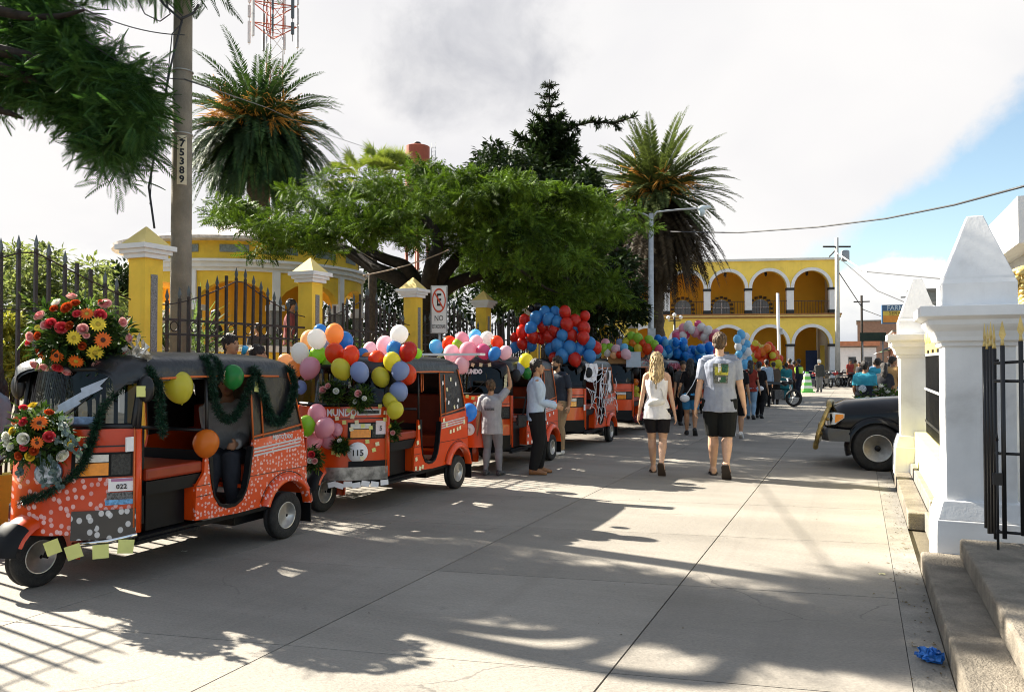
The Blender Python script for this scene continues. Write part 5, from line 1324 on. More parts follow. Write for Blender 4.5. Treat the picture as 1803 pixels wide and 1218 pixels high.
def f_rim():
    mb = MB(); T_ = Matrix.Rotation(-PI / 2, 4, 'X')
    mb.lathe([(0.118, 0.046), (0.112, 0.050), (0.104, 0.040), (0.098, 0.018), (0.080, 0.012), (0.070, 0.020), (0.055, 0.026), (0.040, 0.024), (0.032, 0.034), (0.0005, 0.038)], 28, T=T_)
    mb.lathe([(0.118, -0.046), (0.10, -0.03), (0.0005, -0.03)], 20, T=T_, caps=False)
    for k in range(5):
        a_ = 2 * PI * k / 5; mb.lathe([(0.012, 0.020), (0.012, 0.031), (0.0005, 0.031)], 8, 1, T=T_ @ Matrix.Translation((0.052 * math.cos(a_), 0.052 * math.sin(a_), 0)))
    mb.lathe([(0.016, 0.030), (0.014, 0.046), (0.0005, 0.047)], 8, 1, T=T_)
    return mb
def f_mudflap(s=1):
    mb = MB(); mb.bb(-1.20, -1.185, 0.60 * s - 0.1, 0.60 * s + 0.06, 0.10, 0.40)
    return mb
def f_lamp_h():
    return cowl_mb(0.50, 0.97, 0.755, 0.925, 0.008, 8, 2)
def f_lamp_h2():
    return cowl_mb(-0.97, -0.50, 0.755, 0.925, 0.008, 8, 2)
def f_mirror():
    mb = MB()
    mb.tube([(0.63, 0.60, 1.30), (0.66, 0.64, 1.34)], 0.01, 5); mb.sphere((0.655, 0.665, 1.36), (0.035, 0.075, 0.095), 12, 8)
    return mb
def flip(mb): mb.v = [(x, -y, z) for x, y, z in mb.v]; return mb
def f_bumper():
    mb = MB(); mb.tube([(0.66, 0.60, 0.345), (0.80, 0.48, 0.315), (0.93, 0.30, 0.30)], 0.022, 6); return mb
def f_stripes(k):
    def f():
        mb = MB(); z = 0.765 + 0.028 * k; mb.prism([(-0.50, z - 0.004), (-1.10, z + 0.03), (-1.10, z + 0.045), (-0.50, z + 0.011)], 0.6105, 0.614, 'xz'); return mb
    return f
def f_tail():
    mb = MB(); mb.bb(-1.215, -1.192, 0.47, 0.60, 0.60, 0.86); return mb
def f_pseam():
    mb = MB(); mb.bb(-1.19, -0.46, 0.6095, 0.6125, 0.600, 0.606); mb.bb(-0.01, 0.125, 0.6095, 0.6125, 0.520, 0.526); mb.bb(-0.01, 0.128, 0.6095, 0.6125, 0.60, 0.606)
    mb.tube([(-0.91 + 0.352 * math.cos(a_), 0.611, 0.235 + 0.352 * math.sin(a_)) for a_ in np.linspace(rad(168), rad(22), 14)], 0.004, 4); return mb
def f_seam(): return cowl_mb(-1, 1, 0.962, 0.972, 0.004, 24, 1, 0.006)

def mototaxi(label, x, y, rz=0.0, side=P_plain, cowl=P_plain, trim=M_plast, steer=0.0, text_band=None, text_top=None):
    t = thing('mototaxi', label, 'mototaxi', (x, y, 0), -PI / 2 + rz, 'decorated orange mototaxis queued along the fence')
    tpart('side_panel', f_side, side, t); tpart('side_panel_far', lambda: f_side(-0.61), P_plain, t, 'side_panel'); tpart('rear_body', f_body, P_plain, t); tpart('rear_fender', f_fender, side, t); tpart('rear_fender', f_fender_r, side, t) if False else tpart('rear_fender_far', f_fender_r, P_plain, t, 'rear_fender')
    tpart('floor', f_floor, M_plast, t); tpart('cowl', f_cowl, cowl, t); tpart('cowl_trim', f_cowltrim, trim, t); tpart('cowl_trim_far', lambda: cowl_mb(-1.0, -0.52, 0.335, 0.53, 0.012, 8, 3), trim, t, 'cowl_trim'); tpart('cowl_seam', f_seam, M_black, t)
    tpart('pillar', f_apillar, P_plain, t); tpart('pillar_far', lambda: f_apillar(-1), P_plain, t, 'pillar'); fr = tpart('windscreen', f_ws, M_wind, t); tpart('frame', f_wsframe, M_black, fr)
    rf = tpart('canopy', f_roof, M_vinyl, t); tpart('piping', f_piping, M_pipe, rf)
    cu = tpart('rear_curtain', f_quarter, M_vinyl, t); tpart('rear_window', f_rearwin, M_glassd, cu)
    tpart('door_post', f_post, M_black, t); tpart('inner_panel', f_inner, M_plast, t); tpart('door_trim', f_door, M_plast, t, bevel=0.0)
    ds = tpart('driver_seat', f_dseat, M_seat, t, bevel=0.02); tpart('seat_base', f_dseatb, M_plast, ds)
    tpart('passenger_seat', f_pseat, M_seat, t, bevel=0.02); tpart('handlebar', f_bars, M_plast, t)
    fk_ = tpart('front_fork', f_fork, M_plast, t); ff = tpart('front_fender', f_ffender, P_plain, t); tpart('nose_piece', f_nose, M_plast, ff)
    for nm, loc, rot in (('front', (0.97, 0, 0.205), steer), ('rear', (-0.91, 0.575, 0.205), 0), ('rear', (-0.91, -0.575, 0.205), PI)):
        wt = tpart('wheel', f_tyre, M_rubber, t, loc=loc); wt.rotation_euler = (0, random.uniform(0, 3), rot); tpart('rim', f_rim, [M_rim, M_plast], wt)
    tpart('mudflap', f_mudflap, M_plast, t); tpart('mudflap_far', lambda: f_mudflap(-1), M_plast, t, 'mudflap')
    for nm, fn, s in (('a', f_lamp_h, 1), ('b', f_lamp_h2, -1)):
        h = tpart('headlight' + nm, fn, M_plast, t, 'headlight')
        a_, b_ = (0.54, 0.80) if s > 0 else (-0.80, -0.54)
        tpart('amber_lens' + nm, lambda: cowl_mb(a_, b_, 0.77, 0.855, 0.016, 6, 2), M_amber, h, 'amber_lens')
        tpart('clear_lens' + nm, lambda: cowl_mb(a_, b_, 0.862, 0.912, 0.016, 6, 2), M_clear, h, 'clear_lens')
        c_, d_ = (0.82, 0.955) if s > 0 else (-0.955, -0.82)
        tpart('lamp_grille' + nm, lambda: cowl_mb(c_, d_, 0.77, 0.912, 0.014, 5, 2), mat('lamp grille', (0.06, 0.06, 0.055), 0.6, 0.4, 60, 0.8, 150), h, 'lamp_grille')
    tpart('mirror', f_mirror, M_black, t); tpart('mirror_far', lambda: flip(f_mirror()), M_black, t, 'mirror'); bmat = M_steel if trim is not M_plast else M_plast; tpart('bumper', f_bumper, bmat, t); tpart('bumper_far', lambda: flip(f_bumper()), bmat, t, 'bumper')
    for k in range(3): tpart('stripe%d' % k, f_stripes(k), M_silver, t, 'stripe')
    tpart('tail_light', f_tail, mat('red tail lens', (0.35, 0.02, 0.01), 0.2, 0.1, 20), t); tpart('panel_seam', f_pseam, M_black, t)
    return t

def cowl_text(t, body, size, s, z, m, off=0.006, name='lettering', sx=1.0, bold=0.0):
    e = 1e-3; dx = (cowl_x(s + e, z) - cowl_x(s - e, z)) / (2 * e) / 0.6
    n_ = Vector((1, -dx, 0)).normalized(); p_ = Vector((cowl_x(s, z), 0.6 * s, z)) + n_ * off
    return text(name, body, size, t, p_, (PI / 2, 0, math.atan2(n_.y, n_.x) + PI / 2), m, sx=sx, bold=bold)
def ws_text(t, body, size, s, v, m, sx=1.0):
    z = 1.10 + 0.40 * v; p_ = Vector((0.675 + 0.22 * (1 - s * s) - 0.07 * v + 0.012, 0.575 * s, z)); dx = -2 * 0.22 * s / 0.575
    n_ = Vector((1, -dx, 0)).normalized()
    return text('lettering', body, size, t, p_, (PI / 2 - 0.15, 0, math.atan2(n_.y, n_.x) + PI / 2), m, sx=sx, bold=0.006)
def note_on(t, p_, n_, m, w_=0.055, h_=0.055, roll=None, name='paper_note'):
    roll = random.uniform(-0.35, 0.35) if roll is None else roll
    q_ = MB(); q_.box((0, 0, 0), (w_, 0.0015, h_))
    return q_.build(name, m, t, p_, (0, roll, math.atan2(n_.y, n_.x) + PI / 2))
def cowl_note(t, s, z, m, **k):
    e = 1e-3; dx = (cowl_x(s + e, z) - cowl_x(s - e, z)) / (2 * e) / 0.6
    n_ = Vector((1, -dx, 0)).normalized(); return note_on(t, Vector((cowl_x(s, z), 0.6 * s, z)) + n_ * k.pop('off', 0.018), n_, m, **k)

def tx(k): return -5.235 + 0.028 * k
T1 = mototaxi('nearest orange mototaxi with flower bouquets, pink dots and number 022', -5.235, 4.75, 0.0, P_dots, P_bigdots, P_trimdots, 0.0)
T2 = mototaxi('second orange mototaxi with number 115 and two big balloon bunches', -5.12, 7.80, 0.0)
T3 = mototaxi('third orange mototaxi, its windscreen being decorated by a boy', -5.05, 10.90, 0.0)
T4 = mototaxi('fourth orange mototaxi draped in white spider web with red and blue balloons', -5.02, 14.08, 0.0)
T5 = mototaxi('fifth mototaxi with silver tinsel and six small balloons on its side', -4.98, 17.2, 0.0)
T6 = mototaxi('sixth mototaxi with green and orange balloons along the roof', -4.92, 20.3, 0.0)
T7 = mototaxi('seventh mototaxi under the dense blue balloon mass', -4.86, 23.5, 0.0)
T8 = mototaxi('eighth mototaxi under the pink and white balloon arch', -4.8, 27.2, 0.0)

# --- number stickers, lettering and paper notes on the first
cowl_mb(0.80, 0.985, 0.655, 0.745, 0.006, 4, 1, 0.004).build('number_sticker', M_paperw, T1)
cowl_mb(0.82, 0.97, 0.722, 0.742, 0.0085, 3, 1, 0.002).build('sticker_band', mat('mauve print', (0.40, 0.18, 0.32), 0.6), T1)
cowl_text(T1, '022', 0.046, 0.895, 0.686, M_black, 0.012, bold=0.001)
cowl_mb(0.79, 0.98, 0.60, 0.648, 0.006, 4, 1, 0.004).build('picture_sticker', mat('dark picture print', (0.10, 0.10, 0.10), 0.5, 0.9, 60), T1)
cowl_mb(0.78, 0.98, 0.562, 0.598, 0.006, 4, 1, 0.004).build('picture_sticker', mat('blue picture print', (0.12, 0.30, 0.52), 0.5, 0.5, 60), T1)
ws_text(T1, 'MUNDO', 0.075, 0.20, 0.10, M_silver, 0.8)
q = MB(); a_ = ws_patch(0.02, 0.62, 0.02, 0.17, 0.010, 8, 1); q.loft(a_, False, True, closed=False); q.build('windscreen_banner', mat('blue silver film', (0.20, 0.30, 0.45), 0.35, 0.3, 30), T1)
q = MB(); zig = [(0.02, 0.17), (0.14, 0.30), (0.12, 0.36), (0.42, 0.60), (0.40, 0.66), (0.70, 0.86), (0.62, 0.70), (0.66, 0.66), (0.40, 0.44), (0.44, 0.40), (0.22, 0.22), (0.26, 0.17)]
zz = [ws_patch(u_, u_ + 1e-4, v_, v_ + 1e-4, 0.011, 1, 1)[0][0] for u_, v_ in zig]; q.add(zz, [tuple(range(len(zz)))]); q.build('lightning_decal', mat('pale blue film', (0.42, 0.47, 0.55), 0.35, 0.1, 20), T1)
for k, (s, z) in enumerate(((0.38, 0.30), (0.56, 0.265), (0.76, 0.255), (0.93, 0.275))):
    o = cowl_note(T1, s, z, M_note, w_=0.10, h_=0.095, roll=(-0.35, -0.3, -0.02, 0.1)[k], off=0.03); o['label'] = 'lime note hanging under the front corner'
note_on(T1, Vector((0.70, 0.67, 1.345)), Vector((1, 0.6, 0)), M_note, 0.06, 0.075, 0.0)
note_on(T1, Vector((-0.17, 0.63, 1.44)), Vector((0.3, 1, 0)), M_note2, 0.07, 0.065, 0.3)
note_on(T1, Vector((-0.52, 0.62, 1.36)), Vector((0.1, 1, 0)), M_note, 0.05, 0.12, 0.1)
q = MB(); q.bb(0.0, 0.06, -0.005, 0.005, 0, 0.10); q.build('white_latch', M_paperw, T1, (0.70, 0.60, 0.93))
text('lettering', 'MOTOTAXI', 0.05, T1, (-0.86, 0.612, 0.895), (PI / 2, 0.04, PI), M_silver, sx=1.0, bold=0.002)
# badge ring, round front plate
q = MB(); c_ = cowl_patch(0.30, 0.31, 0.80, 0.81, 0.02, 1, 1)[0][0]
q.lathe([(0.085, 0.0), (0.085, 0.02), (0.07, 0.024), (0.0005, 0.02)], 20, T=Matrix.Translation(c_) @ Matrix.Rotation(0.75, 4, 'Z') @ Matrix.Rotation(PI / 2, 4, 'Y')); q.build('round_headlamp', mat('lamp reflector', (0.25, 0.3, 0.38), 0.15, 0.6, 30, metal=0.5), T1)

# --- second
q = MB(); q.lathe([(0.105, 0), (0.105, 0.004), (0.0005, 0.004)], 24)
e_ = cowl_patch(0.64, 0.641, 0.62, 0.621, 0.008, 1, 1)[0][0]; dx = (cowl_x(0.641, 0.62) - cowl_x(0.639, 0.62)) / 0.002 / 0.6; n_ = Vector((1, -dx, 0)).normalized()
o = q.build('number_disc', M_paperw, T2, e_, (PI / 2, 0, math.atan2(n_.y, n_.x) + PI / 2))
cowl_text(T2, '115', 0.085, 0.64, 0.612, M_black, 0.018, bold=0.002)
cowl_text(T2, 'MUNDO', 0.10, 0.40, 1.025, M_paperw, 0.008, sx=0.8, bold=0.003)
q = cowl_mb(0.62, 0.92, 1.0, 1.06, 0.006, 5, 1, 0.004); q.build('plate_sticker', M_paperw, T2)
cowl_mb(0.64, 0.90, 1.012, 1.048, 0.0085, 5, 1, 0.002).build('plate_print', mat('dark plate print', (0.06, 0.06, 0.06), 0.6, 0.9, 50), T2)
cowl_mb(0.86, 0.985, 0.80, 0.94, 0.018, 4, 1, 0.004).build('number_sticker', mat('pink white sticker', (0.72, 0.60, 0.62), 0.6), T2)
cowl_text(T2, '5', 0.07, 0.92, 0.86, M_black, 0.024)
cowl_mb(0.10, 1.0, 0.335, 0.47, 0.020, 10, 2, 0.01).build('chrome_trim', mat('dull chrome trim', (0.30, 0.29, 0.27), 0.3, 0.5, 12, metal=0.7), T2)
for k in range(7): cowl_note(T2, 0.30 + 0.11 * k, 0.30 - 0.012 * (k % 2), M_paperw, w_=0.085, h_=0.055, off=0.03, name='paper_flag')
for s, z in ((0.25, 1.04), (0.50, 1.05), (0.56, 0.985), (0.62, 1.12), (0.90, 1.09), (0.97, 1.02), (0.45, 0.93), (0.55, 0.86), (0.70, 0.89), (0.80, 0.87), (0.76, 0.73), (0.88, 0.70), (0.84, 0.64), (0.70, 0.56), (0.30, 0.62), (0.38, 0.60), (0.97, 0.95), (0.34, 0.97), (0.62, 0.93)):
    cowl_note(T2, s, z, random.choice((M_note2, M_note)), w_=0.04, h_=0.04)
def side_notes(t, pts, m=M_note2, w_=0.045):
    for x, z in pts: note_on(t, Vector((x, 0.617, z)), Vector((0, 1, 0)), m, w_, w_)
side_notes(T2, [(0.09, 0.47), (0.06, 0.65), (0.03, 0.82), (0.10, 0.37), (0.01, 0.36), (-0.05, 0.37), (-0.55, 0.86), (-0.62, 0.80), (-0.72, 0.71), (-0.80, 0.72), (-0.90, 0.73), (-0.97, 0.74), (-1.08, 0.80)])
for x, z in ((-0.55, 1.30), (-0.66, 1.22), (-0.75, 1.34), (-0.88, 1.28), (-0.70, 1.06), (-0.85, 1.0), (-0.95, 1.08), (-0.62, 1.1), (-0.93, 1.0)): note_on(T2, Vector((x, 0.60, z)), Vector((0, 1, 0)), random.choice((M_note2, M_paperw)), 0.035, 0.045)
for x, y in ((0.3, 0.42), (0.05, 0.48), (-0.5, 0.4), (-0.75, 0.45)):
    q = MB(); q.box((0, 0, 0), (0.06, 0.05, 0.0015)); q.build('paper_note', M_note2, T2, (x, y, 1.487 + 0.145 * math.cos(math.asin(y / 0.61)) ** 0.55 + 0.008), (-math.asin(y / 0.61) * 0.5, 0, random.uniform(0, 3)))
# hanging strap in the doorway
q = MB(); q.tube([(-0.25, 0.5, 1.42), (-0.26, 0.5, 1.22), (-0.22, 0.5, 1.20), (-0.21, 0.5, 1.42)], 0.008, 5); q.build('hand_strap', M_pipe, T2)

# --- third
ws_text(T3, 'MUNDO', 0.085, 0.15, 0.78, M_paperw, 0.85)
ws_text(T3, 'MUNDO', 0.095, -0.55, 0.06, M_paperw, 0.8)
q = MB(); q.lathe([(0.085, 0), (0.085, 0.004), (0.0005, 0.004)], 24)
e_ = cowl_patch(0.20, 0.201, 0.62, 0.621, 0.008, 1, 1)[0][0]; q.build('number_disc', M_paperw, T3, e_, (PI / 2, 0, rad(100)))
cowl_text(T3, '71', 0.07, 0.20, 0.615, M_black, 0.016)
for k in range(14): cowl_note(T3, -0.9 + 0.13 * k, 1.05 + 0.012 * (k % 3), M_note, w_=0.045, h_=0.045)
for k in range(12): cowl_note(T3, -0.85 + 0.13 * k, 0.96 + 0.02 * (k % 2), random.choice((M_note2, mat('pink note', (0.75, 0.25, 0.40), 0.8))), w_=0.04, h_=0.04)
for k in range(9):
    a_ = ws_patch(-0.85 + 0.2 * k, -0.84 + 0.2 * k, 1.02, 1.021, 0.03, 1, 1)[0][0]; note_on(T3, a_, Vector((1, 0, 0)), M_note2, 0.05, 0.05)
for k in range(7):
    a_ = ws_patch(0.92, 0.925, 0.1 + 0.13 * k, 0.101 + 0.13 * k, 0.03, 1, 1)[0][0]; note_on(T3, a_, Vector((1, 0.5, 0)), M_note2, 0.04, 0.05)
side_notes(T3, [(0.09, 0.47), (0.06, 0.65), (0.10, 0.37), (-0.05, 0.37), (-0.6, 0.80), (-0.8, 0.72), (-0.97, 0.74), (-0.7, 0.6)], M_paperw)
# --- fourth: white gauze web
M_web = mat('white gauze', (0.75, 0.73, 0.75), 0.9, 0.1, 10)
t = thing('web_decoration', 'white stretchy gauze spider web spread over the fourth mototaxi side', 'decoration', T4.location, -PI / 2)
hub = [Vector((-0.05, 0.66, 1.16)), Vector((0.22, 0.66, 1.0))]
q = MB(); rw_ = random.Random(12)
anch = [(0.55, 1.5), (0.2, 1.52), (-0.3, 1.5), (-0.62, 1.45), (-0.75, 1.1), (-0.72, 0.75), (-0.5, 0.45), (-0.2, 0.36), (0.1, 0.42), (0.45, 0.75), (0.66, 1.1)]
A_ = [Vector((x, 0.625, z)) for x, z in anch]
for a_ in A_:
    h_ = hub[0] if a_.x < 0.2 else hub[1]
    for k in range(1): q.tube([a_ + Vector((rw_.uniform(-.05, .05), 0, rw_.uniform(-.05, .05))), (a_ + h_) / 2 + Vector((rw_.uniform(-.05, .05), 0.02, rw_.uniform(-.06, .02))), h_], [0.012, 0.006, 0.011], 4)
for f in (0.35, 0.62, 0.85):
    P_ = [(hub[0] if a_.x < 0.2 else hub[1]).lerp(a_, f) + Vector((0, 0.01, -0.02)) for a_ in A_] 
    for a_, b_ in zip(P_, P_[1:]): q.tube([a_, (a_ + b_) / 2 + (hub[0] - (a_ + b_) / 2) * 0.12, b_], [0.009, 0.005, 0.009], 4)
for k in range(9):
    a_ = Vector((rw_.uniform(-1.15, -0.5), 0.63, rw_.uniform(0.45, 1.4))); b_ = a_ + Vector((rw_.uniform(-.3, .3), 0.01, rw_.uniform(-.5, .1))); q.tube([a_, (a_ + b_) / 2 + Vector((0, 0.015, 0)), b_], [0.005, 0.010, 0.004], 4)
q.build('web_strands', M_web, t)
q = MB(); rows_ = []
for j in range(6):
    rows_.append([Vector((0.78 - 0.06 * i, 0.64 + 0.02 * math.sin(i + j), 1.52 - 0.055 * j - 0.06 * math.sin(PI * i / 12) * (j / 5) + 0.012 * math.sin(2.3 * i))) for i in range(13)])
q.loft(rows_, False, True, closed=False); q.build('gauze_drape', M_web, t)
q = MB(); rows_ = []
for j in range(8): rows_.append([Vector((-0.68 - 0.03 * i, 0.63 + 0.02 * math.sin(1.7 * i + j), 1.38 - 0.06 * j)) for i in range(6)])
q.loft(rows_, False, True, closed=False); q.build('gauze_drape', M_web, t)
note_on(T4, Vector((0.72, 0.612, 0.75)), Vector((0.3, 1, 0)), M_paperw, 0.05, 0.10, 0)
# --- fifth: tinsel and boards
r2 = random.Random(77)
M_tins = [mat('silver tinsel', (0.6, 0.6, 0.62), 0.25, 0.2, 20, metal=0.8), mat('red tinsel', (0.5, 0.05, 0.06), 0.3, 0.2, 20), mat('pink tinsel', (0.65, 0.25, 0.32), 0.4, 0.2, 20)]
for nm, lab, span in (('roof_tinsel', 'shiny silver and red tinsel heaped along the fifth mototaxi roof', [(0.7, 0.6, 1.52), (-1.0, 0.6, 1.5)]), ('sill_tinsel', 'silver tinsel strip along the sill of the fifth mototaxi', [(0.65, 0.64, 0.33), (-0.5, 0.64, 0.36)])):
    t = thing(nm, lab, 'tinsel', T5.location, -PI / 2)
    a_, b_ = Vector(span[0]), Vector(span[1])
    for mi_, m_ in enumerate(M_tins):
        q = MB()
        for k in range(170 if nm == 'roof_tinsel' else 80):
            c = a_.lerp(b_, r2.random()) + Vector((r2.gauss(0, .03), r2.gauss(0, .03) - (r2.random() * 0.7 if nm == 'roof_tinsel' else 0), r2.gauss(0.02, .03)))
            if nm == 'roof_tinsel': c.z += 0.10 * (1 - abs(c.y / 0.62) ** 2) if abs(c.y) < .62 else 0
            d = Vector((r2.gauss(0, 1), r2.gauss(0, 1), r2.gauss(0, 1))).normalized() * 0.05; s_ = d.orthogonal().normalized() * 0.012
            q.add([c - d, c + s_, c + d, c - s_], [(0, 1, 2, 3)])
        q.build('tinsel', m_, t)
t = thing('roof_board', 'brown cardboard sheet propped on the fifth mototaxi roof front', 'board', T5.location, -PI / 2)
q = MB(); q.box((0.80, 0.30, 1.66), (0.02, 0.40, 0.30), rz=0.25); q.build('board', mat('cardboard', (0.30, 0.17, 0.07), 0.9), t)
t = thing('roof_board', 'pale grey blue board beside the cardboard on the fifth mototaxi roof', 'board', T5.location, -PI / 2)
q = MB(); q.box((0.84, 0.66, 1.60), (0.02, 0.30, 0.32), rz=0.2); q.build('board', mat('pale blue board', (0.42, 0.50, 0.58), 0.7), t)
for i, (T_, m_, lab) in enumerate(((T6, M_tins[2], 'pink tinsel along the sixth mototaxi roof edge'), (T7, mat('blue foil', (0.05, 0.35, 0.55), 0.3, 0.2, 10), 'blue foil skirt along the seventh mototaxi side'))):
    t = thing('foil_trim', lab, 'decoration', T_.location, -PI / 2); q = MB()
    for k in range(220):
        c = Vector((r2.uniform(-1.05, 0.7), 0.63 + r2.gauss(0, .02), r2.uniform(1.38, 1.5) if i == 0 else r2.uniform(0.75, 1.5)))
        d = Vector((r2.gauss(0, 1), r2.gauss(0, .3), r2.gauss(0, 1))).normalized() * 0.06; s_ = d.orthogonal().normalized() * 0.02; q.add([c - d, c + s_, c + d, c - s_], [(0, 1, 2, 3)])
    q.build('foil', m_, t)
# rear roof rack bar of the third
t = thing('roof_board', 'long thin white board lying on the second mototaxi roof', 'board', (0, 0, 0))
p = atY(785, 624, 8.8); q = MB(); q.box((p.x + 0.0, p.y, p.z), (1.0, 0.16, 0.03), rz=0.05); q.build('board', M_white, t)
# ================================================================== PEOPLE  (x right, y forward, z up; proportions of the standing height)
def ik(a, b, l1, l2, pole):
    a, b = Vector(a), Vector(b); d = b - a; L = d.length
    if L > (l1 + l2) * 0.999: d = d * ((l1 + l2) * 0.999 / L); b = a + d; L = d.length
    x = (l1 * l1 - l2 * l2 + L * L) / (2 * L); h = math.sqrt(max(0, l1 * l1 - x * x)); u = d / L
    p = Vector(pole); p = p - u * p.dot(u)
    if p.length < 1e-6: p = u.orthogonal()
    return a + u * x + p.normalized() * h, b

def remeshed(mb, voxel, name, smooth_it=2, wrinkle=0.0, wscale=9.0, seed=0, stretch=(1, 1, 0.55)):
    me = mb.mesh('tmp'); o = bpy.data.objects.new('tmp', me); COL.objects.link(o)
    r = o.modifiers.new('r', 'REMESH'); r.mode = 'VOXEL'; r.voxel_size = voxel; r.use_smooth_shade = True
    if smooth_it:
        s = o.modifiers.new('s', 'SMOOTH'); s.factor = 0.5; s.iterations = smooth_it
    dg = bpy.context.evaluated_depsgraph_get()
    m2 = bpy.data.meshes.new_from_object(o.evaluated_get(dg)); bpy.data.objects.remove(o); bpy.data.meshes.remove(me)
    m2.name = name; m2.materials.clear()
    if wrinkle:
        n = len(m2.vertices); co = np.empty(n * 3, np.float32); m2.vertices.foreach_get('co', co); co = co.reshape(-1, 3)
        nr = np.empty(n * 3, np.float32); m2.vertex_normals.foreach_get('vector', nr); nr = nr.reshape(-1, 3)
        sd = Vector((seed * 3.1, seed * 1.7, 0))
        dsp = np.array([mnoise.noise(Vector((c[0] * wscale * stretch[0], c[1] * wscale * stretch[1], c[2] * wscale * stretch[2])) + sd) + 0.5 * mnoise.noise(Vector((c[0] * wscale * 2.3, c[1] * wscale * 2.3, c[2] * wscale * 1.2)) + sd) for c in co])
        co += nr * (dsp * wrinkle)[:, None]; m2.vertices.foreach_set('co', co.ravel()); m2.update()
    m2.polygons.foreach_set('use_smooth', np.ones(len(m2.polygons), bool))
    return m2

def ering(c, rx, ry, n=18, e=1.0):
    out = []
    for cx, sy in ring_dirs(n):
        out.append(Vector((c[0] + rx * math.copysign(abs(cx) ** e, cx), c[1] + ry * math.copysign(abs(sy) ** e, sy), c[2])))
    return out

def skin(tone): return mat('skin %s' % tone, {'fair': (0.56, 0.33, 0.21), 'tan': (0.40, 0.21, 0.11), 'brown': (0.27, 0.13, 0.07)}[tone], 0.5, 0.08, 14, 0.1, 90)
def cloth(name, rgb, **k): return mat(name, rgb, k.get('rough', 0.85), k.get('var', 0.10), k.get('scale', 10), 0.3, 130, spec=0.2)
def hairmat(name, a, b): return mat(name, a, 0.5, 0.45, 55, 0.9, 140, rgb2=b, stretch=(1, 1, 0.25))
H_black = hairmat('black hair', (0.010, 0.008, 0.007), (0.03, 0.022, 0.018))
H_brown = hairmat('brown hair', (0.045, 0.026, 0.013), (0.12, 0.07, 0.035))
H_blond = hairmat('blond hair', (0.25, 0.15, 0.06), (0.62, 0.44, 0.22))
M_eye = mat('dark eye', (0.02, 0.015, 0.012), 0.2)
M_lip = mat('lips', (0.36, 0.13, 0.10), 0.5)

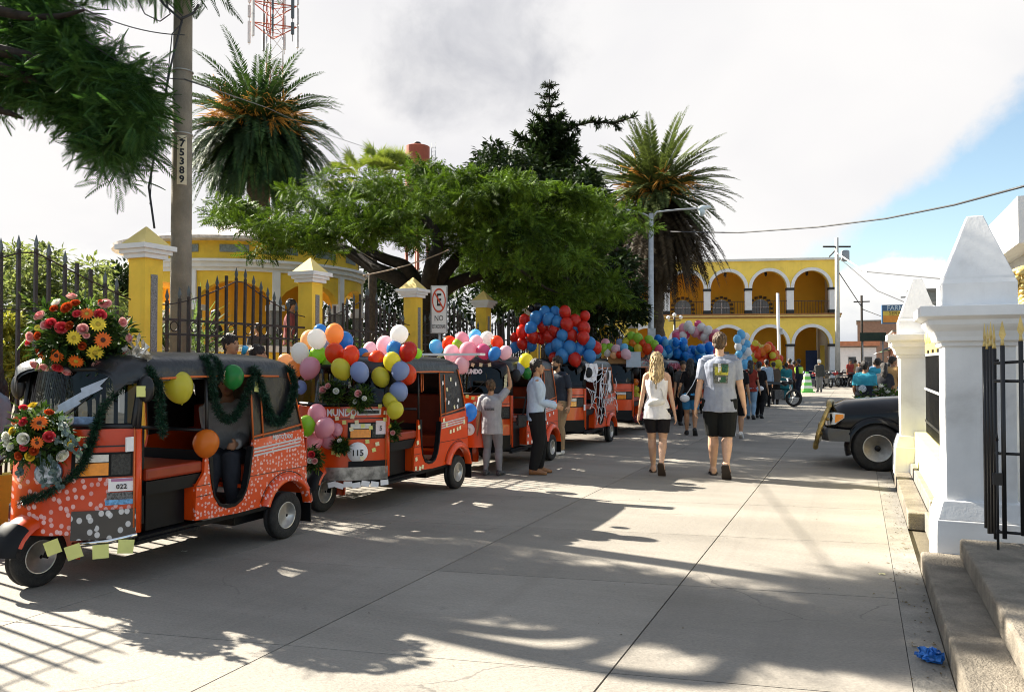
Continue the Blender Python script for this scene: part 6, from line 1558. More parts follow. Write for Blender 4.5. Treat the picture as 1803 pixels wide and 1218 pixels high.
def person(label, loc, rz, H, pose=None, tone='brown', top=None, top_kind='tshirt', bottom=None, bottom_kind='trousers', shoes=None, shoe_kind='shoe', hair=H_black, hair_kind='short', build=1.0, female=False, vox=0.009, hem=0.47, group=None, face=True, cat='person'):
    P = dict(la=(-0.052, 0.0, 0.045), ra=(0.052, 0.0, 0.045), lw=(-0.150, 0.03, 0.475), rw=(0.150, 0.03, 0.475), hip=(0, 0, 0.525), lean=(0, 0.0), hyaw=0.0, hpitch=0.0, lf=0.0, rf=0.0, lt=0.12, rt=-0.12, elbow=(0, -1, -0.2), lelbow=None, relbow=None, hand=0.4)
    P.update(pose or {})
    t = thing('person', label, cat, loc, rz, group)
    S = H; b_ = build
    Hc = Vector(P['hip']); Nb = Hc + Vector((P['lean'][0], P['lean'][1], 0.312 - 0.5 * abs(P['lean'][1]) ** 1.6))
    sw = 0.090 if female else 0.106
    sw *= (1 + 0.5 * (b_ - 1)); hw_ = 0.052 if female else 0.048
    ax = Nb - Hc
    def sp(u): return Hc + ax * u
    Ls, Rs = sp(0.89) + Vector((-sw, 0, 0)), sp(0.89) + Vector((sw, 0, 0))
    tors = [(-0.10, 0.080, 0.062), (0.02, 0.094, 0.068), (0.14, 0.090, 0.064), (0.32, 0.078, 0.055), (0.50, 0.085, 0.058), (0.68, 0.098, 0.064), (0.80, 0.104, 0.060), (0.87, 0.100, 0.052), (0.92, 0.078, 0.044), (0.96, 0.054, 0.038), (1.02, 0.032, 0.032)]
    if female: tors = [(u, rx * (1.04 if u < 0.2 else 0.88 if u < 0.6 else 0.86), ry * (1.02 if u < 0.2 else 0.95)) for u, rx, ry in tors]
    tors = [(u, rx * b_, ry * b_ * b_) for u, rx, ry in tors]
    lk, la = ik(Hc + Vector((-hw_, 0, 0)), P['la'], 0.245, 0.240, (0, 1, 0)); rk, ra = ik(Hc + Vector((hw_, 0, 0)), P['ra'], 0.245, 0.240, (0, 1, 0))
    le, lw = ik(Ls, P['lw'], 0.172, 0.150, P['lelbow'] or P['elbow']); re_, rw = ik(Rs, P['rw'], 0.172, 0.150, P['relbow'] or P['elbow'])
    body = MB(); M_ = Matrix.Scale(S, 4)
    def ring_rows(off, u0=None, extra=None):
        rows = []
        for u, rx, ry in tors:
            if u0 is not None and u < u0: continue
            rows.append(ering(sp(u), rx + off, ry + off, e=0.9))
        return rows
    body.loft(ring_rows(0.0), T=M_)
    # limbs as tapered tubes
    def leg(mb, hipj, k, a, off=0.0, end=1.0, hipoff=0.0):
        th = [hipj + Vector((0, 0, 0.02)), hipj.lerp(k, 0.35), hipj.lerp(k, 0.75), k, k.lerp(a, 0.3) + Vector((0, -0.006, 0)), k.lerp(a, 0.6), k.lerp(a, 0.88), a]
        rr = [0.056, 0.053, 0.042, 0.034, 0.036, 0.029, 0.021, 0.020]
        rr = [(r * b_) + off for r in rr]
        if end < 1.0:
            m = max(2, int(round(end * 7)) + 1); th = th[:m]; rr = rr[:m]
        mb.tube(th, rr, 14, T=M_)
    def arm(mb, s, e_, w_, off=0.0, end=1.0):
        pts = [s + Vector((0, 0, 0.008)), s.lerp(e_, 0.3), s.lerp(e_, 0.75), e_, e_.lerp(w_, 0.3), e_.lerp(w_, 0.75), w_]
        rr = [0.030, 0.029, 0.024, 0.0215, 0.0225, 0.017, 0.0145]
        if female: rr = [r * 0.86 for r in rr]
        rr = [r * b_ + off for r in rr]
        if end < 1.0:
            m = max(2, int(round(end * 6)) + 1); pts = pts[:m]; rr = rr[:m]
        mb.tube(pts, rr, 12, T=M_)
    hipL, hipR = Hc + Vector((-hw_, 0, 0)), Hc + Vector((hw_, 0, 0))
    leg(body, hipL, lk, la); leg(body, hipR, rk, ra)
    arm(body, Ls, le, lw); arm(body, Rs, re_, rw)
    for s_ in (Ls, Rs): body.tube([Nb + Vector((math.copysign(0.026, s_.x), 0, 0.0)), s_ + Vector((0, 0, 0.008))], [0.024, 0.026], 10, T=M_)
    sr = 0.027 if female else 0.032
    for s_ in (Ls, Rs): body.sphere(s_, (sr * b_, sr * b_, sr), 12, 8, T=M_)
    # feet
    def footpts(a, pitch, toe, off, flat):
        R_ = Matrix.Rotation(toe, 3, 'Z') @ Matrix.Rotation(-pitch, 3, 'X')
        prof = [(-0.034, 0.016, 0.020, -0.022), (-0.020, 0.023, 0.030, -0.014), (0.020, 0.024, 0.030, -0.014), (0.060, 0.028, 0.018, -0.024), (0.092, 0.028, 0.012, -0.030), (0.112, 0.018, 0.009, -0.033)]
        rows = []
        for y, rx, rz_, zc in prof:
            rows.append([Vector(a) + R_ @ Vector(((rx + off) * cx, y + (off if y > 0.1 else -off if y < -0.03 else 0), max(-0.044 - off * 0.3, zc + (rz_ + off) * sy))) for cx, sy in ring_dirs(12)])
        return rows
    body.loft(footpts(la, P['lf'], P['lt'], 0, 0), T=M_); body.loft(footpts(ra, P['rf'], P['rt'], 0, 0), T=M_)
    # hands with palm, four fingers and thumb
    def hand(w_, e_, side):
        d = (w_ - e_).normalized(); inn = Vector((-side, 0, 0)) - d * d.dot(Vector((-side, 0, 0)))
        if inn.length < 1e-3: inn = d.orthogonal()
        inn.normalize(); fw = d.cross(inn) * (1 if side < 0 else -1)
        if fw.y < 0: fw = -fw
        c = w_ + d * 0.026
        rows = []
        for u, rx, rt in ((-0.004, 0.013, 0.011), (0.012, 0.020, 0.012), (0.034, 0.023, 0.011), (0.050, 0.022, 0.009)):
            rows.append([w_ + d * u + fw * (rx * cx) + inn * (rt * sy) for cx, sy in ring_dirs(10)])
        body.loft(rows, T=M_)
        for k, (o_, L_) in enumerate(((0.017, 0.040), (0.006, 0.046), (-0.006, 0.043), (-0.017, 0.034))):
            p0 = w_ + d * 0.046 + fw * o_; cu = P['hand']
            p1 = p0 + (d * (1 - cu * 0.4) + inn * cu * 0.5).normalized() * L_ * 0.5; p2 = p1 + (d * (1 - cu) + inn * cu * 1.3).normalized() * L_ * 0.5
            body.tube([p0 - d * 0.012, p0, p1, p2], [0.0056, 0.0056, 0.005, 0.004], 8, T=M_)
        th0 = w_ + d * 0.016 + fw * 0.016; body.tube([th0, th0 + (fw * 0.7 + d * 0.7).normalized() * 0.022, th0 + (fw * 0.5 + d * 0.85 + inn * 0.3).normalized() * 0.042], [0.0072, 0.0062, 0.0048], 8, T=M_)
    hand(lw, le, -1); hand(rw, re_, 1)
    # neck and head
    hc = Nb + Vector((P['lean'][0] * 0.25, 0.014 + P['lean'][1] * 0.25, 0.094)); HR = Matrix.Translation(hc) @ Matrix.Rotation(P['hyaw'], 4, 'Z') @ Matrix.Rotation(P['hpitch'], 4, 'X')
    TH = M_ @ HR
    body.tube([Nb - Vector((0, 0, 0.02)), Nb + Vector((0, 0.004, 0.03)), hc - Vector((0, 0.006, 0.02))], [0.036 * b_, 0.029, 0.029], 12, T=M_)
    body.sphere((0, -0.004, 0.012), (0.043, 0.053, 0.054), 18, 12, T=TH)
    body.loft([ering((0, 0.006, 0.012), 0.040, 0.045), ering((0, 0.010, -0.014), 0.038, 0.042), ering((0, 0.016, -0.036), 0.030, 0.034), ering((0, 0.026, -0.055), 0.016, 0.018), ering((0, 0.030, -0.059), 0.006, 0.008)], T=TH)
    body.loft([ering((0, 0.050, 0.010), 0.004, 0.004, 8), ering((0, 0.056, -0.004), 0.006, 0.007, 8), ering((0, 0.058, -0.014), 0.009, 0.008, 8), ering((0, 0.050, -0.020), 0.006, 0.004, 8)], T=TH)
    for s_ in (-1, 1): body.sphere((0.044 * s_, -0.004, -0.002), (0.006, 0.010, 0.016), 8, 6, T=TH)
    me = remeshed(body, vox, 'body', 2); link('body', me, skin(tone), t)
    if face:
        q_ = MB()
        for s_ in (-1, 1): q_.sphere((0.017 * s_, 0.0455, 0.006), (0.0055, 0.0035, 0.003), 8, 6, T=TH)
        q_.build('eyes', M_eye, t)
        q_ = MB()
        for s_ in (-1, 1): q_.tube([(0.009 * s_, 0.049, 0.015), (0.018 * s_, 0.0475, 0.0175), (0.026 * s_, 0.041, 0.014)], [0.002, 0.0026, 0.0015], 5, T=TH)
        q_.build('eyebrows', hair if hair else H_black, t)
        q_ = MB(); q_.tube([(-0.012, 0.0475, -0.031), (0, 0.0505, -0.0305), (0.012, 0.0475, -0.031)], [0.0018, 0.0034, 0.0018], 6, T=TH); q_.build('mouth', M_lip, t)
    # hair
    if hair:
        q_ = MB(); q_.sphere((0, -0.012, 0.027), (0.051, 0.058, 0.058), 18, 12, T=TH)
        q_.sphere((0, 0.012, 0.050), (0.036, 0.036, 0.022), 12, 8, T=TH); q_.sphere((0, -0.028, -0.012), (0.038, 0.030, 0.034), 12, 8, T=TH)
        if hair_kind == 'long':
            q_.tube([(0, -0.030, 0.0), (0, -0.047, -0.06), (0, -0.052, -0.13), (0, -0.050, -0.19)], [0.044, 0.046, 0.044, 0.022], 12, T=TH)
        me = remeshed(q_, max(0.007, vox), 'hair', 1, 0.011, 45, 3, (1, 1, 0.4)); link('hair', me, hair, t)
    F = dict(t=t, T=M_, TH=TH, sp=sp, tors=tors, Ls=Ls, Rs=Rs, le=le, re=re_, lw=lw, rw=rw, Hc=Hc, Nb=Nb, la=la, ra=ra, lk=lk, rk=rk, foot=footpts, S=S)
    # clothes
    if top:
        q_ = MB(); u_h = (hem - Hc.z) / 0.312; rows = []
        off = {'tshirt': 0.014, 'shirt': 0.013, 'tank': 0.013, 'fit': 0.007, 'coat': 0.022}[top_kind]
        rx0, ry0 = [(rx, ry) for u, rx, ry in tors if u > 0.0][0]
        if u_h < 0.0: rows.append(ering(sp(u_h), rx0 + off + 0.008, ry0 + off + 0.008, e=0.9)); rows.append(ering(sp(u_h * 0.5), rx0 + off + 0.004, ry0 + off + 0.004, e=0.9))
        lim = 0.93 if top_kind != 'tank' else 0.86
        for u, rx, ry in tors:
            if u >= max(0.0, u_h) and u <= lim:
                k = 1.0 if u > 0.7 else 1.0 + (0.10 if top_kind in ('tshirt', 'shirt', 'coat') else 0.03) * (1 - abs(u - 0.35) / 0.4 if abs(u - 0.35) < 0.4 else 0)
                rows.append(ering(sp(u), (rx + off) * k, (ry + off) * k, e=0.9))
        if top_kind != 'tank': rows.append(ering(sp(0.965), 0.056 * b_, 0.047 * b_)); rows.append(ering(sp(1.015), 0.038 * b_, 0.037 * b_))
        q_.loft(rows, T=M_)
        if top_kind == 'tank':
            for s_ in (-1, 1): q_.tube([sp(0.70) + Vector((0.05 * s_, 0.05, 0)), sp(0.95) + Vector((0.055 * s_, 0.0, 0.004)), sp(0.78) + Vector((0.05 * s_, -0.05, 0))], 0.013, 8, T=M_)
        else:
            fr = {'tshirt': 0.34, 'fit': 0.30, 'shirt': 1.0, 'coat': 1.0}[top_kind]
            so = {'tshirt': 0.013, 'fit': 0.005, 'shirt': 0.012, 'coat': 0.014}[top_kind]
            arm(q_, Ls + Vector((0.008, 0, 0.004)), le, lw, so, fr if fr < 1 else 0.99); arm(q_, Rs + Vector((-0.008, 0, 0.004)), re_, rw, so, fr if fr < 1 else 0.99)
            for s_ in (Ls, Rs): q_.tube([Nb + Vector((math.copysign(0.028, s_.x), 0, -0.006)), s_ + Vector((0, 0, 0.010))], [0.030, 0.030 + so * 0.5], 10, T=M_)
            for s_ in (Ls, Rs): q_.sphere(s_ + Vector((0.004 if s_.x < 0 else -0.004, 0, -0.004)), (0.031 * b_ + so * 0.5, 0.034 * b_ + so * 0.5, 0.029 + so * 0.5), 12, 8, T=M_)
        me = remeshed(q_, vox, 'top', 2, 0.0045 * S, 9.0, len(label)); link({'tshirt': 'tshirt', 'fit': 'top', 'tank': 'tank_top', 'shirt': 'shirt', 'coat': 'jacket'}[top_kind], me, top, t)
    if bottom:
        q_ = MB(); rows = [ering(sp(u), rx + 0.007 - 0.004 * (u > 0.1), ry + 0.008 - 0.004 * (u > 0.1), e=0.9) for u, rx, ry in tors if -0.2 < u < 0.2]
        q_.loft(rows, T=M_)
        e_, o_ = {'trousers': (0.99, 0.011), 'shorts': (0.40, 0.018), 'shortshorts': (0.29, 0.010), 'jeans': (0.99, 0.006), 'baggy': (0.99, 0.020)}[bottom_kind]
        leg(q_, hipL, lk, la - Vector((0, 0, 0.0)), o_, e_); leg(q_, hipR, rk, ra, o_, e_)
        me = remeshed(q_, vox, 'bottoms', 2, 0.004 * S, 8.0, len(label) + 3); link('shorts' if 'short' in bottom_kind else 'trousers', me, bottom, t)
    if shoes:
        for a, pt, to in ((la, P['lf'], P['lt']), (ra, P['rf'], P['rt'])):
            q_ = MB()
            if shoe_kind == 'shoe':
                q_.loft(footpts(a, pt, to, 0.006, 0), T=M_); me = remeshed(q_, max(0.007, vox), 'shoe', 1); link('shoe', me, shoes, t)
            else:
                R_ = Matrix.Rotation(to, 3, 'Z') @ Matrix.Rotation(-pt, 3, 'X')
                sol = [(-0.040, 0.018), (-0.02, 0.026), (0.03, 0.027), (0.07, 0.033), (0.10, 0.030), (0.122, 0.014)]
                top_, bot_ = [], []
                for sgn in (1, -1):
                    for y, x in (sol if sgn > 0 else reversed(sol)): top_.append(Vector(a) + R_ @ Vector((sgn * x, y, -0.040))); bot_.append(Vector(a) + R_ @ Vector((sgn * x, y, -0.053)))
                q_.loft([bot_, top_], True, False, T=M_)
                q_.tube([Vector(a) + R_ @ Vector((-0.030, 0.035, -0.042)), Vector(a) + R_ @ Vector((0, 0.06, -0.008)), Vector(a) + R_ @ Vector((0.030, 0.035, -0.042))], 0.005, 6, T=M_)
                q_.build('sandal', shoes, t)
    return F

def back_patch(F, u0, u1, a0, a1, off, nu=8, nv=8):
    """points just outside the shirt back; angles measured from straight back"""
    rows = []
    T_ = F['tors']
    for j in range(nv + 1):
        u = u0 + (u1 - u0) * j / nv
        k = max(i for i in range(len(T_)) if T_[i][0] <= u); k = min(k, len(T_) - 2); f = (u - T_[k][0]) / (T_[k + 1][0] - T_[k][0])
        rx = T_[k][1] * (1 - f) + T_[k + 1][1] * f; ry = T_[k][2] * (1 - f) + T_[k + 1][2] * f; c = F['sp'](u)
        kk = 1.0 if u > 0.7 else 1.0 + 0.10 * max(0, 1 - abs(u - 0.35) / 0.4)
        row = []
        for i in range(nu + 1):
            a_ = a0 + (a1 - a0) * i / nu
            row.append(F['T'] @ Vector((c.x + (rx + off) * kk * math.sin(a_), c.y - (ry + off) * kk * math.cos(a_) ** 0.9, c.z)))
        rows.append(row)
    return rows

# ---- the walking couple, seen from behind
pm = G(1264, 836)
walk_m = dict(la=(-0.050, 0.075, 0.047), ra=(0.05, -0.165, 0.105), rf=0.95, lf=0.0, lw=(-0.165, -0.015, 0.475), rw=(0.170, 0.03, 0.465), lean=(0, 0.012), hand=0.6, hpitch=-0.12)
pm_r = G(1268, 838)
FM = person('tall man in a grey printed t-shirt and black shorts walking away', (pm_r.x, pm_r.y, 0), rad(6), 1.93, walk_m, 'fair', cloth('grey blue tshirt', (0.27, 0.29, 0.35)), 'tshirt', cloth('black shorts', (0.010, 0.011, 0.011)), 'shorts', mat('dark sandals', (0.03, 0.022, 0.018), 0.7), 'sandal', H_brown, 'short', 1.06, False, 0.0068, 0.455)
M_pr = [mat('shirt print green', (0.03, 0.09, 0.05), 0.8, 0.6, 40), mat('shirt print yellow', (0.42, 0.38, 0.05), 0.8, 0.5, 40), mat('shirt print grey', (0.12, 0.12, 0.10), 0.8, 0.6, 40), M_paperw]
def shirt_print(u0, u1, a0, a1, m, off=0.024):
    q_ = MB(); q_.loft(back_patch(FM, u0, u1, a0, a1, off), False, True, closed=False); return q_.build('shirt_print', m, FM['t'])
shirt_print(0.42, 0.86, -0.32, 0.50, M_pr[2]); shirt_print(0.60, 0.78, -0.22, 0.50, M_pr[1], 0.0252); shirt_print(0.66, 0.84, 0.14, 0.46, M_pr[0], 0.0258); shirt_print(0.44, 0.56, 0.05, 0.38, M_pr[0], 0.0256)
for u_, ch in ((0.80, 'E'), (0.70, 'F'), (0.50, 'F')):
    pp = back_patch(FM, u_, u_ + 0.01, 0.02, 0.03, 0.0285, 1, 1)[0][0]
    text('letter', ch, 0.072, FM['t'], pp, (PI / 2, 0, 0), M_paperw, 0.0008, bold=0.003)
pg = G(1157, 833)
walk_g = dict(la=(-0.035, 0.07, 0.046), ra=(0.045, -0.150, 0.105), rf=0.95, lw=(-0.150, 0.0, 0.475), rw=(0.150, 0.02, 0.470), hand=0.5, hpitch=-0.05)
FG = person('blond woman in a white top and black shorts walking beside the man', (pg.x, pg.y, 0), rad(10), 1.67, walk_g, 'fair', cloth('white top', (0.74, 0.71, 0.70)), 'tank', cloth('black short shorts', (0.014, 0.012, 0.014)), 'shortshorts', mat('brown sandals', (0.07, 0.045, 0.03), 0.7), 'sandal', H_blond, 'long', 0.97, True, 0.0068, 0.455)
q = MB(); rs = random.Random(4)
for k in range(120):
    a_ = rs.uniform(-1.5, 1.5); x0, y0 = 0.046 * math.sin(a_), -0.012 - 0.046 * math.cos(a_); z0 = rs.uniform(-0.02, 0.06); L_ = rs.uniform(0.12, 0.24); w_ = rs.uniform(0, 6)
    pts = [(x0 * 0.9, y0, z0)] + [(x0 * (1.0 + 0.35 * u) + 0.006 * math.sin(w_ + 9 * u), y0 - 0.012 * u - 0.012 * math.sin(u * PI) + 0.004 * math.cos(w_ + 8 * u), z0 - L_ * u) for u in (0.25, 0.5, 0.75, 1.0)]
    q.tube(pts, [0.004, 0.005, 0.0045, 0.0035, 0.0012], 4, T=FG['TH'])
q.build('hair_strands', H_blond, FG['t'])
t = thing('waist_bag', 'white crossbody waist bag on the blond woman\'s back', 'bag', (pg.x, pg.y, 0), rad(10)); M_ = FG['T']
q = MB(); c_ = FG['sp'](0.22); q.loft([ering(c_ + Vector((x, -0.075 + 0.012 * abs(x) * 10, 0.02 * x * 6)), 0.001, 0.001) if False else [c_ + Vector((x, -0.074 + 1.6 * x * x + r * 0.8 * cx, 0.12 * x + r * sy * 1.5)) for cx, sy in ring_dirs(12)] for x, r in ((-0.075, 0.004), (-0.065, 0.014), (-0.03, 0.020), (0.03, 0.020), (0.062, 0.014), (0.072, 0.004))], T=M_)
q.build('pouch', mat('cream canvas', (0.72, 0.68, 0.62), 0.7, 0.08, 12, 0.3, 60), t)
q = MB(); q.tube([c_ + Vector((0.07, -0.066, 0.01)), FG['sp'](0.55) + Vector((0.045, -0.066, 0)), FG['sp'](0.90) + Vector((-0.05, -0.048, 0)), FG['sp'](0.97) + Vector((-0.06, 0.0, 0.01))], 0.006, 6, T=M_, flat=0.5); q.build('strap', mat('cream canvas', (0, 0, 0)), t)

# ---- boy stretching up to the third windscreen
pb_ = G(866, 837)
FB = person('boy in grey stretching one arm up to the third mototaxi windscreen', (pb_.x, pb_.y, 0), rad(8), 1.30, dict(rw=(0.155, 0.10, 1.08), relbow=(1, 0.2, 0), lw=(-0.165, 0.02, 0.49), la=(-0.07, 0, 0.046), ra=(0.075, 0.02, 0.046), hpitch=0.25, hand=0.3, lean=(-0.01, 0.0)), 'tan', cloth('light grey shirt', (0.30, 0.30, 0.32)), 'tshirt', cloth('grey jeans', (0.17, 0.17, 0.19)), 'jeans', mat('black white shoes', (0.05, 0.05, 0.055), 0.6, 0.8, 30), 'shoe', H_brown, 'short', 1.02, False, 0.007, 0.44)
q = MB(); q.loft(back_patch(FB, 0.52, 0.60, -0.45, 0.5, 0.021), False, True, closed=False); q.build('shirt_print', mat('small dark print', (0.10, 0.10, 0.11), 0.8, 0.9, 90), FB['t'])
# ---- man in the pale blue shirt with the shoulder bag
pc_ = G(944, 834)
FC = person('man in a pale blue shirt and black trousers carrying a black bag', (pc_.x, pc_.y, 0), rad(-62), 1.58, dict(lw=(-0.06, 0.18, 0.60), rw=(0.07, 0.17, 0.59), elbow=(0, -1, -0.6), hyaw=-0.15, hpitch=0.08, hand=0.9, la=(-0.055, 0.03, 0.046), ra=(0.055, -0.03, 0.046)), 'tan', cloth('pale blue shirt', (0.42, 0.51, 0.62)), 'shirt', cloth('black trousers', (0.010, 0.010, 0.011)), 'baggy', mat('tan leather shoes', (0.22, 0.10, 0.04), 0.5), 'shoe', H_black, 'short', 1.03, False, 0.008, 0.47)
t = thing('shoulder_bag', 'black camera bag slung at the hip of the blue shirted man', 'bag', (pc_.x, pc_.y, 0), rad(-62)); M_ = FC['T']
q = MB(); q.box((0.02, -0.13, 0.47), (0.15, 0.075, 0.10), T=M_); q.build('pouch', mat('black nylon', (0.014, 0.014, 0.015), 0.6, 0.3, 30, 0.4, 60), t, bevel=0.012)
q = MB(); q.box((0.02, -0.172, 0.46), (0.10, 0.012, 0.06), T=M_); q.build('pocket', mat('black nylon', (0, 0, 0)), t, bevel=0.004)
q = MB(); q.tube([(0.02, -0.12, 0.51), (-0.06, -0.085, 0.66), (-0.075, -0.03, 0.80), (-0.07, 0.06, 0.78), (0.0, 0.085, 0.66), (0.09, 0.06, 0.54), (0.09, -0.05, 0.5)], 0.009, 6, T=M_, flat=0.5); q.build('strap', mat('black nylon', (0, 0, 0)), t)
# ---- bearded man in navy
pd_ = G(982, 799)
FD = person('bearded man in a dark navy shirt and khaki trousers by the fourth mototaxi', (pd_.x, pd_.y, 0), rad(160), 1.63, dict(lw=(-0.165, 0.02, 0.50), rw=(0.08, 0.15, 0.58), hyaw=-0.25, la=(-0.06, 0.02, 0.046), ra=(0.05, -0.02, 0.046), hand=0.5), 'tan', cloth('dark navy shirt', (0.030, 0.036, 0.050)), 'tshirt', cloth('khaki trousers', (0.30, 0.21, 0.12)), 'baggy', mat('white trainers', (0.66, 0.64, 0.6), 0.6), 'shoe', H_black, 'short', 1.10, False, 0.009, 0.46)
q = MB(); q.loft([ering((0, 0.020, -0.022), 0.037, 0.036), ering((0, 0.022, -0.040), 0.033, 0.035), ering((0, 0.030, -0.058), 0.020, 0.024), ering((0, 0.033, -0.070), 0.006, 0.010)], T=FD['TH'])
me = remeshed(q, 0.008, 'beard', 1, 0.004, 60, 1); link('beard', me, H_black, FD['t'])

# ---- seated passenger in the first mototaxi, and someone standing on its far side
seat = dict(hip=(0, 0, 0.37), la=(-0.06, 0.21, 0.18), ra=(0.06, 0.21, 0.18), lw=(-0.07, 0.22, 0.48), rw=(0.06, 0.20, 0.47), hand=0.9)
person('seated passenger in a grey long sleeved shirt inside the nearest mototaxi', (T1.location.x + 0.12, T1.location.y + 0.72, 0.06), rad(180 + 35), 1.66, seat, 'brown', cloth('grey long sleeved shirt', (0.30, 0.29, 0.28)), 'shirt', cloth('dark jeans', (0.03, 0.032, 0.04)), 'trousers', mat('dark shoes', (0.02, 0.02, 0.02), 0.6), 'shoe', H_black, 'short', 1.12, False, 0.012, 0.40)
p = atY(-2, 760, 4.4)
person('person in a grey blue top half hidden beyond the first mototaxi at the edge', (-6.68, 4.42, 0.12), rad(150), 1.40, dict(lw=(-0.10, 0.14, 0.6), hyaw=0.4), 'tan', cloth('grey blue jersey', (0.22, 0.25, 0.30)), 'coat', cloth('dark slacks', (0.03, 0.03, 0.03)), 'trousers', mat('dark shoes', (0, 0, 0)), 'shoe', H_black, 'long', 1.08, True, 0.012, 0.44)
# ---- behind the first mototaxi, on the pavement
p = atX(405, 612, -6.72)
FK = person('boy on the pavement drinking from a blue cup above the mototaxi roof', (p.x, p.y, 0.13), rad(-105), 1.73, dict(rw=(-0.005, 0.115, 0.835), relbow=(0.6, 0.2, -1), hyaw=0.3, hpitch=0.05, hand=1.0), 'tan', cloth('white grey tee', (0.55, 0.54, 0.56)), 'tshirt', cloth('blue jeans', (0.06, 0.09, 0.16)), 'jeans', mat('dark shoes', (0, 0, 0)), 'shoe', H_black, 'short', 1.0, False, 0.009, 0.47)
t = thing('paper_cup', 'bright blue cup held to the mouth of the boy on the pavement', 'cup', (p.x, p.y, 0.12), rad(-105))
q = MB(); q.lathe([(0.026, -0.045), (0.034, 0.045), (0.030, 0.045)], 14, T=FK['T'] @ Matrix.Translation((-0.02, 0.14, 0.905)) @ Matrix.Scale(1 / 1.73, 4) @ Matrix.Rotation(-0.5, 4, 'X')); q.build('cup_body', mat('bright blue plastic', (0.02, 0.35, 0.65), 0.35), t)
p = atX(452, 624, -6.6)
person('dark haired man on the pavement, only his head above the mototaxi roof', (p.x, p.y, 0.12), rad(-75), 1.62, dict(hyaw=0.3), 'tan', cloth('black tee', (0.02, 0.02, 0.02)), 'tshirt', cloth('blue jeans', (0, 0, 0)), 'jeans', mat('dark shoes', (0, 0, 0)), 'shoe', H_black, 'short', 1.0, False, 0.010, 0.47)
for i, (px, py, Zd, hh, rz_, c_, lab) in enumerate(((512, 528, 15.0, 1.62, -60, (0.20, 0.05, 0.05), 'person in a dark red top standing inside the park by the second pillar'), (380, 547, 16.0, 1.6, 120, (0.02, 0.02, 0.025), 'person in black standing inside the park behind the pole'), (455, 570, 14.0, 1.35, 60, (0.03, 0.03, 0.04), 'child in dark clothes inside the park behind the fence'))):
    p = atD(px, py, Zd)
    zf = p.z - hh
    person(lab, (p.x, p.y, max(0.16, zf)), rad(rz_), hh, dict(hyaw=0.3), 'brown', cloth('park top %d' % i, c_), 'tshirt', cloth('dark slacks', (0, 0, 0)), 'trousers', mat('dark shoes', (0, 0, 0)), 'shoe', H_black, 'short', 1.0, False, 0.016, 0.47)
    if zf > 0.3:
        q = MB(); q.bb(p.x - 0.8, p.x + 0.8, p.y - 0.6, p.y + 0.6, 0.1, zf - 0.001); q.build('stone_plinth', M_kerb, label=['raised stone plinth under the person in red inside the park', 'raised stone plinth under the person in black inside the park', 'raised stone plinth under the child inside the park'][i], category='plinth')

# ---- crowd farther up the street
dk = mat('dark shoes', (0, 0, 0))
def crowd(px, py, H, rz_, label, top, bottom, tk='tshirt', bk='trousers', pose=None, tone='brown', hk='short', fem=False, hair=H_black, b=1.03, shoes=dk, vox=0.014, hem=0.47):
    p_ = G(px, py); return person(label, (p_.x, p_.y, 0), rad(rz_), H, pose, tone, top, tk, bottom, bk, shoes, 'shoe', hair, hk, b, fem, vox, hem), p_
wk = dict(la=(-0.05, 0.07, 0.046), ra=(0.05, -0.08, 0.06), rf=0.6)
K = cloth('plain black', (0.009, 0.008, 0.009)); DN = cloth('blue denim', (0.08, 0.17, 0.30)); GR = cloth('charcoal', (0.05, 0.05, 0.05))
F_, p_ = crowd(1216, 766, 1.60, 8, 'long haired woman in black with blue denim shorts walking between the couple', K, cloth('bright denim shorts', (0.04, 0.20, 0.40)), 'fit', 'shortshorts', dict(la=(-0.05, 0.04, 0.046), ra=(0.06, -0.10, 0.08), rf=0.8, lw=(-0.16, 0.05, 0.55)), 'tan', 'long', True, H_black, 1.0, vox=0.010)
t = thing('shoulder_bag', 'small white shoulder bag on the long haired woman', 'bag', (p_.x, p_.y, 0), rad(8))
q = MB(); q.sphere((-0.07, -0.085, 0.49), (0.065, 0.03, 0.05), 12, 8, T=F_['T']); q.tube([(-0.06, -0.09, 0.52), (0.03, -0.075, 0.66), (0.09, -0.03, 0.80)], 0.006, 5, T=F_['T']); q.build('pouch', M_paperw, t)
crowd(1203, 748, 1.56, -150, 'person with dark fringe facing us behind the long haired woman', GR, K, pose=dict(lw=(-0.22, 0.12, 0.72)), tone='tan')
crowd(1298, 770, 1.62, 5, 'person in black shorts and white shoes hidden by the tall man', K, K, 'tshirt', 'shorts', wk, 'tan', shoes=mat('white trainers', (0, 0, 0)))
crowd(1322, 738, 1.58, 0, 'woman in a red top and pale jeans by the white balloons', cloth('brick red top', (0.22, 0.03, 0.02)), cloth('pale jeans', (0.22, 0.34, 0.46)), 'fit', 'jeans', wk, 'tan', 'long', True)
F_, p_ = crowd(1337, 736, 1.55, -5, 'woman in black trousers and black tee with a white hip bag', K, K, 'tshirt', 'trousers', wk, 'tan', 'short', True, hair=H_black)
t = thing('hip_bag', 'white hip bag on the woman in black', 'bag', (p_.x, p_.y, 0), rad(-5))
q = MB(); q.sphere((0.03, -0.09, 0.53), (0.07, 0.03, 0.045), 12, 8, T=F_['T']); q.build('pouch', M_paperw, t)
crowd(1350, 716, 1.62, 30, 'person in a pale denim jacket under the orange balloons', cloth('pale denim jacket', (0.25, 0.32, 0.40)), K, 'shirt', vox=0.02)
crowd(1365, 712, 1.55, 20, 'man in a brown jacket astride a parked motorbike', cloth('brown jacket', (0.07, 0.05, 0.035)), K, 'coat', pose=dict(lean=(0, 0.10), lw=(-0.12, 0.18, 0.55), rw=(0.12, 0.18, 0.55)), vox=0.02)
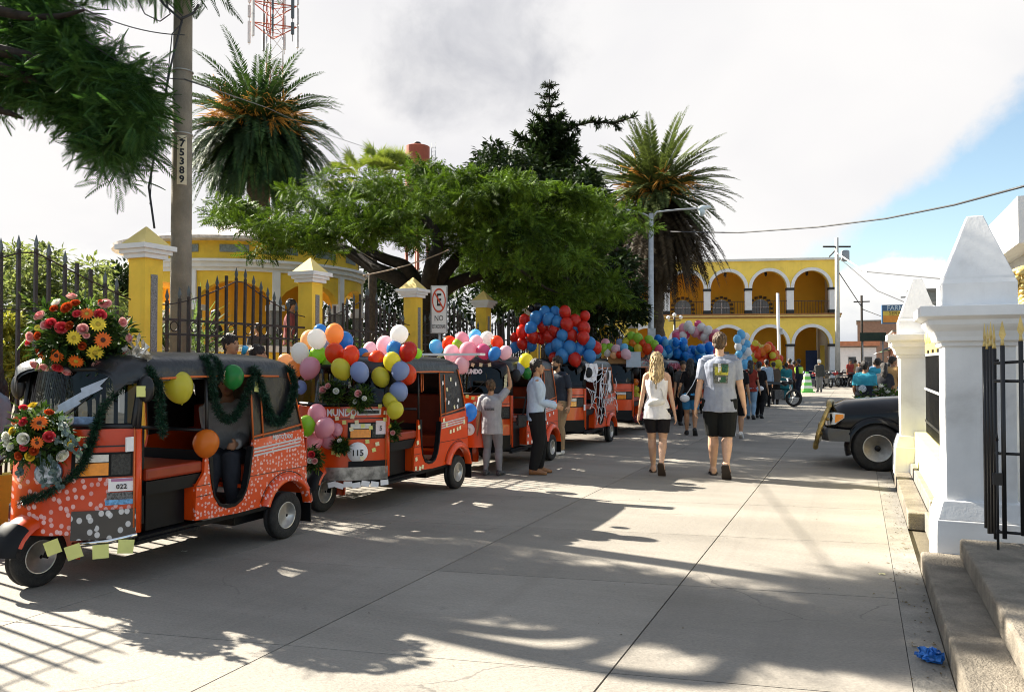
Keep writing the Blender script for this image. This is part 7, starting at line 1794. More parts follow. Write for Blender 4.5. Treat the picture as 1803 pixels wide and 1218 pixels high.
crowd(1385, 704, 1.50, 40, 'bulky person in a teal jacket under the orange balloons', cloth('teal jacket', (0.02, 0.16, 0.18)), cloth('teal skirt', (0.02, 0.13, 0.15)), 'coat', 'baggy', b=1.35, vox=0.022, hem=0.30)
crowd(1391, 698, 1.68, 60, 'man in a dark red jacket behind the police officer', cloth('dark red jacket', (0.14, 0.025, 0.02)), K, 'coat', vox=0.02)
F_, p_ = crowd(1407, 699, 1.66, 75, 'police officer in a lime reflective vest beside the green cone', cloth('navy uniform', (0.015, 0.018, 0.03)), cloth('navy uniform', (0, 0, 0)), 'shirt', b=1.12, vox=0.018)
t = F_['t']; q = MB(); q.loft([ering(F_['sp'](u), rx + 0.024, ry + 0.026, e=0.9) for u, rx, ry in F_['tors'] if 0.25 < u < 0.9], T=F_['T']); q.build('reflective_vest', mat('lime reflective vest', (0.40, 0.62, 0.05), 0.6), t)
F_, p_ = crowd(1443, 690, 1.66, 170, 'rider in grey trousers and white helmet facing us near the motorbikes', GR, cloth('grey trousers', (0.16, 0.15, 0.16)), 'shirt', pose=dict(rw=(0.16, 0.10, 0.62)), vox=0.02)
q = MB(); q.sphere((0, 0, 0.015), (0.062, 0.068, 0.066), 14, 10, T=F_['TH']); q.build('helmet', mat('white helmet', (0.7, 0.69, 0.66), 0.3), F_['t'])
TQ = cloth('turquoise shirt', (0.04, 0.28, 0.38))
p = atD(1523, 690, 16.5)
F_ = person('man in a turquoise and navy shirt seen from behind past the pickup bonnet', (p.x, p.y, 0), rad(-12), 1.56, dict(lw=(-0.14, 0.10, 0.55), rw=(0.14, 0.10, 0.55)), 'brown', TQ, 'tshirt', cloth('blue jeans', (0, 0, 0)), 'jeans', dk, 'shoe', H_black, 'short', 1.10, False, 0.011, 0.46)
q = MB(); q.loft([ering(F_['sp'](u), rx * (1.08 if u < 0.6 else 1.0) + 0.0185, ry * (1.08 if u < 0.6 else 1.0) + 0.019, e=0.9) for u, rx, ry in F_['tors'] if -0.05 < u < 0.6], T=F_['T']); q.build('navy_panel', cloth('navy panel', (0.012, 0.014, 0.022)), F_['t'])
q = MB(); q.lathe([(0.05, 0), (0.05, 0.002), (0.0005, 0.002)], 16, T=F_['T'] @ Matrix.Translation((-0.01, -0.107, 0.64)) @ Matrix.Rotation(PI / 2, 4, 'X')); q.build('round_print', mat('pale shirt print', (0.45, 0.5, 0.55), 0.7, 0.8, 60), F_['t'])
p = atD(1546, 690, 22)
person('man in a plain turquoise shirt farther behind the pickup', (p.x, p.y, 0), rad(10), 1.64, None, 'brown', TQ, 'shirt', K, 'trousers', dk, 'shoe', H_black, 'short', 1.06, False, 0.014, 0.44)
rc = random.Random(15)
cols_ = [((0.03, 0.03, 0.035), 'dark grey'), ((0.25, 0.04, 0.03), 'red'), ((0.40, 0.24, 0.10), 'ochre'), ((0.10, 0.06, 0.04), 'brown'), ((0.5, 0.48, 0.45), 'off white'), ((0.05, 0.10, 0.18), 'navy blue')]
spots = [(1556, 17.5), (1563, 26), (1572, 21), (1553, 30), (1567, 33), (1540, 36), (1513, 44), (1497, 50), (1506, 52), (1530, 48), (1549, 46)]
where = ['nearest between the pickup bonnet and far column', 'half hidden behind the far white column', 'at the very edge of the far white column', 'behind the turquoise shirted men', 'deep behind the far column', 'between the two turquoise shirted men', 'standing left of the turquoise man', 'beside the foot of the far pole', 'just right of the far pole', 'behind the head of the turquoise man', 'behind the second turquoise man']
for k, (px, Zd) in enumerate(spots):
    p = atD(px, 640, Zd); c_, nm = cols_[k % 6]
    person('person in a %s top %s' % (nm, where[k]), (p.x, p.y, 0), rad(rc.uniform(0, 360)), rc.uniform(1.52, 1.68), dict(hyaw=rc.uniform(-.5, .5), lw=(-0.13, rc.uniform(0, .15), 0.52)), 'brown', cloth('crowd top ' + nm, c_), 'tshirt', K if k % 2 else DN, 'trousers', dk, 'shoe', H_black, 'long' if k % 3 == 0 else 'short', 1.08, k % 3 == 0, 0.022, 0.46, group='crowd at the street end', face=False)
spots2 = [(1275, 33, 'black', 'behind the tall man on his right'), (1310, 36, 'white', 'behind the blue and white balloons'), (1375, 34, 'dark', 'between the teal jacket and the orange balloons'), (1398, 37, 'maroon', 'behind the police officer'), (1240, 24, 'grey', 'between the blond woman and the tall man')]
for k, (px, Zd, nm, wh) in enumerate(spots2):
    p = atD(px, 640, Zd); c_ = {'black': (0.02, 0.02, 0.02), 'white': (0.5, 0.5, 0.5), 'dark': (0.03, 0.035, 0.05), 'maroon': (0.12, 0.02, 0.03), 'grey': (0.15, 0.15, 0.15)}[nm]
    person('person in a %s shirt %s' % (nm, wh), (p.x, p.y, 0), rad(rc.uniform(-40, 40)), rc.uniform(1.55, 1.66), None, 'brown', cloth('crowd shirt ' + nm, c_), 'tshirt', K, 'trousers', dk, 'shoe', H_black, 'short', 1.08, False, 0.02, 0.46, face=False)
# ================================================================== BALLOONS
BC = {'red orange': (0.80, 0.09, 0.02), 'red': (0.62, 0.035, 0.02), 'orange': (0.85, 0.25, 0.03), 'pale orange': (0.85, 0.40, 0.12), 'yellow': (0.75, 0.68, 0.07), 'lime': (0.36, 0.62, 0.06), 'green': (0.03, 0.28, 0.06), 'blue': (0.06, 0.27, 0.60), 'bright blue': (0.02, 0.26, 0.70),
      'periwinkle': (0.32, 0.40, 0.64), 'pink': (0.82, 0.42, 0.50), 'pale pink': (0.86, 0.60, 0.66), 'hot pink': (0.78, 0.14, 0.30), 'raspberry': (0.55, 0.06, 0.12), 'white': (0.86, 0.84, 0.82), 'peach': (0.88, 0.55, 0.30), 'black': (0.02, 0.02, 0.02), 'light blue': (0.20, 0.55, 0.80), 'silver': (0.5, 0.5, 0.52)}
def latex(col):
    nm = 'latex ' + col
    if nm in _mats: return _mats[nm]
    m = bpy.data.materials.new(nm); m.use_nodes = True; t_ = m.node_tree; t_.nodes.clear(); q_ = NT(t_)
    c = BC[col] + (1,)
    b = q_.n('ShaderNodeBsdfPrincipled', inp={'Base Color': c, 'Roughness': 0.22, 'Specular IOR Level': 0.45})
    tr = q_.n('ShaderNodeBsdfTranslucent', inp={0: c}); mx = q_.n('ShaderNodeMixShader', inp={0: 0.45, 1: b.outputs[0], 2: tr.outputs[0]})
    q_.n('ShaderNodeOutputMaterial', inp={0: mx.outputs[0]}); _mats[nm] = m; return m
_bm = {}
def balloon_mesh(col, lo=False):
    k = (col, lo)
    if k not in _bm:
        mb = MB(); n = 10 if lo else 22; prof = []
        for j in range(n + 1):
            a_ = PI * j / n; r = math.sin(a_); z = math.cos(a_)
            if z < 0: r *= 1 - 0.10 * z * z; z *= 1.16
            prof.append((max(r, 0.0006), z))
        mb.lathe(prof, 12 if lo else 28)
        if not lo: mb.lathe([(0.02, -1.15), (0.05, -1.18), (0.075, -1.23), (0.03, -1.24)], 8)
        me = mb.mesh('balloon'); me.materials.append(latex(col)); _bm[k] = me
    return _bm[k]
rbal = random.Random(21)
def balloon(p, r, col, label, group, lo=False, tilt=0.5):
    o = bpy.data.objects.new('balloon', balloon_mesh(col, lo)); COL.objects.link(o)
    r *= rbal.uniform(0.92, 1.07)
    o.location = p; o.scale = (r, r, r * rbal.uniform(1.03, 1.16)); o.rotation_euler = (rbal.uniform(-tilt, tilt), rbal.uniform(-tilt, tilt), rbal.uniform(0, 6))
    o['label'] = label; o['category'] = 'balloon'; o['group'] = group
    return o
def cluster(items, y0, where, group, lo=False, jit=0.0):
    """items (px, py, r px, colour, dy); dy shifts the balloon along the street"""
    from collections import defaultdict
    by = defaultdict(list)
    for it in items: by[it[3]].append(it)
    for col, L in by.items():
        L.sort(key=lambda i: i[0]); n = len(L)
        for k, it in enumerate(L):
            p_ = atY(it[0], it[1], y0 + (it[4] if len(it) > 4 else 0)); Zd = (p_ - Vector((0, 0, EYE))).dot(_F)
            if n == 1: lab = 'only %s balloon %s' % (col, where)
            elif n == 2: lab = '%s of two %s balloons %s' % (('left', 'right')[k], col, where)
            else: lab = '%s %s balloon from the left %s' % (ORD[k], col, where)
            balloon(p_, it[2] * Zd / FPX, col, lab, group, lo)
g_ = 'balloons on the second mototaxi'
cluster([(589, 587, 15.5, 'pale orange', 0.1), (564, 583, 13, 'blue', 0.35), (558, 596, 17, 'white', 0), (545, 597, 15, 'peach', 0.25), (528, 620, 16.5, 'white', -0.1), (560, 624, 14.5, 'lime', 0.05), (606, 600, 15, 'blue', 0.25), (575, 607, 13, 'periwinkle', 0.2),
         (589, 621, 16, 'red orange', -0.05), (618, 624, 16, 'red orange', -0.1), (600, 649, 16.5, 'yellow', -0.2), (633, 654, 16.5, 'periwinkle', -0.15), (519, 649, 15, 'pale orange', -0.05), (546, 647, 16.5, 'pink', -0.15), (503, 636, 13, 'peach', 0.1), (528, 681, 13, 'periwinkle', 0.0), (578, 641, 11, 'lime', 0.1), (540, 612, 12, 'blue', 0.3), (638, 625, 12, 'blue', 0.3)], 6.95, 'at the front left of the second roof', g_)
cluster([(651, 614, 12, 'pale pink', 0.45), (648, 634, 14, 'orange', 0.1), (663, 634, 14.5, 'red orange', 0.0), (678, 607, 15, 'pale pink', 0.2), (695, 616, 14.5, 'blue', 0.1), (703, 588, 15.5, 'white', 0.15), (719, 618, 15.5, 'red', 0.1), (690, 635, 15, 'yellow', -0.05), (670, 663, 16, 'yellow', -0.1),
         (683, 671, 14.5, 'blue', 0.1), (705, 652, 15.5, 'periwinkle', -0.05), (717, 658, 15.5, 'red orange', 0.1), (702, 688, 16, 'periwinkle', -0.05), (667, 702, 15.5, 'raspberry', 0.05), (687, 704, 14.5, 'yellow', -0.1), (696, 721, 15.5, 'yellow', -0.15), (735, 622, 9, 'lime', 0.5)], 7.15, 'in the bunch by the second windscreen pillar', g_)
cluster([(558, 728, 16, 'pink', -0.05), (540, 748, 17, 'lime', -0.15), (572, 752, 17, 'pink', -0.1), (551, 777, 16.5, 'pink', -0.05), (577, 776, 13, 'pink', 0.1), (593, 756, 11, 'pink', 0.1)], 6.62, 'low on the nose of the second mototaxi', g_)
g_ = 'balloons on the third mototaxi'
cluster([(768, 610, 12.5, 'light blue', 0.2), (791, 604, 12.5, 'red orange', 0.15), (814, 598, 12.5, 'pink', 0.15), (837, 592, 11, 'light blue', 0.3), (857, 596, 11.5, 'white', 0.2), (875, 602, 11, 'red orange', 0.1), (838, 603, 11.5, 'pale pink', 0.05), (807, 607, 11, 'lime', 0.1), (795, 621, 14.5, 'pale pink', -0.1),
         (824, 617, 15, 'pink', -0.1), (851, 618, 12.5, 'hot pink', -0.05), (871, 622, 11.5, 'blue', -0.1), (890, 620, 11.5, 'pale pink', 0.0), (813, 641, 14, 'pale pink', -0.15), (812, 655, 9, 'lime', 0.0)], 10.1, 'over the third windscreen', g_)
cluster([(926, 634, 12, 'yellow', 0), (913, 649, 11, 'periwinkle', -0.05), (901, 655, 11.5, 'pink', 0.05), (926, 656, 9.5, 'green', 0.05)], 10.55, 'at the third roof corner by the blue shirted man', g_)
for px, py, r, y, col, lab, gg in ((826, 725, 14.5, 9.12, 'blue', 'blue balloon at the rear corner of the second mototaxi', 'balloons on the second mototaxi'), (800, 747, 14.5, 8.95, 'red orange', 'red orange balloon on the rear side of the second mototaxi', 'balloons on the second mototaxi'),
                                   (314, 679, 23.5, 4.48, 'yellow', 'yellow balloon hanging in the driver doorway of the nearest mototaxi', 'balloons on the nearest mototaxi'), (410, 662, 18, 4.98, 'green', 'green balloon under the roof of the nearest mototaxi', 'balloons on the nearest mototaxi'),
                                   (363, 779, 23, 4.72, 'orange', 'orange balloon tied at the door post of the nearest mototaxi', 'balloons on the nearest mototaxi'), (153, 675, 24, 4.12, 'green', 'dark green balloon inside the nearest windscreen under the bouquet', 'balloons on the nearest mototaxi')):
    p = atY(px, py, y); Zd = (p - Vector((0, 0, EYE))).dot(_F); balloon(p, r * Zd / FPX, col, lab, gg, False, 0.25)
g_ = 'red and blue balloons on the fourth mototaxi'
cluster([(924, 564, 11, 'red', 0), (944, 559, 11, 'blue', -0.1), (959, 549, 10, 'blue', 0), (966, 561, 11, 'blue', -0.1), (977, 549, 10, 'blue', 0.1), (935, 577, 11, 'blue', -0.15), (920, 583, 11, 'red', -0.05), (938, 592, 11, 'red', -0.1), (957, 575, 11.5, 'red', 0), (920, 604, 10.5, 'red', 0), (906, 594, 9, 'red', 0.1), (907, 611, 9, 'blue', 0.1), (936, 608, 9, 'blue', 0.05), (950, 595, 10, 'red', 0.05),
         (935, 543, 6.5, 'black', 0.1), (946, 540, 6.5, 'black', 0.1), (1013, 564, 11, 'red', 0), (1028, 577, 11, 'red', 0), (1027, 594, 12, 'red', -0.1), (1038, 604, 11, 'blue', 0), (1049, 611, 10, 'red', 0.1), (1038, 626, 12, 'blue', -0.05), (1020, 614, 12, 'blue', 0), (1013, 578, 10, 'blue', 0.05),
         (995, 549, 11, 'red', -0.05), (981, 566, 10.5, 'blue', -0.1), (998, 570, 11, 'red', -0.12), (976, 582, 11, 'red', -0.1), (990, 590, 11, 'blue', -0.15), (1006, 590, 11, 'red', -0.05), (968, 593, 11, 'red', -0.05), (982, 607, 11.5, 'blue', -0.15), (1003, 611, 12, 'blue', -0.12), (1012, 632, 12, 'red', -0.12), (990, 626, 11.5, 'blue', -0.18), (970, 614, 10.5, 'blue', -0.05), (1030, 556, 9, 'red', 0.1), (976, 630, 10, 'red', -0.1)], 13.3, 'in the fourth roof pile', g_)
g_ = 'balloons on the fifth and sixth mototaxis'
cluster([(1066, 604, 8.5, 'pink', .1), (1063, 613, 8.5, 'lime', 0), (1074, 612, 8, 'lime', .05), (1070, 621, 8, 'white', 0), (1085, 615, 8.5, 'pale pink', 0), (1099, 612, 7, 'light blue', 0), (1052, 622, 7, 'light blue', 0.1), (1102, 623, 9, 'pale pink', -0.1), (1090, 624, 6, 'red', -0.1), (1080, 625, 6, 'peach', -0.1)], 16.4, 'low on the fifth roof', g_)
cluster([(1091, 603, 7, 'periwinkle', 0), (1103, 602, 7.5, 'yellow', 0), (1115, 605, 8, 'orange', -0.05), (1112, 592, 7.5, 'lime', 0), (1123, 595, 8.5, 'lime', -0.05), (1132, 605, 8, 'red orange', -0.05), (1124, 613, 8, 'yellow', -0.1), (1112, 614, 7.5, 'green', -0.05), (1140, 614, 8.5, 'red orange', -0.1), (1143, 599, 8, 'lime', 0), (1152, 607, 8, 'lime', -0.05), (1160, 615, 8, 'hot pink', -0.05), (1130, 621, 7, 'orange', 0), (1098, 614, 7, 'orange', 0.05), (1118, 622, 7, 'peach', 0.0)], 19.6, 'in the bunch on the sixth roof', g_)
cluster([(1105, 678, 7.5, 'silver', -.02), (1118, 673, 7, 'orange', 0), (1119, 685, 7, 'yellow', 0), (1108, 691, 7.5, 'orange', -.03), (1121, 698, 8, 'yellow', -.02), (1107, 671, 6, 'green', .05)], 17.2, 'on the side of the fifth mototaxi', 'side balloons of the fifth mototaxi')
rb2 = random.Random(33)
def mass(nm, pts, col, label):
    mb = MB()
    for p_, r_ in pts: mb.sphere(p_, (r_, r_, r_ * 1.06), 12, 8)
    o = mb.build('balloon_mass', latex(col), label=label, category='balloons', kind='stuff'); return o
for k in range(56):
    u = rb2.random(); px = 1158 + 92 * u; py = 608 + 14 * u + rb2.uniform(-13, 15)
    p = atY(px, py, 22.8 + rb2.uniform(-0.35, 0.35)); balloon(p, rb2.uniform(0.10, 0.135), rb2.choice(('bright blue', 'bright blue', 'bright blue', 'light blue')), 'small blue balloon packed in the dense blue mass on the seventh roof', 'dense blue balloon mass', True)
mass('blue', [(atY(1158 + 92 * u, 612 + 14 * u + rb2.uniform(-10, 15), 23.1 + rb2.uniform(-.1, .5)), rb2.uniform(0.10, 0.13)) for u in [rb2.random() for k in range(60)]], 'bright blue', 'back rows of small blue balloons filling the dense blue mass')
for k in range(58):
    if k % 4 == 3: continue
    cc_ = rb2.choice(('hot pink', 'pink', 'white', 'white', 'hot pink')) if k < 40 else rb2.choice(('hot pink', 'raspberry', 'pink'))
    if k < 40: a_ = rad(200 - 215 * (k / 39)); R_ = 30 + rb2.uniform(-8, 7); px, py = 1222 + R_ * math.cos(a_), 606 - R_ * 0.98 * math.sin(a_)
    else: px, py = 1257 + rb2.uniform(-6, 6), 588 + 52 * (k - 40) / 17
    balloon(atY(px, py, 26.6 + rb2.uniform(-.25, .25)), rb2.uniform(0.13, 0.165), cc_, 'small %s balloon woven into the pink and white balloon arch' % cc_, 'pink and white balloon arch', True)
p = atY(1222, 606, 26.7); q = MB(); q.tube([p + Vector((0.56 * math.cos(a_), 0, 0.56 * math.sin(a_))) for a_ in np.linspace(-0.6, PI + 0.6, 16)], 0.03, 6); q.tube([p + Vector((0.5, 0, -0.3)), p + Vector((0.7, 0, -1.0))], 0.03, 5); q.build('arch_frame', M_white, label='wire frame holding the pink and white balloon arch', category='frame')
q = MB(); q.box((p.x + 0.05, p.y + 0.1, p.z - 0.35), (0.9, 0.06, 0.55)); q.build('decorated_board', mat('white frilled board', (0.66, 0.62, 0.62), 0.8, 0.3, 14), label='white frilled board under the pink balloon arch', category='board')
for k in range(14):
    px, py = 1305 + 9 * math.sin(k * 2.1) + k * 0.5, 588 + 4.4 * k
    balloon(atD(px, py, 30 + rb2.uniform(-.2, .2)), 0.15, ('light blue', 'white')[k % 2], 'small %s balloon in the tall thin column of balloons' % ('light blue', 'white')[k % 2], 'blue and white balloon column', True)
q = MB(); p = atD(1306, 655, 30.1); q.tube([(p.x, p.y, 0), (p.x, p.y, atD(1306, 586, 30.1).z)], 0.025, 5); q.build('balloon_pole', M_white, label='thin pole carrying the blue and white balloon column', category='pole')
for k in range(52):
    cc_ = rb2.choice(('orange', 'yellow', 'red orange', 'yellow')); u = rb2.random(); px = 1328 + 44 * u; py = 608 + 18 * u + rb2.uniform(-9, 26) + (32 * max(0, u - 0.6) * rb2.random() * 2.6)
    balloon(atD(px, py, 33 + rb2.uniform(-.5, .5)), rb2.uniform(0.14, 0.18), cc_, 'small %s balloon in the big flame coloured bunch' % cc_, 'orange and yellow balloon bunch', True)
mass('yellow', [(atD(1328 + 44 * u, 612 + 18 * u + rb2.uniform(-5, 22), 33.6 + rb2.uniform(-.1, .4)), 0.15) for u in [rb2.random() for k in range(50)]], 'yellow', 'back rows of yellow balloons filling the flame coloured bunch')

# ================================================================== FLOWER ARRANGEMENTS ON THE NEAREST MOTOTAXI
def flower_mesh(kind, cols):
    mb = MB()
    if kind == 'gerbera':
        for ring, (n_, L_, z_) in enumerate(((16, 1.0, 0.0), (14, 0.78, 0.06))):
            for k in range(n_):
                a_ = 2 * PI * k / n_ + ring * 0.2; c, s_ = math.cos(a_), math.sin(a_); w_ = 0.15
                pts = [(0.2 * c, 0.2 * s_, z_), (0.65 * L_ * c - w_ * s_, 0.65 * L_ * s_ + w_ * c, z_ + 0.10), (L_ * c, L_ * s_, z_ + 0.02), (0.65 * L_ * c + w_ * s_, 0.65 * L_ * s_ - w_ * c, z_ + 0.10)]
                mb.add(pts, [(0, 1, 2, 3)], True, 0)
        mb.sphere((0, 0, 0.06), (0.27, 0.27, 0.12), 12, 6, 1)
    else:
        for ring in range(4):
            n_ = 5; R_ = 0.92 - 0.2 * ring; zt = 0.25 + 0.12 * ring
            for k in range(n_):
                a0 = 2 * PI * (k / n_) + ring * 0.55; rows = []
                for j in range(4):
                    v = j / 3; r = R_ * (0.35 + 0.65 * math.sin(v * 1.45)); z = -0.45 + (0.45 + zt) * v
                    if j == 3: r *= 1.08
                    rows.append([(r * math.cos(a0 + t_), r * math.sin(a0 + t_), z - 0.10 * abs(t_) * v) for t_ in np.linspace(-0.78, 0.78, 5)])
                mb.loft(rows, False, True, 0 if ring < 2 else 1, closed=False)
        mb.sphere((0, 0, 0.0), (0.35, 0.35, 0.5), 8, 6, 1)
    me = mb.mesh(kind)
    for c in cols: me.materials.append(c)
    return me
def petal(n, rgb): return mat(n + ' petals', rgb, 0.55, 0.15, 40, trans=0.2)
FL = {'ro': flower_mesh('gerbera', (petal('orange', (0.80, 0.16, 0.015)), mat('dark flower eye', (0.06, 0.02, 0.01), 0.8))), 'yo': flower_mesh('gerbera', (petal('orange', (0, 0, 0)), petal('gold eye', (0.5, 0.35, 0.03)))),
      'ye': flower_mesh('gerbera', (petal('yellow', (0.80, 0.62, 0.05)), petal('gold eye', (0, 0, 0)))), 'pk': flower_mesh('rose', (petal('pale pink', (0.82, 0.50, 0.46)), petal('mid pink', (0.75, 0.28, 0.28)))),
      'rd': flower_mesh('rose', (petal('coral red', (0.72, 0.10, 0.11)), petal('deep red', (0.60, 0.03, 0.05)))), 'or': flower_mesh('rose', (petal('burnt orange', (0.55, 0.09, 0.015)), petal('dark orange', (0.42, 0.05, 0.01)))),
      'wh': flower_mesh('rose', (petal('white', (0.82, 0.82, 0.78)), petal('cream', (0.75, 0.74, 0.6)))), 'yr': flower_mesh('rose', (petal('yellow', (0, 0, 0)), petal('gold eye', (0, 0, 0))))}
FN = {'ro': 'gerbera', 'yo': 'gerbera', 'ye': 'gerbera'}
def bouquet(label, ctr, radii, flowers, seed, nleaf, y0):
    t = thing('flower_arrangement', label, 'bouquet', ctr, 0, 'flower arrangements on the nearest mototaxi'); r_ = np.random.default_rng(seed)
    C = []; R = []
    for k in range(44):
        v = unit(r_.normal(size=3)); C.append(tuple(v * np.array(radii) * r_.uniform(0.3, 0.9))); R.append((0.28 * radii[0],) * 3)
    V, F = clump_leaves(C, R, nleaf, 0.05 + 0.10 * radii[0], leaf_rhomb(0.36), 0.1, 0.8, seed, 0.4); npmesh('foliage', V, F, leafmat('bouquet leaves', (0.008, 0.022, 0.008), (0.05, 0.10, 0.02), 0.2, 9), t)
    V, F = clump_leaves(C, R, 4, 0.045 + 0.26 * radii[0], pinnate(9, 0.2, 0.25, 0.06), -0.1, 0.9, seed + 1, 0.8); npmesh('fern', V, F, leafmat('fern leaves', (0.04, 0.08, 0.02), (0.16, 0.24, 0.05), 0.3, 9), t)
    q_ = MB(); q_.sphere((0, 0, -0.02), tuple(x * 0.62 for x in radii), 14, 10); q_.build('floral_foam', mat('dark moss', (0.008, 0.014, 0.006), 0.95, 0.4, 30), t)
    for px, py, rp, kind in flowers:
        d = ray(px, py); o_ = Vector((0, 0, EYE)); best = None
        # first hit of the sight line with the arrangement's own ellipsoid
        A = Vector((1 / radii[0], 1 / radii[1], 1 / radii[2])); oc = o_ - Vector(ctr)
        dd = Vector((d.x * A.x, d.y * A.y, d.z * A.z)); cc = Vector((oc.x * A.x, oc.y * A.y, oc.z * A.z))
        a_, b_, c_ = dd.dot(dd), 2 * dd.dot(cc), cc.dot(cc) - 1; disc = b_ * b_ - 4 * a_ * c_
        k_ = (-b_ - math.sqrt(disc)) / (2 * a_) if disc > 0 else -b_ / (2 * a_)
        P_ = oc + d * k_; n_ = Vector((P_.x * A.x ** 2, P_.y * A.y ** 2, P_.z * A.z ** 2)).normalized(); n_ = (n_ + Vector(r_.normal(size=3)) * 0.22 + Vector((0.15, -0.25, 0.1))).normalized()
        s_ = rp * k_ / FPX * 1.15
        o = link('rose' if kind not in FN else 'gerbera', FL[kind], None, t, P_ + n_ * 0.035, n_.to_track_quat('Z', 'Y').to_euler()); o.scale = (s_,) * 3
    return t
S4 = 300 / 1218
top_f = [(515, 125, 36, 'pk'), (755, 172, 42, 'pk'), (710, 150, 20, 'or'), (425, 160, 32, 'wh'), (400, 198, 26, 'or'), (500, 190, 40, 'or'), (545, 165, 30, 'or'), (310, 250, 38, 'pk'), (560, 238, 30, 'rd'), (622, 232, 45, 'yo'), (705, 238, 40, 'rd'), (850, 280, 32, 'pk'), (700, 298, 52, 'ye'), (380, 300, 38, 'rd'), (345, 300, 30, 'pk'), (448, 318, 40, 'rd'), (520, 310, 30, 'or'), (605, 335, 38, 'pk'), (620, 372, 22, 'pk'), (545, 380, 50, 'ye'), (730, 400, 54, 'ro'), (250, 372, 34, 'pk'), (300, 375, 28, 'or'), (570, 435, 27, 'or'), (678, 475, 54, 'ye'), (885, 395, 34, 'pk'), (318, 470, 34, 'or'), (420, 500, 50, 'ro'), (555, 530, 50, 'yo'), (860, 500, 36, 'rd'), (275, 550, 36, 'pk'), (340, 568, 32, 'pk'), (425, 568, 36, 'rd'), (495, 598, 34, 'pk'), (710, 555, 42, 'pk'), (657, 620, 38, 'rd'), (290, 325, 24, 'ye'), (235, 430, 24, 'rd'), (325, 500, 26, 'ro')]
ctr = atY(140, 592, 4.07)
bouquet('large bouquet of roses and gerberas on the nearest mototaxi roof front', ctr, (0.36, 0.30, 0.27), [(x * S4, 500 + y * S4, r * S4, k) for x, y, r, k in top_f], 71, 70, 4.0)
low_f = [(165, 915, 28, 'rd'), (248, 900, 30, 'yr'), (345, 950, 30, 'or'), (140, 990, 34, 'ro'), (195, 1000, 32, 'rd'), (290, 1010, 54, 'ro'), (125, 1055, 28, 'yr'), (80, 1090, 34, 'wh'), (190, 1100, 40, 'wh'), (345, 1102, 38, 'rd'), (472, 1133, 36, 'yr'), (280, 1130, 42, 'ro'), (440, 1035, 26, 'wh'), (420, 1205, 42, 'wh'), (195, 1165, 28, 'rd'), (235, 1215, 32, 'yr'), (165, 1215, 30, 'or'), (255, 1190, 30, 'or'), (110, 1170, 30, 'wh'), (75, 1140, 26, 'wh')]
ctr2 = atY(66, 772, 3.64)
b2 = bouquet('smaller bouquet with white lilies and eucalyptus on the nearest mototaxi nose', ctr2, (0.24, 0.17, 0.20), [(x * S4, 500 + y * S4, r * S4, k) for x, y, r, k in low_f], 72, 45, 3.5)
# trailing eucalyptus sprays
q = MB(); r_ = random.Random(5)
Vc = []
for px0, py0, px1, py1 in ((100, 745, 145, 790), (95, 770, 140, 800), (85, 800, 105, 860), (70, 800, 78, 855), (40, 810, 35, 835), (108, 735, 120, 770), (95, 810, 100, 850)):
    a_ = atY(px0, py0, 3.53) - Vector(ctr2); e_ = atY(px1, py1, 3.52) - Vector(ctr2); q.tube([a_, e_], 0.004, 4)
    for k in range(20):
        c = a_.lerp(e_, k / 19) + Vector((r_.gauss(0, .012), r_.gauss(0, .012), r_.gauss(0, .01))); n_ = Vector((r_.gauss(0, 1), r_.gauss(-1.5, 1), r_.gauss(0, 1))).normalized(); u_ = n_.orthogonal().normalized(); v_ = n_.cross(u_)
        q.add([c + (u_ * cx + v_ * sy) * 0.017 for cx, sy in ring_dirs(7)], [tuple(range(7))])
q.build('eucalyptus', leafmat('eucalyptus leaves', (0.05, 0.08, 0.08), (0.13, 0.18, 0.18), 0.2, 9), b2)
# pale silver bow and foil beside the big bouquet
t = thing('foil_bow', 'crumpled silver foil wrap beside the big bouquet on the roof corner', 'wrapping', (0, 0, 0))
p0 = atY(246, 628, 4.22); q = MB()
for k in range(9):
    rows = []
    a0 = k * 0.7
    for j in range(5): rows.append([p0 + Vector((0.13 * math.cos(a0) * j / 4 + 0.02 * math.sin(i * 1.7 + k), -0.03 + 0.03 * math.sin(i * 2.1 + j + k), 0.11 * math.sin(a0) * j / 4 * (1.2 if math.sin(a0) > 0 else 0.8) + 0.03 * (i - 1.5) * (1 if k % 2 else -1))) for i in range(4)])
    q.loft(rows, False, False, closed=False)
q.build('foil', mat('crinkled silver film', (0.62, 0.58, 0.50), 0.22, 0.3, 25, 0.5, 30, metal=0.4), t)
# dark green tinsel garlands draped over the first mototaxi
def garland(label, pts, n, r, seed):
    r_ = np.random.default_rng(seed); P_ = [Vector(p) for p in pts]; q_ = MB()
    dense = []
    for k in range(len(P_) - 1):
        p0, p1, p2, p3 = P_[max(0, k - 1)], P_[k], P_[k + 1], P_[min(len(P_) - 1, k + 2)]
        for j in range(10):
            u = j / 10; dense.append(0.5 * ((2 * p1) + (p2 - p0) * u + (2 * p0 - 5 * p1 + 4 * p2 - p3) * u * u + (3 * p1 - p0 - 3 * p2 + p3) * u ** 3))
    D = np.array([tuple(v) for v in dense]); N = int(n * len(D)); i = r_.integers(0, len(D), N); base = D[i] + r_.normal(size=(N, 3)) * 0.006
    d = unit(r_.normal(size=(N, 3))); V, F = scatter(leaf_rhomb(0.11)[0], leaf_rhomb(0.11)[1], base, d, r_.normal(size=(N, 3)), r * (0.7 + 0.5 * r_.random(N)))
    o = npmesh('tinsel_garland', V, F, mat('dark green tinsel', (0.006, 0.035, 0.016), 0.4, 0.6, 60), label=label, category='garland', group='green tinsel garlands on the nearest mototaxi'); return o
def loc1(x, y, z): return T1.matrix_basis @ Vector((x, y, z))
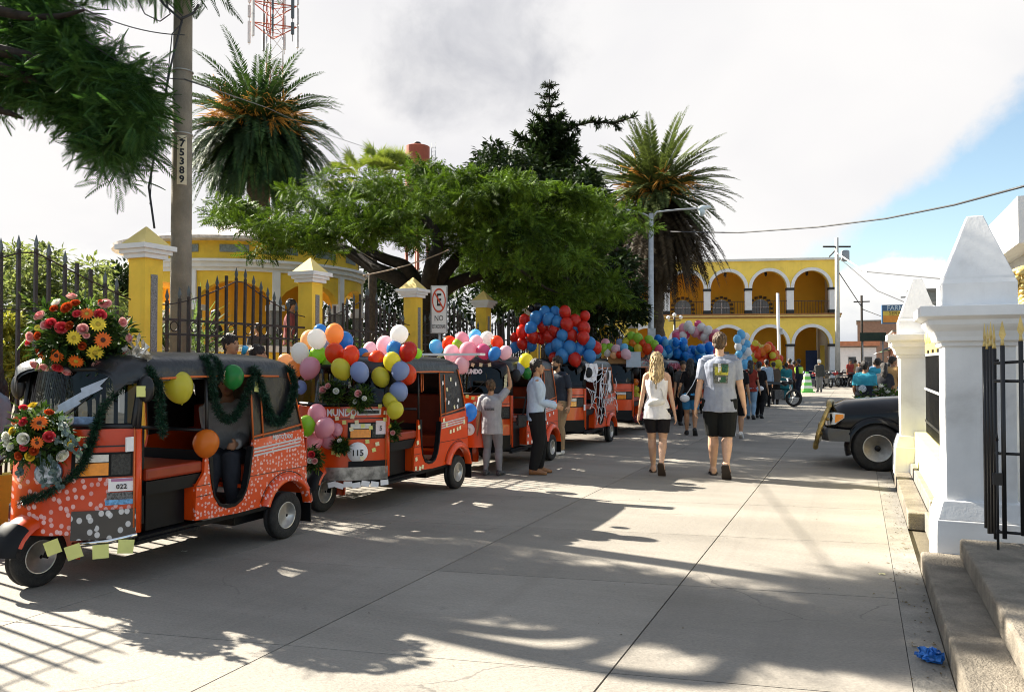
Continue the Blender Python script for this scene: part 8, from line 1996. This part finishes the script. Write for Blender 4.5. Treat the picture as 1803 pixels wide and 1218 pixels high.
T1.matrix_basis = Matrix.Translation(T1.location) @ Matrix.Rotation(-PI / 2, 4, 'Z')
garland('dark green tinsel garland hanging down the windscreen corner across the headlamp', [loc1(*p) for p in ((0.62, 0.55, 1.47), (0.78, 0.42, 1.25), (0.86, 0.42, 1.08), (0.90, 0.41, 0.95), (0.95, 0.36, 0.80), (1.05, 0.20, 0.66), (1.09, 0.0, 0.60))], 70, 0.046, 81)
garland('dark green tinsel length hanging inside the driver doorway', [loc1(*p) for p in ((0.58, 0.60, 1.50), (0.52, 0.635, 1.38), (0.50, 0.635, 1.2), (0.47, 0.63, 1.02))], 62, 0.048, 82)
garland('dark green tinsel loop swagged in the passenger doorway', [loc1(*p) for p in ((0.02, 0.56, 1.58), (0.01, 0.635, 1.48), (-0.04, 0.61, 1.30), (-0.14, 0.58, 1.14), (-0.26, 0.57, 1.08), (-0.37, 0.58, 1.17), (-0.44, 0.62, 1.36), (-0.47, 0.635, 1.50))], 62, 0.050, 85)
garland('dark green tinsel loop hanging over the rear quarter of the roof', [loc1(*p) for p in ((-0.50, 0.63, 1.46), (-0.60, 0.635, 1.25), (-0.68, 0.635, 1.08), (-0.80, 0.635, 1.03), (-0.92, 0.635, 1.14), (-0.99, 0.63, 1.34), (-0.95, 0.6, 1.50))], 85, 0.054, 83)
garland('dark green tinsel tuft over the roof edge mid way', [loc1(*p) for p in ((-0.10, 0.50, 1.58), (-0.09, 0.60, 1.53), (-0.08, 0.635, 1.42))], 85, 0.048, 84)
# flowers and ribbon on the second mototaxi
p = Vector(T2.location)
def small_posy(label, px, py, y, fl, seed, r=0.14):
    c = atY(px, py, y); return bouquet(label, c, (r, r * 0.7, r * 0.8), [(px + dx_, py + dy_, rp, k) for dx_, dy_, rp, k in fl], seed, 14, y)
small_posy('small posy of pink roses in the second windscreen corner', 583, 692, 6.75, [(-12, -4, 6, 'pk'), (-3, -10, 5, 'pk'), (8, -2, 5, 'wh')], 91, 0.13)
small_posy('small posy with a peach rose on the second windscreen', 635, 700, 6.85, [(-2, -6, 6, 'pk'), (6, 2, 4, 'wh'), (-7, 8, 4, 'wh')], 92, 0.13)
small_posy('small posy beside the pink balloons low on the second nose', 545, 808, 6.35, [(-8, -6, 6, 'pk'), (5, -8, 6, 'rd'), (0, 4, 5, 'wh'), (9, 2, 5, 'pk')], 93, 0.13)
small_posy('green posy hanging below the second headlamp', 600, 785, 6.70, [(0, -6, 4, 'wh')], 94, 0.075)
small_posy('small posy at the second door pillar', 688, 760, 7.22, [(-2, -8, 4, 'ye'), (4, 2, 4, 'pk')], 95, 0.10)

# ================================================================== PICKUP
pk = thing('pickup_truck', 'black pickup parked with its bonnet poking out past the white columns', 'pickup', (0.25, 12.55 + 0.80, 0), 0)
M_car = mat('black car paint', (0.004, 0.004, 0.005), 0.14, 0.1, 4, spec=0.3, coat=0.0)
def sec(x, zb, zs, zt, hw, ht):
    """half outline: bottom, side, shoulder, top"""
    h = [(hw * 0.92, zb), (hw, zb + 0.12), (hw * 1.0, zs), (hw * 0.97, zs + 0.07), (ht * 0.9, zt), (0, zt + 0.02)]
    return [(x, -y, z) for y, z in h] + [(x, y, z) for y, z in reversed(h[:-1])]
q = MB(); q.loft([sec(-0.66, 0.42, 0.66, 0.80, 0.70, 0.60), sec(-0.62, 0.40, 0.72, 0.88, 0.78, 0.66), sec(-0.45, 0.40, 0.76, 0.95, 0.82, 0.70), sec(0.1, 0.42, 0.80, 1.00, 0.84, 0.74), (sec(0.75, 0.40, 0.84, 1.05, 0.85, 0.76)), sec(0.95, 0.36, 0.86, 1.07, 0.85, 0.78), sec(3.0, 0.36, 0.88, 1.02, 0.85, 0.80), sec(4.4, 0.40, 0.88, 1.0, 0.84, 0.8)], True, True)
q.build('body', M_car, pk)
q = MB(); 
for s_ in (-1, 1):
    A = np.linspace(rad(-18), rad(198), 20)
    rw = lambda r, y: [(r * math.cos(a_), y * s_, 0.33 + r * math.sin(a_)) for a_ in A]
    q.loft([rw(0.36, 0.80), rw(0.44, 0.86), rw(0.42, 0.90), rw(0.355, 0.905)], False, True, closed=False)
q.build('wheel_arch', M_car, pk)
q = MB(); q.lathe([(0.355, -0.87), (0.355, 0.87)], 28, T=Matrix.Translation((0, 0, 0.33)) @ Matrix.Rotation(PI / 2, 4, 'X')); q.build('wheel_well', M_black, pk)
q = MB(); q.loft([[(0.95, -0.74, 1.06), (0.95, 0.74, 1.06), (2.7, 0.74, 1.06), (2.7, -0.74, 1.06)], [(1.55, -0.62, 1.52), (1.55, 0.62, 1.52), (2.5, 0.62, 1.55), (2.5, -0.62, 1.55)]], True, False); cabo = q.build('cab', M_car, pk, bevel=0.05)
q = MB(); q.loft([[(0.99, -0.68, 1.10), (0.99, 0.68, 1.10)], [(1.50, -0.58, 1.48), (1.50, 0.58, 1.48)]], False, False, closed=False); q.v = [(x - 0.03, y, z + 0.01) for x, y, z in q.v]; q.build('windscreen', M_glassd, pk)
for s_ in (-1, 1):
    q = MB(); q.add([(1.15, 0.735 * s_, 1.10), (1.75, 0.735 * s_, 1.10), (1.75, 0.64 * s_, 1.48), (1.58, 0.64 * s_, 1.48)], [(0, 1, 2, 3)]); q.build('side_window', M_glassd, pk)
    q = MB(); q.loft([[(-0.60, 0.80 * s_, 0.62), (-0.40, 0.835 * s_, 0.72), (-0.36, 0.83 * s_, 0.80), (-0.56, 0.76 * s_, 0.80)], [(-0.66, 0.72 * s_, 0.62), (-0.66, 0.62 * s_, 0.62), (-0.66, 0.62 * s_, 0.79), (-0.66, 0.70 * s_, 0.79)]], True, True)
    hl = MB(); hl.add([(-0.662, 0.52 * s_, 0.64), (-0.665, 0.72 * s_, 0.62), (-0.55, 0.815 * s_, 0.64), (-0.42, 0.845 * s_, 0.74), (-0.42, 0.825 * s_, 0.80), (-0.56, 0.775 * s_, 0.815), (-0.665, 0.68 * s_, 0.795), (-0.662, 0.52 * s_, 0.79)], [(0, 1, 6, 7), (1, 2, 5, 6), (2, 3, 4, 5)], True)
    hl.v = [(x - 0.012, y + 0.012 * s_, z) for x, y, z in hl.v]; h_ = hl.build('headlight', M_clear, pk)
    am = MB(); am.add([(-0.55, 0.835 * s_, 0.66), (-0.43, 0.868 * s_, 0.74), (-0.43, 0.85 * s_, 0.79), (-0.54, 0.81 * s_, 0.785)], [(0, 1, 2, 3)]); am.v = [(x - 0.014, y + 0.004 * s_, z) for x, y, z in am.v]; am.build('amber_lens', M_amber, h_)
q = MB(); q.loft([[(-0.64, -0.86, 0.40), (-0.74, -0.70, 0.40), (-0.78, 0, 0.40), (-0.74, 0.70, 0.40), (-0.64, 0.86, 0.40), (-0.36, 0.88, 0.40)], [(-0.66, -0.86, 0.52), (-0.76, -0.70, 0.54), (-0.80, 0, 0.54), (-0.76, 0.70, 0.54), (-0.66, 0.86, 0.52), (-0.36, 0.88, 0.52)], [(-0.62, -0.84, 0.58), (-0.72, -0.68, 0.60), (-0.76, 0, 0.60), (-0.72, 0.68, 0.60), (-0.62, 0.84, 0.58), (-0.36, 0.86, 0.57)]], False, True, closed=False)
q.add([(-0.36, -0.88, 0.40), (-0.64, -0.875, 0.40), (-0.66, -0.875, 0.52), (-0.64, -0.865, 0.59), (-0.36, -0.865, 0.57)], [(0, 1, 2, 3, 4)]); bp_ = q.build('bumper', mat('dark grey bumper', (0.05, 0.05, 0.052), 0.4, 0.1, 6), pk); md = bp_.modifiers.new('s', 'SOLIDIFY'); md.thickness = 0.03
for s_ in (-1, 1):
    q = MB(); q.bb(-0.62, -0.47, 0.882 * s_ - 0.004, 0.882 * s_ + 0.004, 0.50, 0.555); q.build('indicator', M_clear, pk)
q = MB(); q.bb(-0.70, -0.665, -0.5, 0.5, 0.60, 0.78); q.build('grille', M_steel, pk)
# brass coloured bull bar leaning back
q = MB()
M_brass = mat('dull brass bar', (0.36, 0.26, 0.10), 0.35, 0.35, 14, 0.3, 40, metal=0.7)
for s_ in (-1, 1): q.tube([(-0.97, 0.78 * s_, 0.30), (-0.93, 0.80 * s_, 0.5), (-0.84, 0.78 * s_, 0.75), (-0.78, 0.74 * s_, 0.90)], [0.03, 0.035, 0.035, 0.03], 10)
q.tube([(-0.78, -0.74, 0.90), (-0.80, 0, 0.93), (-0.78, 0.74, 0.90)], 0.04, 8); q.tube([(-0.97, -0.78, 0.30), (-1.0, 0, 0.28), (-0.97, 0.78, 0.30)], 0.04, 8); q.tube([(-0.90, -0.79, 0.58), (-0.93, 0, 0.58), (-0.90, 0.79, 0.58)], 0.035, 8)
for s_ in (-1, 1): q.tube([(-0.93, 0.70 * s_, 0.50), (-0.72, 0.72 * s_, 0.50)], 0.035, 6); q.tube([(-0.86, 0.74 * s_, 0.72), (-0.66, 0.72 * s_, 0.68)], 0.025, 6)
q.v = [(x + 0.14, y, z) for x, y, z in q.v]; q.build('bull_bar', M_brass, pk)
tw = MB(); T_ = Matrix.Rotation(PI / 2, 4, 'X')
tw.lathe([(0.19, -0.10), (0.27, -0.112), (0.315, -0.10), (0.325, -0.07), (0.325, 0.07), (0.315, 0.10), (0.27, 0.112), (0.19, 0.10)], 40, T=T_, caps=False); twm = tw.mesh('wheel'); twm.materials.append(M_rubber)
rm_ = MB(); rm_.lathe([(0.195, 0.105), (0.185, 0.110), (0.175, 0.085), (0.165, 0.05), (0.12, 0.045), (0.10, 0.07), (0.06, 0.075), (0.05, 0.10), (0.0005, 0.105)], 32, T=T_)
for k in range(8):
    a_ = 2 * PI * k / 8; rm_.box((0.140 * math.cos(a_), -0.052, 0.140 * math.sin(a_)), (0.02, 0.014, 0.055), 1, T=Matrix.Translation((0.140 * math.cos(a_), -0.052, 0.140 * math.sin(a_))) @ Matrix.Rotation(-a_, 4, 'Y') @ Matrix.Translation((-0.140 * math.cos(a_), 0.052, -0.140 * math.sin(a_))))
rm_.lathe([(0.042, 0.10), (0.04, 0.125), (0.0005, 0.128)], 14, 1, T=T_)
rmm = rm_.mesh('rim'); rmm.materials.append(M_rim); rmm.materials.append(M_plast)
for x_, y_, r_z in ((0, -0.80, 0), (0, 0.80, PI), (3.05, -0.80, 0), (3.05, 0.80, PI)):
    wt = link('wheel', twm, None, pk, (x_, y_, 0.325), (0, 0, r_z)); link('rim', rmm, None, wt)

# ================================================================== MOTORBIKES, CONE, VAN
def moto_mesh():
    mb = MB()
    for x in (-0.62, 0.62):
        T_ = Matrix.Translation((x, 0, 0.3)) @ Matrix.Rotation(PI / 2, 4, 'X'); mb.lathe([(0.22, -0.04), (0.29, -0.045), (0.30, 0), (0.29, 0.045), (0.22, 0.04)], 20, 0, T_, caps=False); mb.lathe([(0.05, -0.05), (0.05, 0.05)], 8, 1, T_)
        for k in range(6): mb.tube([(x, 0, 0.3), (x + 0.22 * math.cos(k * PI / 3), 0, 0.3 + 0.22 * math.sin(k * PI / 3))], 0.008, 3, 1)
    mb.tube([(0.62, 0.0, 0.3), (0.48, 0, 0.75), (0.40, 0, 0.98)], 0.035, 6, 1); mb.tube([(0.36, -0.35, 1.02), (0.42, 0, 0.98), (0.36, 0.35, 1.02)], 0.018, 5, 0)
    return mb
mme = moto_mesh().mesh('running_gear'); mme.materials.append(M_rubber); mme.materials.append(M_galv)
bm2 = MB(); bm2.loft([ering((0.30, 0, 0.72), 0.05, 0.10), ering((0.28, 0, 0.85), 0.16, 0.14), ering((0.26, 0, 0.90), 0.10, 0.09)]); bm2.sphere((0.50, 0, 0.86), (0.10, 0.10, 0.11), 10, 7); tank = bm2.mesh('tank')
st = MB(); st.loft([[(0.12, -0.12, 0.76), (0.12, 0.12, 0.76), (-0.75, 0.11, 0.84), (-0.75, -0.11, 0.84)], [(0.12, -0.10, 0.85), (0.12, 0.10, 0.85), (-0.75, 0.09, 0.92), (-0.75, -0.09, 0.92)]], True, False); stm = st.mesh('seat'); stm.materials.append(M_black)
en = MB(); en.box((0.05, 0, 0.42), (0.34, 0.24, 0.30)); en.tube([(0.2, 0.16, 0.3), (-0.7, 0.18, 0.36)], 0.05, 8); enm = en.mesh('engine'); enm.materials.append(mat('engine grey', (0.06, 0.06, 0.06), 0.5, 0.4, 20))
mcols = [mat('red bike paint', (0.35, 0.02, 0.015), 0.3, 0.1, 4), mat('blue bike paint', (0.02, 0.05, 0.20), 0.3, 0.1, 4), mat('black bike paint', (0.015, 0.015, 0.016), 0.3, 0.1, 4)]
tanks = []
for m_ in mcols: x = tank.copy(); x.materials.append(m_); tanks.append(x)
mlab = ['red motorbike standing left of the white helmeted rider', 'blue motorbike behind the police officer', 'black motorbike right behind the white helmeted rider', 'red motorbike nearest the foot of the far pole', 'black motorbike at the far pole foot', 'blue motorbike right of the far pole', 'black motorbike under the man in the brown jacket', 'red motorbike right of the far pole beside the crowd']
for i, (px, Zd, rz_) in enumerate(((1428, 46, 60), (1412, 48, 80), (1455, 47, 70), (1463, 49, 50), (1478, 50, 75), (1492, 51, 80), (1367, 27.5, 30), (1508, 49, 60))):
    p = atD(px, 640, Zd); t = thing('motorbike', mlab[i], 'motorbike', (p.x, p.y, 0), rad(rz_), 'motorbikes parked at the street end')
    for nm, me in (('running_gear', mme), ('tank', tanks[(0, 1, 2, 0, 2, 1, 2, 0)[i]]), ('seat', stm), ('engine', enm)): link(nm, me, None, t)
p = G(1421, 691)
t = thing('traffic_cone', 'tall green and white striped traffic barrel beside the police officer', 'cone', (p.x, p.y, 0), 0.3)
M_cg = mat('bright green plastic', (0.16, 0.55, 0.10), 0.45); M_cw = mat('pale green white plastic', (0.70, 0.76, 0.66), 0.45)
hb_ = atD(1421, 656, p.dot(_F)).z
q = MB(); q.bb(-0.32, 0.32, -0.32, 0.32, 0, 0.06); q.build('base', M_cg, t)
for k in range(6):
    z0, z1 = 0.062 + (hb_ - 0.1) * k / 6, 0.062 + (hb_ - 0.1) * (k + 1) / 6; q = MB(); q.frustum((0, 0), 0.50 - 0.045 * k, 0.50 - 0.045 * k, 0.46 - 0.045 * k, 0.46 - 0.045 * k, z0, z1 - 0.004); q.build('band', M_cg if k % 2 == 0 else M_cw, t, bevel=0.02)
q = MB(); q.bb(-0.07, 0.07, -0.04, 0.04, hb_ - 0.05, hb_ + 0.04); q.build('handle', M_cg, t)
p = atD(1268, 660, 30)
t = thing('white_van', 'white van with a roof rack half hidden behind the tall man', 'van', (p.x - 0.2, p.y, 0), rad(4))
zt = atD(1268, 641, 30).z + 0.35
q = MB(); q.loft([[(-0.85, y, 0.4), (0.85, y, 0.4), (0.85, y, 1.1), (0.72 if y < 4 else 0.8, y + (0.35 if y == 0 else 0), 1.72), (-0.72, y + (0.35 if y == 0 else 0), 1.72), (-0.85, y, 1.1)] for y in (0, 1.0, 4.2)], True, False); q.build('body', M_white, t, bevel=0.05)
q = MB(); q.add([(-0.70, -0.01, 1.12), (0.70, -0.01, 1.12), (0.62, 0.27, 1.62), (-0.62, 0.27, 1.62)], [(0, 1, 2, 3)]); q.v = [(x, y - 0.02, z) for x, y, z in q.v]; q.build('rear_window', M_glassd, t)
for k in range(4):
    q = MB(); q.tube([(-0.7, 0.4 + 0.7 * k, 1.82), (0.7, 0.4 + 0.7 * k, 1.82)], 0.025, 5); q.build('rack_bar', M_galv, t)
for x_ in (-0.72, 0.72):
    q = MB(); q.tube([(x_, 0.3, 1.74), (x_, 0.3, 1.84), (x_, 2.8, 1.84), (x_, 2.8, 1.74)], 0.025, 5); q.build('rack_rail', M_galv, t)
    for y_ in (0.7, 3.4):
        q = MB(); q.lathe([(0.18, -0.1), (0.3, -0.09), (0.31, 0), (0.3, 0.09), (0.18, 0.1), (0.0005, 0.1)], 20, T=Matrix.Translation((x_, y_, 0.31)) @ Matrix.Rotation(PI / 2, 4, 'Y')); q.build('wheel', M_rubber, t)
# market greens in front of the far crowd
p = atD(1556, 686, 15.5)
t = thing('flower_bucket', 'white and green flowers in a bucket behind the pickup bonnet', 'flowers', (p.x, p.y, 0))
q = MB(); q.lathe([(0.16, 0.0), (0.22, 0.6), (0.20, 0.6)], 14); q.build('bucket', M_plast, t)
V, F = clump_leaves([(r_.gauss(0, .22), r_.gauss(0, .15), 0.85 + r_.gauss(0, .1)) for r_ in [random.Random(3)] for k in range(20)], [(0.12, 0.12, 0.1)] * 20, 40, 0.09, leaf_rhomb(0.5), 0.1, 0.7, 3, 0.5); npmesh('greens', V, F, M_hedge, t)
r_ = random.Random(9)
for k in range(14): o = link('blossom', FL['wh'], None, t, (r_.gauss(0.12, .18), r_.gauss(-0.05, .12), 0.98 + r_.gauss(0, .09))); o.scale = (0.055,) * 3
